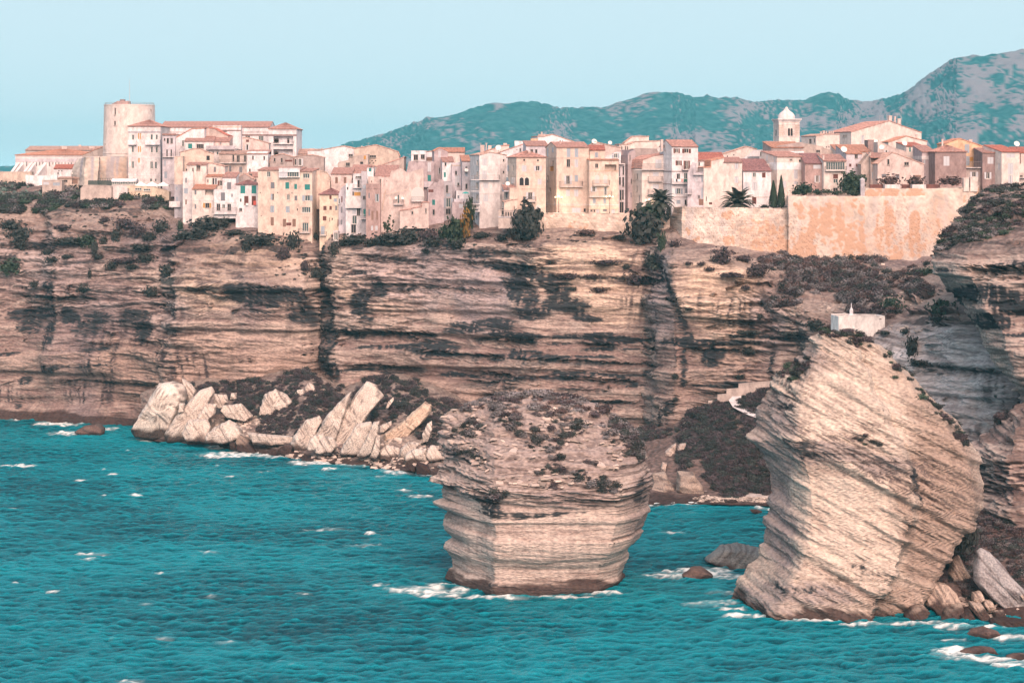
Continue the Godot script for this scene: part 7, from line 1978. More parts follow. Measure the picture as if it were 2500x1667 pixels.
	for z in [-0.9, 0.5]:
		var w := part("belfry_window", arch_mesh(0.5, yy.call(372) - yy.call(450), 0.05), dark, t)
		w.transform = Transform3D(Basis(Vector3.UP, -PI / 2), Vector3(-hw - 0.01, yy.call(450), z))
	# the white chapel on its ledge
	zone(1560, 560, 2.5021)
	var H := house("chapel", "small white chapel with a bell post on a ledge behind the leaning slab", 479, 1222, 1505, 632, {"top": [1222, 530, 1290, 528, 1305, 524, 1330, 530, 1500, 532], "roof": "f", "wc": "snow", "l": 6, "yaw": 8, "cat": "chapel", "ext": 5, "w": "s 1470,543,1485,550"})
	var bx := H.t_of(zx(1308))
	mb = MB.new()
	var y0: float = H.y_of(zy(528), bx)
	var y1: float = H.y_of(zy(480), bx)
	mb.lathe([Vector2(0.75, y0 - 0.1), Vector2(0.6, y0 + 0.25), Vector2(0.42, y0 + 0.4), Vector2(0.42, y1 - 0.5), Vector2(0.2, y1 - 0.1), Vector2(0.12, y1 + 0.1), Vector2(0.1, y1 + 1.0), Vector2(0, y1 + 1.05)], 10, Vector3(bx, 0, -1.0))
	part("bell_post", mb.commit(), plaster(wall_color("bright")), H.node)
	# the stepped wall on the path above the cove
	zone(1560, 780, 2.0106)
	house("stepped_wall", "pinkish wall with steps climbing from the cove path to the ledge", 512, 268, 720, 480, {"top": [268, 455, 300, 455, 302, 432, 340, 430, 342, 402, 385, 398, 388, 372, 430, 368, 432, 345, 490, 340, 492, 318, 720, 300], "roof": "f", "wc": "stone", "l": 1.0, "cat": "wall", "ext": 5})

# ------------------------------------------------------------------ plants
# leaf clumps spread through an uneven ball of radius one; its foot is at y = 0
func clump(seed_: int, n: int, leaf: float, flat: float, ragged := 0.35) -> ArrayMesh:
	var rng := RandomNumberGenerator.new()
	rng.seed = seed_
	var nz := noise(seed_, 1.3, FastNoiseLite.TYPE_SIMPLEX, 2)
	var mb := MB.new()
	var k := 0
	while k < n:
		var dir := Vector3(rng.randfn(), rng.randfn() * 0.9 + 0.25, rng.randfn()).normalized()
		var edge := 1.0 + ragged * nz.get_noise_3d(dir.x * 1.4, dir.y * 1.4, dir.z * 1.4) * 1.6
		var r := edge * pow(rng.randf(), 0.42)
		var gap := nz.get_noise_3d(dir.x * 3.0 + 9.0, dir.y * 3.0, dir.z * 3.0)
		if gap < -0.28 and r > 0.55:
			k += 1
			continue
		var p := Vector3(dir.x * r, (dir.y * r + 0.55) * flat, dir.z * r)
		if p.y < -0.15:
			p.y = rng.randf() * 0.2
		var a := Vector3(rng.randfn(), rng.randfn(), rng.randfn()).normalized()
		var nn := (dir + a * 0.8).normalized()
		var u := nn.cross(a).normalized() * leaf * rng.randf_range(0.6, 1.25)
		var w := nn.cross(u).normalized() * leaf * rng.randf_range(0.5, 1.0)
		var s := rng.randf_range(0.65, 1.35)
		mb.col = Color(s, s * rng.randf_range(0.94, 1.06), s * rng.randf_range(0.92, 1.05))
		mb.quad(p - u, p - w * 0.8, p + u, p + w, nn)
		k += 1
	return mb.commit()

func leaf_mat(k: String, c: Color) -> StandardMaterial3D:
	var key := "leaf_" + k
	if not mats.has(key):
		var m := (mats["leaf"] as StandardMaterial3D).duplicate()
		m.albedo_color = c.linear_to_srgb()
		mats[key] = m
	return mats[key]

var LEAF := {"dark": Color(0.044, 0.050, 0.050), "green": Color(0.040, 0.062, 0.046), "dry": Color(0.105, 0.072, 0.072), "grey": Color(0.155, 0.145, 0.155), "purple": Color(0.068, 0.054, 0.062), "ivy": Color(0.035, 0.052, 0.035), "rust": Color(0.20, 0.115, 0.035), "agave": Color(0.15, 0.22, 0.205)}
var clumps := []

func bush(called: String, label: String, cat: String, at: Vector3, rx: float, ry: float, kind: String, group := "", variant := 0):
	var o := part(called, clumps[variant % clumps.size()], leaf_mat(kind, LEAF[kind]), self, at)
	o.scale = Vector3(rx, ry / 0.85, rx * 0.8)
	o.rotation.y = variant * 1.7
	tag(o, label, cat, group)

# scatters leaf clumps over the part of a sheet that the blots cover; the mass cannot be counted
func scatter(called: String, label: String, s: Sheet, blots: Array, n: int, lo: float, hi: float, kinds: Array, seed_: int, mesh_: Mesh = null, flatten := 0.8):
	var rng := RandomNumberGenerator.new()
	rng.seed = seed_
	var xs := []
	var cols := []
	var tries := 0
	var st := Stains.new()
	var x0 := 1e9
	var x1 := -1e9
	var y0 := 1e9
	var y1 := -1e9
	for b in blots:
		x0 = minf(x0, b[0] - b[2] * 1.3)
		x1 = maxf(x1, b[0] + b[2] * 1.3)
		y0 = minf(y0, b[1] - b[3] * 1.3)
		y1 = maxf(y1, b[1] + b[3] * 1.3)
	st.setup(x0, y0, x1, y1)
	for b in blots:
		st.blot(b[0], b[1], b[2], b[3], 1.0, b[4] if b.size() > 4 else 0.0)
	var cand := PackedInt32Array()
	for k in s.base.size():
		var bq := s.base[k]
		if bq.x > x0 and bq.x < x1 and bq.y > y0 and bq.y < y1 and st.at(bq.x, bq.y) > 0.0:
			cand.append(k)
	while xs.size() < n and tries < n * 12 and cand.size():
		tries += 1
		var pick := cand[rng.randi() % cand.size()]
		var q := s.base[pick]
		var p := s.pos[pick]
		var w := st.at(q.x, q.y)
		if w <= 0.0:
			continue
		w += 0.7 * n_mid.get_noise_2d(p.x * 2.2, p.y * 2.2 + p.z)
		if w < 0.45 + rng.randf() * 0.3:
			continue
		var r := lerpf(lo, hi, pow(rng.randf(), 1.8))
		var b := Basis(Vector3(rng.randfn(), 0, rng.randfn()).normalized(), 0.3 * rng.randfn() if mesh_ else 0.0) * Basis(Vector3.UP, rng.randf() * TAU) * Basis.from_scale(Vector3(r, r * rng.randf_range(0.6, 1.1) * flatten, r))
		xs.append(Transform3D(b, p - Vector3(0, r * 0.2 * flatten, 0)))
		var k: Color = LEAF[kinds[mini(int(rng.randf() * kinds.size()), kinds.size() - 1)]]
		cols.append(k * rng.randf_range(0.65, 1.55))
	var mm := MultiMesh.new()
	mm.transform_format = MultiMesh.TRANSFORM_3D
	mm.use_colors = true
	mm.mesh = mesh_ if mesh_ else clumps[seed_ % clumps.size()]
	mm.instance_count = xs.size()
	for k in xs.size():
		mm.set_instance_transform(k, xs[k])
		var c: Color = cols[k]
		c.a = 1.0
		mm.set_instance_color(k, c)
	var o := MultiMeshInstance3D.new()
	o.name = numbered(called)
	o.multimesh = mm
	o.material_override = mats["leaf"]
	add_child(o)
	tag(o, label, "", "", "stuff")

func palm(label: String, at: Vector3, trunk: float, reach: float, seed_: int, fruit: bool):
	var t := thing("palm_tree", label, "palm tree", at, seed_ * 1.3, "")
	var rng := RandomNumberGenerator.new()
	rng.seed = seed_
	var mb := MB.new()
	var k := 7
	for i in k:
		mb.bar(Vector3(0.05 * sin(i), trunk * i / k, 0), Vector3(0.05 * sin(i + 1.0), trunk * (i + 1) / k, 0), 0.34, 0.27, 9)
	part("trunk", mb.commit(), plain("palm_bark", lin(0.17, 0.115, 0.09), 0.95), t)
	for f in 44:
		mb = MB.new()
		var az := f * 2.399
		var el := lerpf(1.45, -0.35, pow(f / 43.0, 0.85)) + rng.randf_range(-0.1, 0.1)
		var dir := Vector3(cos(az), 0, sin(az))
		var side := Vector3(-sin(az), 0, cos(az))
		var p := Vector3(0, trunk, 0)
		var ln := reach * rng.randf_range(0.88, 1.08)
		var steps := 12
		for i in steps:
			var q := p + (dir * cos(el) + Vector3.UP * sin(el)) * ln / steps
			mb.bar(p, q, 0.035, 0.03, 3)
			var w := reach * 0.17 * sin(PI * clampf((i + 1.2) / (steps + 1.0), 0, 1)) + 0.08
			for s in [-1.0, 1.0]:
				for h in 3:
					var o := p.lerp(q, 0.17 + 0.33 * h)
					var tip: Vector3 = o + side * s * w + (q - p) * 0.9 + Vector3(0, -0.25 * w, 0)
					mb.quad(o - (q - p) * 0.14, o + (q - p) * 0.22, tip + (q - p) * 0.18, tip - (q - p) * 0.10, Vector3.UP)
			p = q
			el -= 0.045 + 0.013 * i
		var c := rng.randf_range(0.8, 1.25)
		part("frond", mb.commit(), leaf_mat("frond%d" % (f % 3), Color(0.060 * [0.8, 1.0, 1.3][f % 3], 0.070 * [0.8, 1.0, 1.3][f % 3], 0.062 * [0.8, 1.0, 1.25][f % 3])), t)
	if fruit:
		var o := part("fruit_cluster", clumps[1], leaf_mat("fruit", Color(0.46, 0.17, 0.07)), t, Vector3(0, trunk - 0.55, 0.25))
		o.scale = Vector3(0.62, 0.5, 0.62)

func tree(called: String, label: String, at: Vector3, h: float, rx: float, crown_low: float, kind: String, leaf: float, seed_: int, n := 1500):
	var t := thing(called, label, "tree", at)
	var mb := MB.new()
	mb.bar(Vector3(0, -0.6, 0), Vector3(0.1, crown_low + (h - crown_low) * 0.5, 0), 0.22, 0.10, 8)
	for i in 5:
		var a := i * 1.3
		mb.bar(Vector3(0.05, crown_low * 0.8, 0), Vector3(cos(a) * rx * 0.6, crown_low + (h - crown_low) * 0.55, sin(a) * rx * 0.6), 0.10, 0.03, 5)
	part("trunk", mb.commit(), plain("bark", lin(0.08, 0.06, 0.055), 0.95), t)
	var o := part("crown", clump(seed_, n, leaf, 0.9, 0.45), leaf_mat(kind, LEAF[kind]), t, Vector3(0, crown_low, 0))
	o.scale = Vector3(rx, (h - crown_low) / 1.4, rx)

func cypress(label: String, at: Vector3, h: float, r: float, seed_: int):
	var t := thing("cypress", label, "tree", at)
	var mb := MB.new()
	mb.bar(Vector3(0, -0.6, 0), Vector3(0, h * 0.5, 0), 0.18, 0.08, 7)
	part("trunk", mb.commit(), plain("bark", lin(0.08, 0.06, 0.055), 0.95), t)
	var rng := RandomNumberGenerator.new()
	rng.seed = seed_
	mb = MB.new()
	for i in 1300:
		var f := pow(rng.randf(), 0.8)
		var rr := r * pow(1.0 - f, 0.75) * minf(1.0, 0.55 + f * 3.0) * sqrt(rng.randf_range(0.3, 1.0))
		var a := rng.randf() * TAU
		var p := Vector3(cos(a) * rr, 0.2 + f * h, sin(a) * rr)
		var s := rng.randf_range(0.6, 1.4)
		mb.col = Color(s, s, s)
		var u := Vector3(-sin(a), 0.2, cos(a)) * 0.16
		mb.quad(p - u, p + Vector3(0, -0.2, 0), p + u, p + Vector3(cos(a) * 0.08, 0.42, sin(a) * 0.08), Vector3(cos(a), 0.2, sin(a)))
	part("crown", mb.commit(), leaf_mat("green", LEAF["green"]), t)

func size_word(b: Array) -> String:
	return "broad" if b[2] > 30 else ("tall" if b[3] > 1.2 * b[2] else ("small" if b[2] < 16 else "middling"))

func tone_word(b: Array) -> String:
	return {"dark": "dark", "purple": "purplish", "green": "green", "dry": "dry brown", "ivy": "ivy green"}[b[4]]

func build_plants():
	for i in 6:
		clumps.append(clump(100 + i, 460, 0.17, [0.85, 0.7, 0.95, 0.75, 0.85, 0.65][i], 0.45))
	# bushes one can point to, on the cliff: [px, py, half width, half height, kind]
	var where := {
		"upper left cliff": [[27, 545, 30, 16, "dark"], [50, 566, 28, 20, "dark"], [57, 592, 18, 16, "dark"], [153, 553, 24, 9, "purple"], [168, 585, 42, 12, "dark"], [214, 578, 26, 20, "green"], [233, 598, 8, 20, "dark"], [253, 582, 10, 15, "dark"], [256, 535, 15, 8, "purple"], [283, 570, 14, 20, "dark"], [306, 543, 30, 13, "purple"], [337, 556, 24, 15, "purple"], [364, 573, 24, 13, "dark"], [344, 596, 32, 11, "dark"], [302, 630, 36, 9, "purple"], [272, 645, 16, 14, "dark"], [360, 624, 25, 13, "dark"], [325, 650, 22, 7, "dark"], [406, 658, 22, 18, "dark"], [23, 650, 28, 20, "green"], [164, 624, 18, 5, "dark"], [218, 665, 6, 12, "dark"], [207, 699, 22, 12, "dark"], [82, 693, 15, 9, "dark"], [115, 612, 20, 12, "dark"], [126, 630, 20, 8, "dark"], [367, 708, 20, 13, "dark"], [235, 625, 18, 6, "dark"]],
		"cliff edge below the white and peach houses": [[394, 552, 20, 18, "dark"], [436, 545, 9, 20, "green"], [440, 575, 20, 14, "dark"], [478, 570, 46, 13, "dark"], [509, 540, 46, 20, "dark"], [551, 540, 12, 15, "dark"], [453, 520, 15, 11, "purple"], [631, 578, 46, 20, "dark"], [716, 582, 22, 24, "dark"], [574, 563, 30, 10, "dark"], [696, 615, 15, 20, "purple"], [746, 642, 12, 18, "purple"], [769, 660, 20, 15, "dark"], [681, 556, 24, 8, "dark"], [766, 572, 14, 10, "dark"], [600, 600, 14, 14, "dark"]],
		"cliff edge below the mauve and pinkish houses": [[866, 582, 32, 14, "dark"], [948, 545, 24, 30, "ivy"], [956, 574, 60, 20, "dark"], [999, 573, 26, 20, "dark"], [1046, 566, 26, 26, "purple"], [1042, 611, 13, 8, "dark"], [1175, 573, 22, 9, "dark"], [1120, 590, 26, 16, "dark"], [815, 605, 14, 18, "dark"], [840, 590, 16, 10, "dark"], [905, 585, 20, 14, "dark"], [1090, 560, 20, 22, "ivy"], [1015, 634, 7, 5, "dark"], [1060, 590, 30, 12, "dark"], [1230, 575, 24, 8, "dark"]],
		"cliff face below the long terrace wall": [[1476, 634, 42, 8, "purple"], [1390, 671, 36, 9, "purple"], [1445, 671, 20, 6, "purple"], [1550, 678, 28, 15, "purple"], [1464, 703, 24, 7, "purple"], [1402, 702, 10, 6, "dark"], [1594, 628, 22, 16, "dark"], [1617, 584, 12, 26, "green"], [1430, 567, 30, 7, "dry"], [1510, 577, 24, 6, "dark"], [1350, 641, 12, 4, "dark"], [1530, 650, 10, 8, "dark"]],
		"cliff below the grey rampart corner": [[1764, 626, 30, 20, "purple"], [1816, 628, 20, 12, "purple"], [1648, 590, 16, 8, "purple"], [1732, 655, 14, 6, "purple"], [1784, 667, 34, 7, "purple"], [1848, 655, 26, 18, "purple"], [1820, 701, 15, 6, "purple"], [1680, 640, 12, 5, "purple"], [1712, 640, 12, 5, "purple"], [1680, 752, 14, 4, "dark"], [1828, 808, 32, 7, "dark"], [1832, 855, 22, 9, "dark"], [1804, 917, 19, 7, "dark"], [1646, 918, 12, 9, "dark"], [1856, 770, 8, 8, "dark"], [1606, 990, 10, 5, "dark"], [1650, 975, 9, 5, "dark"], [1630, 1005, 8, 9, "dark"]],
		"ledge round the white chapel": [[1992, 790, 28, 15, "dark"], [1936, 810, 36, 8, "dark"], [2177, 740, 27, 18, "green"], [2303, 744, 38, 22, "green"], [2259, 658, 22, 11, "green"], [2291, 778, 18, 9, "dark"], [2227, 836, 16, 28, "dark"], [2246, 880, 26, 12, "dark"], [2163, 810, 20, 6, "dark"], [2210, 806, 14, 8, "dark"], [2265, 640, 12, 9, "dark"]]}
	var n := 0
	var heads := {}
	var totals := {}
	for zone_ in where:
		(where[zone_] as Array).sort_custom(func(u, v): return u[0] < v[0])
		for b in where[zone_]:
			var k0: String = size_word(b) + tone_word(b) + zone_
			totals[k0] = totals.get(k0, 0) + 1
	for zone_ in where:
		for b in where[zone_]:
			var at := on_sheet(cliff, b[0], b[1] + b[3] * 0.8)
			var sc: float = -at.z / F
			at += Vector3(0, -b[3] * 0.15 * sc, 0.3)
			var size := size_word(b)
			var tone := tone_word(b)
			var key: String = size + tone + zone_
			heads[key] = heads.get(key, 0) + 1
			var ords := ["", "second ", "third ", "fourth ", "fifth ", "sixth ", "seventh ", "eighth ", "ninth ", "tenth ", "eleventh ", "twelfth ", "thirteenth ", "fourteenth ", "fifteenth "]
			var nth: String = ords[mini(heads[key] - 1, 14)]
			bush("shrub", ("%s %s shrub on the %s" % [size, tone, zone_]) if totals[key] == 1 else ("%s %s shrub from left on the %s" % [("first " if nth == "" else nth) + size, tone, zone_]), "shrub", at, b[2] * sc * 1.05, b[3] * sc * 1.1, b[4], "shrubs on the cliff", n)
			n += 1
	# the big bushes and trees along the edge
	zone(0, 0, 1)
	tree("tree", "big dark bushy tree at the left end of the long terrace wall", P(1286, 582, 562), 8.6, 3.6, 0.8, "dark", 0.15, 301, 2600)
	bush("bush", "huge dark bush between the terrace wall and the grey rampart corner", "bush", P(1576, 588, 555), 5.2, 5.0, "dark", "", 2)
	bush("bush", "dark bush at the foot of the left palm trunk", "bush", P(1590, 532, 557), 4.6, 2.6, "green", "", 4)
	bush("bush", "small dark bush beside the left palm", "bush", P(1633, 525, 551), 0.9, 2.0, "dark", "", 1)
	bush("bush", "ivy mass climbing to the white balcony stack", "bush", on_sheet(cliff, 1108, 590) + Vector3(0, 0, 1), 3.4, 4.6, "ivy", "", 3)
	bush("bush", "narrow ivy column against the white balcony stack", "bush", P(1146, 545, 574), 1.7, 6.0, "ivy", "", 5)
	bush("bush", "rusty ochre creeper below the white balcony stack", "bush", P(1134, 574, 571), 1.6, 4.2, "rust", "", 0)
	palm("left of two date palms, standing behind the dark bush", P(1613, 524, 556), 3.3, 4.4, 3, true)
	palm("right of two date palms, its trunk hidden by the rampart", P(1802, 512, 553), 1.6, 5.2, 5, true)
	palm("dwarf palm on the cliff below the rampart corner", on_sheet(cliff, 1600, 655) + Vector3(0, 0, 0.6), 0.6, 2.0, 8, false)
	cypress("left and lower of the two dark cypresses by the rampart step", P(1889, 508, 553), 6.6, 1.5, 11)
	cypress("right and taller of the two dark cypresses by the rampart step", P(1908, 508, 552), 8.0, 1.3, 12)
	bush("bush", "low dark bush left of the cypresses", "bush", P(1868, 509, 552), 1.6, 0.7, "dark", "", 3)
	tree("tree", "round dark tree left of the grey pillar on the rampart", P(2082, 474, 553), 5.6, 2.9, 0.5, "green", 0.14, 302, 2400)
	bush("hedge", "clipped hedge in front of the pinkish brown house", "hedge", P(1962, 470, 551), 3.0, 1.9, "green", "", 1)
	for q in [[1945, 474], [1970, 475], [1995, 475], [2020, 475], [2045, 475], [2085, 476]]:
		bush("hedge", "%s low hedge plant from the left behind the benches on the rampart" % {1945: "first", 1970: "second", 1995: "third", 2020: "fourth", 2045: "fifth", 2085: "sixth"}[q[0]], "hedge", P(q[0], q[1], 549.5), 1.7, 0.9, "green", "low hedge along the rampart", int(q[0]))
	bush("bush", "dry brown bush on the battlement next to the grey pillar", "bush", P(2172, 452, 553), 2.9, 1.75, "dry", "", 0)
	bush("bush", "dry brown bush above the second merlon of the battlement", "bush", P(2236, 453, 553), 2.8, 1.7, "dry", "", 3)
	bush("bush", "long dry bush right of the embrasures by the brown house", "bush", P(2322, 450, 553), 3.6, 1.3, "dry", "", 4)
	# the left end: agaves and thickets under the barracks
	var spike := MB.new()
	var rng := RandomNumberGenerator.new()
	rng.seed = 77
	for i in 26:
		var a := i * 2.399
		var e := rng.randf_range(0.25, 1.35)
		var d := Vector3(cos(a) * cos(e), sin(e), sin(a) * cos(e))
		var s := Vector3(-sin(a), 0, cos(a)) * 0.09
		var c := rng.randf_range(0.8, 1.2)
		spike.col = Color(c, c, c)
		spike.tri(s, d * rng.randf_range(0.8, 1.1), -s, Vector3(0, 1, 0))
	scatter("agave_patch", "blue green agaves on the bank at the far left", cliff, [[45, 470, 60, 26], [10, 480, 30, 14]], 260, 0.9, 2.0, ["agave", "agave", "grey"], 21, spike.commit(), 1.0)
	scatter("thicket", "dark thicket along the top of the left cliff", cliff, [[60, 488, 110, 10], [150, 470, 46, 20], [130, 488, 60, 14], [225, 478, 22, 18], [330, 480, 70, 12], [190, 485, 40, 10], [20, 455, 60, 8], [255, 470, 8, 18], [380, 470, 60, 10], [40, 510, 100, 10], [100, 500, 100, 12], [230, 500, 60, 10], [380, 500, 40, 10]], 950, 0.7, 1.9, ["dark", "purple", "dark", "green", "grey"], 22)
	scatter("ground_cover", "low scrub dotted over the top of the cliff", cliff, [[300, 545, 160, 50], [60, 560, 100, 60], [600, 590, 160, 22], [1000, 580, 200, 20], [1420, 580, 120, 12], [720, 640, 60, 50]], 260, 0.25, 0.8, ["dark", "purple", "dark"], 23)
	scatter("scrub", "brown and grey scrub on the slope under the orange stained rampart", cliff, [[1900, 640, 50, 22], [1960, 655, 90, 30], [2040, 680, 110, 34], [1960, 700, 60, 22], [2110, 715, 70, 30], [2190, 680, 70, 26], [2050, 640, 100, 14], [2240, 700, 40, 20], [2130, 760, 60, 14], [1920, 740, 40, 12]], 1700, 0.55, 1.5, ["purple", "dry", "purple", "grey", "grey", "dark"], 24)
	scatter("scrub", "dark scrub on top of the right headland", headland, [[2470, 470, 110, 16], [2420, 520, 60, 40], [2350, 565, 55, 30], [2480, 510, 60, 30], [2310, 590, 30, 16], [2560, 480, 90, 30], [2380, 495, 30, 20]], 900, 0.5, 1.5, ["dark", "purple", "green", "dark", "grey"], 25)
	scatter("scrub", "dark scrub covering the fallen rubble", rubble, [[600, 950, 90, 30], [720, 930, 60, 30], [700, 990, 110, 50], [620, 990, 60, 30], [780, 980, 50, 50], [720, 1050, 90, 26], [930, 940, 50, 26], [990, 970, 60, 40], [940, 1000, 40, 50, -0.5], [1040, 1000, 70, 40], [1060, 1050, 50, 40], [860, 1010, 10, 70, -0.3], [500, 950, 60, 14], [410, 945, 26, 10], [1100, 1010, 50, 30], [565, 1010, 24, 26]], 2100, 0.4, 1.15, ["dark", "purple", "purple", "purple", "dark"], 26)
	scatter("scrub", "dark scrub on the steep bank above the cove", cove, [[1780, 1080, 110, 90], [1740, 1020, 70, 50], [1840, 1010, 60, 50], [1800, 1160, 90, 50], [1590, 1060, 60, 16], [1680, 1110, 26, 70, -0.5], [1860, 1120, 60, 80], [1900, 960, 60, 20]], 2600, 0.45, 1.25, ["dark", "purple", "purple", "dark"], 27)
	scatter("scrub", "grey purple scrub on the slope at the right edge", scrub_slope, [[2440, 1290, 110, 80], [2360, 1330, 60, 60], [2480, 1240, 60, 40], [2300, 1390, 60, 40], [2250, 1400, 60, 30], [2400, 1420, 60, 40], [2520, 1380, 60, 80]], 1700, 0.35, 1.0, ["grey", "purple", "purple", "dark", "dry"], 28)
	scatter("scrub", "grey and dark scrub on top of the mushroom stack", grain, [[1290, 985, 90, 16], [1180, 1000, 60, 12], [1380, 1000, 70, 12], [1450, 1010, 40, 14], [1230, 1010, 60, 14], [1500, 1050, 46, 24], [1540, 1085, 30, 24], [1330, 1010, 40, 16]], 620, 0.45, 1.35, ["grey", "grey", "purple", "grey", "dry"], 29)
	scatter("scrub", "dark tufts among the flakes of the mushroom stack", grain, [[1290, 1060, 34, 30], [1345, 1075, 22, 36], [1520, 1055, 44, 22], [1545, 1095, 30, 26], [1275, 1105, 24, 8], [1330, 1125, 40, 6], [1440, 1115, 24, 8], [1440, 1150, 40, 14], [1410, 1130, 24, 8], [1210, 1180, 24, 8], [1180, 1040, 50, 12], [1400, 1040, 50, 20], [1240, 1030, 40, 14], [1130, 1060, 30, 10], [1150, 1100, 40, 8], [1480, 1170, 20, 8], [1350, 1160, 14, 6]], 760, 0.3, 1.1, ["dark", "purple", "dark", "grey"], 30)
	scatter("scrub", "dark scrub along the crest of the leaning slab", leaning, [[2040, 815, 40, 10], [2100, 835, 40, 14], [2150, 868, 30, 20, 0.6], [2200, 910, 30, 24, 0.7], [2240, 960, 24, 26, 0.7], [2290, 1010, 22, 26, 0.7], [2330, 1060, 20, 22, 0.6], [1935, 905, 26, 18], [1975, 880, 16, 8], [2080, 1052, 18, 12], [2110, 1060, 16, 8]], 330, 0.4, 1.05, ["dark", "purple", "dark", "green"], 31)
	tree("tree", "dark pine shaped bush in the gap between the leaning slab and the grey slab", P(2352, 1340, 353), 5.2, 2.2, 0.2, "dark", 0.14, 303, 1500)
	scatter("scrub", "dark scrub on the lower crag's top at the right edge", crag, [[2440, 1020, 40, 14], [2500, 985, 40, 14]], 60, 0.4, 0.9, ["dark", "purple"], 32)
	# flat flakes of rock lying on the stack's broken top
	var fl := MB.new()
	fl.col = Color(1, 1, 1)
	var ring := []
	for i in 7:
		var a := TAU * i / 7
		var r: float = [1.0, 0.8, 1.1, 0.7, 0.95, 0.75, 1.05][i]
		ring.append(Vector3(cos(a) * r, 0, sin(a) * r))
	for i in 7:
		var a: Vector3 = ring[i]
		var b: Vector3 = ring[(i + 1) % 7]
		var up := Vector3(0, 0.42, 0)
		fl.quad(a, b, b * 0.9 + up, a * 0.9 + up, a + b)
		fl.tri(up, a * 0.9 + up, b * 0.9 + up, Vector3.UP)
	LEAF["flake"] = Color(0.40, 0.335, 0.30)
	LEAF["flake2"] = Color(0.32, 0.265, 0.245)
	var flm := fl.commit()
	scatter("rock_flakes", "pale flat flakes of rock strewn over the top of the mushroom stack", grain, [[1150, 1050, 90, 50], [1250, 1080, 90, 50], [1380, 1050, 90, 50], [1480, 1090, 60, 40], [1200, 1110, 70, 20], [1320, 1140, 90, 26]], 800, 0.2, 1.0, ["flake2", "flake", "flake2"], 33, flm, 0.8)
	scatter("rock_flakes", "pale stones on the slope under the orange stained rampart", cliff, [[2100, 660, 130, 26], [2200, 720, 80, 30], [2050, 745, 90, 30], [1950, 770, 60, 16], [2200, 800, 70, 10]], 260, 0.2, 0.8, ["flake", "flake2"], 34, flm, 1.0)
	scatter("rock_flakes", "broken stones between the big boulders of the rubble", rubble, [[600, 1040, 120, 40], [800, 1100, 120, 30], [960, 1110, 110, 40], [760, 1080, 60, 30], [1050, 1120, 50, 40]], 700, 0.25, 1.1, ["flake", "flake", "flake2"], 35, flm, 1.3)
	scatter("rock_flakes", "stones at the foot of the scrub slope", scrub_slope, [[2260, 1470, 60, 30], [2360, 1490, 60, 30], [2460, 1480, 60, 40]], 240, 0.2, 0.8, ["flake2", "flake2", "flake"], 36, flm, 1.3)
	scatter("pebbles", "pebbles of the little cove beach", cove, [[1820, 1222, 110, 8], [1740, 1220, 50, 5]], 700, 0.15, 0.5, ["flake", "flake"], 37, flm, 0.7)

# ------------------------------------------------------------------ small things
func lamp_post(label: String, at: Vector3, h: float, globes: int, lit: bool):
	var t := thing("street_lamp", label, "street lamp", at, 0.0, "street lamps of the town")
	var iron := plain("iron", lin(0.05, 0.045, 0.05), 0.6)
	var mb := MB.new()
	mb.lathe([Vector2(0.16, 0), Vector2(0.16, 0.25), Vector2(0.09, 0.4), Vector2(0.06, 0.6), Vector2(0.05, h), Vector2(0, h)], 8)
	var spots := []
	if globes == 1:
		spots.append(Vector3(0, h + 0.22, 0))
	else:
		for s in [-1.0, 1.0]:
			mb.bar(Vector3(0, h - 0.5, 0), Vector3(s * 0.85, h - 0.42, 0), 0.035)
			mb.bar(Vector3(s * 0.85, h - 0.42, 0), Vector3(s * 0.85, h - 0.2, 0), 0.05)
			spots.append(Vector3(s * 0.85, h + 0.02, 0))
		spots.append(Vector3(0, h + 0.22, 0))
	part("post", mb.commit(), iron, t)
	var g := SphereMesh.new()
	g.radius = 0.22
	g.height = 0.44
	g.radial_segments = 14
	g.rings = 8
	var m := plain("globe_lit" if lit else "globe", lin(0.82, 0.80, 0.77), 0.4)
	if lit:
		m.emission_enabled = true
		m.emission = Color(1.0, 0.84, 0.60)
		m.emission_energy_multiplier = 1.2
	for s in spots:
		part("globe", g, m, t, s)
		if lit:
			var l := OmniLight3D.new()
			l.name = "light"
			l.light_color = Color(1.0, 0.84, 0.62)
			l.light_energy = 0.9
			l.light_size = 0.2
			l.omni_range = 30.0
			l.omni_attenuation = 2.0
			l.shadow_enabled = true
			t.add_child(l, true)
			l.position = s

func dish(label: String, at: Vector3, r: float, az: float):
	var t := thing("satellite_dish", label, "satellite dish", at, az, "satellite dishes on the roofs")
	var mb := MB.new()
	mb.lathe([Vector2(0, 0), Vector2(r * 0.5, 0.05 * r), Vector2(r * 0.85, 0.17 * r), Vector2(r, 0.26 * r)], 14)
	var o := part("bowl", mb.commit(), plain("dish", lin(0.66, 0.64, 0.63), 0.5), t, Vector3(0, r * 1.1, 0))
	o.rotation.x = deg_to_rad(62)
	mb = MB.new()
	mb.bar(Vector3(0, -0.4, -0.1), Vector3(0, r * 1.1, -0.02), 0.04)
	mb.bar(Vector3(0, r * 0.4, 0.1), Vector3(0, r * 1.2, r * 0.9), 0.02)
	part("mount", mb.commit(), plain("iron", Color.BLACK), t)

func aerial(label: String, at: Vector3, h: float, bars: int):
	var t := thing("aerial", label, "aerial", at, 0.3, "aerials on the roofs")
	var mb := MB.new()
	mb.bar(Vector3(0, -0.5, 0), Vector3(0, h, 0), 0.045, 0.03, 5)
	for i in bars:
		var y := h * (0.98 - 0.09 * i)
		mb.bar(Vector3(-0.5 + 0.05 * i, y, 0), Vector3(0.5 - 0.05 * i, y, 0), 0.022, -1, 4)
	part("mast", mb.commit(), plain("mast", Color.WHITE), t)

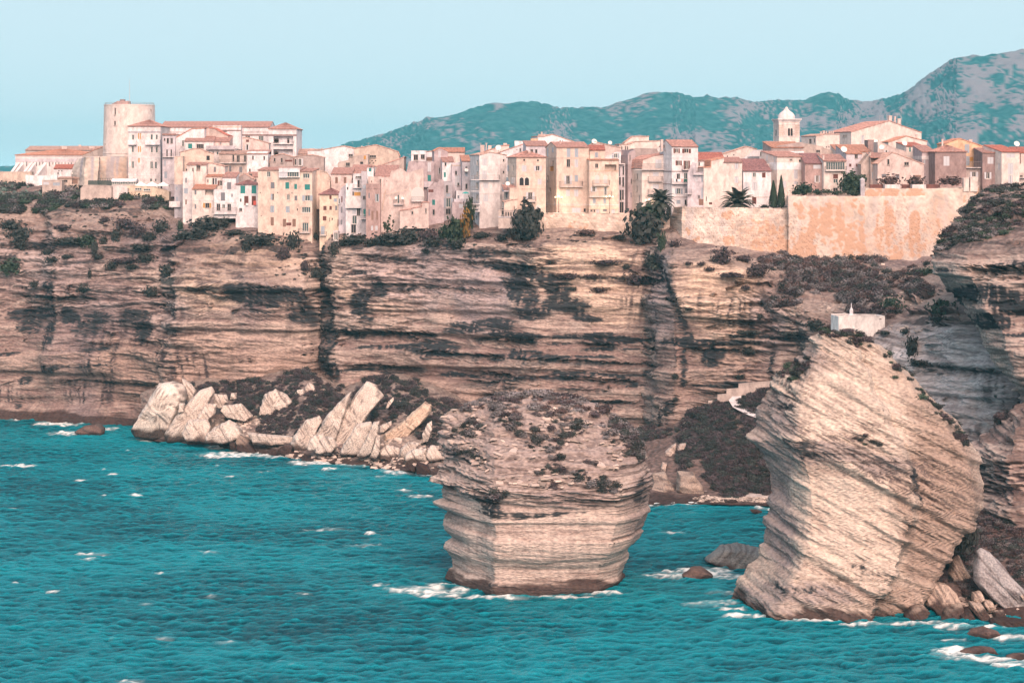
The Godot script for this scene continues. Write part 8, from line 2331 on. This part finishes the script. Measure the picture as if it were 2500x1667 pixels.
func bench(label: String, at: Vector3, w: float):
	var t := thing("bench", label, "bench", at, 0.0, "benches on the rampart")
	var wood := plain("bench_wood", lin(0.24, 0.19, 0.175), 0.8)
	for i in 3:
		var mb := MB.new()
		mb.box(Vector3(-w / 2, 0.48 + i * 0.16, -0.02 + i * 0.02), Vector3(w / 2, 0.60 + i * 0.16, 0.03 + i * 0.02))
		part("back_slat", mb.commit(), wood, t)
	for i in 3:
		var mb := MB.new()
		mb.box(Vector3(-w / 2, 0.40, 0.08 + i * 0.15), Vector3(w / 2, 0.44, 0.20 + i * 0.15))
		part("seat_slat", mb.commit(), wood, t)
	for s in [-1.0, 1.0]:
		var mb := MB.new()
		mb.box(Vector3(s * w * 0.42 - 0.05, -0.3, 0.0), Vector3(s * w * 0.42 + 0.05, 0.395, 0.5))
		part("leg", mb.commit(), plain("frame_grey", Color.WHITE), t)

func cloth(called: String, label: String, a: Vector3, w: float, h: float, c: Color, group := ""):
	var mb := MB.new()
	var n := 8
	for i in n:
		var x0 := w * i / n
		var x1 := w * (i + 1) / n
		var z0 := 0.05 * sin(i * 1.9)
		var z1 := 0.05 * sin((i + 1) * 1.9)
		var d0 := h * (1.0 + 0.06 * sin(i * 1.3))
		var d1 := h * (1.0 + 0.06 * sin((i + 1) * 1.3))
		mb.quad(Vector3(x0, 0, z0), Vector3(x1, 0, z1), Vector3(x1, -d1, z1 * 1.6), Vector3(x0, -d0, z0 * 1.6), Vector3(0, 0, 1))
		mb.quad(Vector3(x0, 0, z0 - 0.02), Vector3(x1, 0, z1 - 0.02), Vector3(x1, -d1, z1 * 1.6 - 0.02), Vector3(x0, -d0, z0 * 1.6 - 0.02), Vector3(0, 0, -1))
	var o := part(called, mb.commit(), plain("cloth" + c.to_html(), c.linear_to_srgb(), 0.9), self, a)
	tag(o, label, "laundry", group)

func build_small_things():
	zone(1160, 310, 5.8079)
	lamp_post("lit three globe street lamp at the left end of the long terrace wall", P(zx(1185), zy(1216), 569.5), 4.1, 3, true)
	lamp_post("lit three globe street lamp in front of the orange peach house", P(zx(1908), zy(1228), 566.5), 4.4, 3, true)
	zone(0, 180, 4.612)
	lamp_post("street lamp with one white globe by the ochre shed at the left", P(zx(808), zy(1235), 650), 2.8, 1, false)
	zone(1500, 310, 5.8075)
	lamp_post("lit three globe street lamp half hidden by the left palm", P(zx(495), zy(1150), 555), 2.0, 3, true)
	# the white vaulted pavilion and the tents at the left end
	zone(0, 180, 4.612)
	var d := 640.0
	var a := P(zx(1250), zy(1262), d)
	var w: float = P(zx(1530), 0, d).x - a.x
	var t := thing("pavilion", "white vaulted glass pavilion on the cliff edge at the left", "pavilion", a)
	var mb := MB.new()
	var hh := 6.0 / 6.0
	var y0: float = P(0, zy(1215), d).y - a.y
	var y1: float = P(0, zy(1180), d).y - a.y
	for i in 8:
		var a0 := PI * i / 8
		var a1 := PI * (i + 1) / 8
		var p0 := Vector3(0, y0 + (y1 - y0) * sin(a0), -2.0 + 2.2 * cos(a0))
		var p1 := Vector3(0, y0 + (y1 - y0) * sin(a1), -2.0 + 2.2 * cos(a1))
		mb.quad(p0, p0 + Vector3(w, 0, 0), p1 + Vector3(w, 0, 0), p1, p0 - Vector3(0, y0, -2))
		for x in [0.0, w]:
			mb.tri(Vector3(x, y0, -2), Vector3(x, p0.y, p0.z), Vector3(x, p1.y, p1.z), Vector3(-1 if x == 0.0 else 1, 0, 0))
	part("roof", mb.commit(), plaster(wall_color("bright")), t)
	mb = MB.new()
	mb.box(Vector3(0.1, -1.5, -4), Vector3(w - 0.1, y0 * 0.35, 0.05))
	part("base", mb.commit(), plaster(wall_color("pale")), t)
	for i in 3:
		var g := part("window", pane_mesh(w / 3 - 0.35, y0 * 0.62), plain("window_glass", Color.WHITE), t, Vector3(w * (i + 0.5) / 3, y0 * 0.37, 0.0))
		part("frame", frame_mesh(w / 3 - 0.35, y0 * 0.62), plain("frame_white", Color.WHITE), g, Vector3(0, 0, 0.002))
	mb = MB.new()
	mb.box(Vector3(0.1, y0 * 0.355, -4), Vector3(w - 0.1, y0, -0.1))
	part("inner_wall", mb.commit(), plain("window_glass", Color.WHITE), t)
	var labels := ["left of the three white tents beside the vaulted pavilion", "middle one of the three white tents beside the vaulted pavilion", "right one of the three white tents beside the vaulted pavilion"]
	var tx := [[1512, 1640], [1630, 1770], [1760, 1890]]
	for i in 3:
		var b := P(zx(tx[i][0]), zy(1300), 637)
		var ww: float = P(zx(tx[i][1]), 0, 637).x - b.x
		var ey: float = P(0, zy(1256), 637).y - b.y
		var py: float = P(0, zy(1216), 637).y - b.y
		var tt := thing("tent", labels[i], "tent", b, 0.0, "white tents beside the pavilion")
		mb = MB.new()
		var q := [Vector3(0, ey, 0), Vector3(ww, ey, 0), Vector3(ww, ey, -2.6), Vector3(0, ey, -2.6)]
		var top := Vector3(ww * 0.5, py, -1.3)
		for k in 4:
			var p: Vector3 = q[k]
			var r: Vector3 = q[(k + 1) % 4]
			mb.tri(p, r, top, (p + r) * 0.5 - Vector3(ww * 0.5, ey - 1.0, -1.3))
			mb.quad(p, r, r - Vector3(0, 0.22, 0), p - Vector3(0, 0.22, 0), (p + r) * 0.5 - Vector3(ww * 0.5, ey, -1.3))
		part("canopy", mb.commit(), plain("canvas", lin(0.80, 0.79, 0.78), 0.9), tt)
		for k in 4:
			mb = MB.new()
			mb.bar(q[k] * Vector3(0.97, 0, 1) + Vector3(0.03, -0.6, 0), q[k] * Vector3(0.97, 0, 1) + Vector3(0.03, ey - 0.05, 0), 0.05)
			part("pole", mb.commit(), plain("canvas", Color.WHITE), tt)
	# green terrace fence under the grey bastion
	var fa := P(zx(985), zy(1250), 641)
	var fw: float = P(zx(1255), 0, 641).x - fa.x
	t = thing("fence", "dark green fence in front of the grey bastion wall", "fence", fa)
	var green := plain("fence_green", lin(0.035, 0.06, 0.06), 0.8)
	var boards := 28
	for i in boards:
		mb = MB.new()
		mb.box(Vector3(fw * i / boards + 0.02, -0.5, 0), Vector3(fw * (i + 1) / boards - 0.02, 1.25 + 0.04 * (i % 3), 0.05))
		part("board", mb.commit(), green, t)
	mb = MB.new()
	for i in 7:
		mb.box(Vector3(fw * (0.42 + 0.096 * i), 1.2, -0.1), Vector3(fw * (0.42 + 0.096 * i) + 0.09, 1.95, -0.02))
	mb.box(Vector3(fw * 0.42, 1.85, -0.12), Vector3(fw, 1.97, -0.011))
	part("rail", mb.commit(), green, t)
	# benches and the thin rail on the rampart
	zone(1840, 240, 4.9)
	bench("left bench of three on the rampart in front of the hedge", P(zx(693), zy(1176), 548.4), 2.2)
	bench("middle bench of three on the rampart in front of the hedge", P(zx(880), zy(1177), 548.4), 2.2)
	bench("right bench of three on the rampart in front of the hedge", P(zx(1067), zy(1178), 548.4), 2.2)
	var ra := P(zx(425), zy(1172), 547.4)
	var rw: float = P(zx(1275), 0, 547.4).x - ra.x
	t = thing("railing", "thin grey railing with wire along the rampart behind the benches", "railing", ra)
	var rk := plain("railing", Color.WHITE)
	for i in 14:
		mb = MB.new()
		var x := rw * i / 13.0
		mb.bar(Vector3(x, -0.3, -3.0), Vector3(x, 1.3, -3.0), 0.035)
		part("post", mb.commit(), rk, t)
	for i in 3:
		mb = MB.new()
		mb.bar(Vector3(0, 1.25 - 0.4 * i, -3.0), Vector3(rw, 1.25 - 0.4 * i, -3.0), 0.025)
		part("wire", mb.commit(), rk, t)
	# aerials on the great hall and elsewhere
	aerial("tallest aerial on the right end of the great cream hall roof", P(zx(1770), zy(310), 628), 5.0, 3)
	aerial("thin aerial beside the tallest one on the great cream hall", P(zx(1722), zy(290), 628), 2.6, 2)
	aerial("white panel aerial at the left of the great hall's roof cluster", P(zx(1600), zy(270), 628), 2.3, 1)
	aerial("small aerial left of the panel aerial on the great hall roof", P(zx(1512), zy(275), 628), 1.6, 1)
	aerial("thin mast beside the bell tower's left side", P(zx(238), zy(520), 600), 2.6, 1)
	dish("white dish above the grey white house below the orange roofs", P(zx(1082), zy(655), 559), 0.85, 0.2)
	dish("white dish on the brown chimney wall", P(zx(1468), zy(545), 584), 0.6, 0.1)
	dish("round dish beside the pale blue grey house", P(zx(1808), zy(575), 571), 0.75, 0.3)
	dish("dish on the cluttered back house above the loggia", P(zx(1540), zy(620), 565), 0.7, -0.3)
	zone(780, 330, 5.407)
	aerial("tall aerial in front of the crumbling stone building", P(zx(641), zy(260), 638), 3.6, 2)
	aerial("bent aerial on the skyline right of the orange roofed house", P(zx(2125), zy(205), 612), 2.2, 3)
	aerial("straight aerial on the skyline beside the bent one", P(zx(2203), zy(190), 612), 1.9, 3)
	dish("white dish on the dark grey house wall", P(zx(1940), zy(490), 593.2), 0.55, 0.1)
	dish("left dish of two on the blank peach wall balcony", P(zx(1012), zy(850), 589), 0.42, -0.3)
	dish("right dish of two on the blank peach wall balcony", P(zx(1095), zy(855), 589), 0.42, 0.3)
	zone(1160, 310, 5.8079)
	dish("large white dish on the tiled roofs behind the tallest peach house", P(zx(1690), zy(250), 590), 0.75, 0.2)
	dish("dish on the tiled roofs above the dusky roofed attic", P(zx(1915), zy(255), 590), 0.55, 0.0)
	dish("dish on the orange clutter roof left of the white gables", P(zx(330), zy(340), 600), 0.8, -0.1)
	dish("dish on the lean-to roof of the arched window house", P(zx(462), zy(840), 565), 0.6, 0.1)
	zone(1500, 310, 5.8075)
	dish("dish at the edge of the taupe gable wall", P(zx(650), zy(375), 570), 0.8, 0.2)
	zone(2200, 300, 5.227)
	dish("white dish on the red roof near the right edge", P(zx(1482), zy(310), 550), 0.75, 0.1)
	aerial("aerial on the hipped pink roof of the brown house", P(zx(668), zy(340), 550), 1.6, 3)
	# laundry, a parasol, a teal tarpaulin
	zone(1500, 310, 5.8075)
	cloth("towel", "white towel hanging on the laundry balcony, leftmost", P(zx(845), zy(735), 551.6), 0.5, 0.75, Color(0.72, 0.72, 0.76), "laundry on the balcony")
	cloth("towel", "black cloth hanging on the laundry balcony", P(zx(875), zy(738), 551.6), 0.4, 0.7, Color(0.05, 0.05, 0.06), "laundry on the balcony")
	cloth("towel", "wide white sheet in the middle of the laundry balcony", P(zx(895), zy(738), 551.6), 0.9, 0.6, Color(0.75, 0.73, 0.75), "laundry on the balcony")
	cloth("towel", "pink cloth hanging on the laundry balcony", P(zx(952), zy(738), 551.6), 0.45, 0.7, Color(0.62, 0.33, 0.33), "laundry on the balcony")
	cloth("towel", "dark green cloth at the right of the laundry balcony", P(zx(985), zy(735), 551.6), 0.95, 0.8, Color(0.03, 0.09, 0.08), "laundry on the balcony")
	zone(400, 280, 4.9)
	cloth("towel", "red cloth hanging from the right brown shutter of the white house", P(zx(1068), zy(1030), 605.6), 0.75, 1.2, Color(0.62, 0.13, 0.10))
	cloth("towel", "white cloth hanging from the left brown shutter of the white house", P(zx(975), zy(1058), 605.6), 0.75, 0.6, Color(0.75, 0.74, 0.74))
	zone(780, 330, 5.407)
	var pp := P(zx(1930), zy(880), 587)
	t = thing("parasol", "teal parasol on a terrace beside the white balcony stack", "parasol", pp)
	mb = MB.new()
	var ph: float = P(0, zy(748), 587).y - pp.y
	mb.bar(Vector3(0, 0, 0), Vector3(0, ph, 0), 0.05)
	part("pole", mb.commit(), plain("canvas", Color.WHITE), t)
	mb = MB.new()
	mb.lathe([Vector2(1.05, ph - 0.42), Vector2(0.6, ph - 0.12), Vector2(0, ph + 0.06)], 8)
	mb.lathe([Vector2(0, ph + 0.03), Vector2(0.6, ph - 0.15), Vector2(1.05, ph - 0.45)], 8)
	part("canopy", mb.commit(), plain("parasol_teal", lin(0.05, 0.34, 0.33), 0.9), t)
	# drain pipe across the blank peach wall
	mb = MB.new()
	var z := 589.4
	mb.bar(P(zx(870), zy(720), z), P(zx(825), zy(990), z), 0.11)
	mb.bar(P(zx(880), zy(785), z), P(zx(1165), zy(715), z), 0.06)
	tag(part("drain_pipe", mb.commit(), plain("pipe", lin(0.55, 0.43, 0.36), 0.8), self), "slanting drain pipe on the wide blank peach wall", "pipe")
	# the pale path above the cove
	zone(0, 0, 1)
	mb = MB.new()
	var line := [[1800, 972, 24], [1792, 982, 26], [1800, 996, 28], [1822, 1008, 28], [1842, 1018, 24], [1862, 1026, 20]]
	var prev := []
	for q in line:
		var c := on_sheet(cove, q[0], q[1]) + Vector3(0, 0.45, 0.5)
		var hw: float = q[2] * 0.5 * -c.z / F
		var e := [c + Vector3(-hw, 0, 0.3), c + Vector3(hw, 0, -0.3)]
		if prev.size():
			mb.quad(prev[0], prev[1], e[1], e[0], Vector3(0, 1, 0.3))
		prev = e
	var pth := struct("path", mb.commit(), plaster(wall_color("pale")))
	# a strip of beach
	mb = MB.new()
	var last := []
	for i in 12:
		var x := 1700.0 + i * 18.0
		var p0 := P(x, 1216 + 2 * sin(i), 466)
		var p1 := P(x, 1228 + 1.5 * sin(i * 1.7), 452)
		p0.y = 1.0
		p1.y = 0.15
		if last.size():
			mb.quad(last[0], p0, p1, last[1], Vector3.UP)
		last = [p0, p1]
	struct("beach", mb.commit(), plaster(wall_color("stone")))
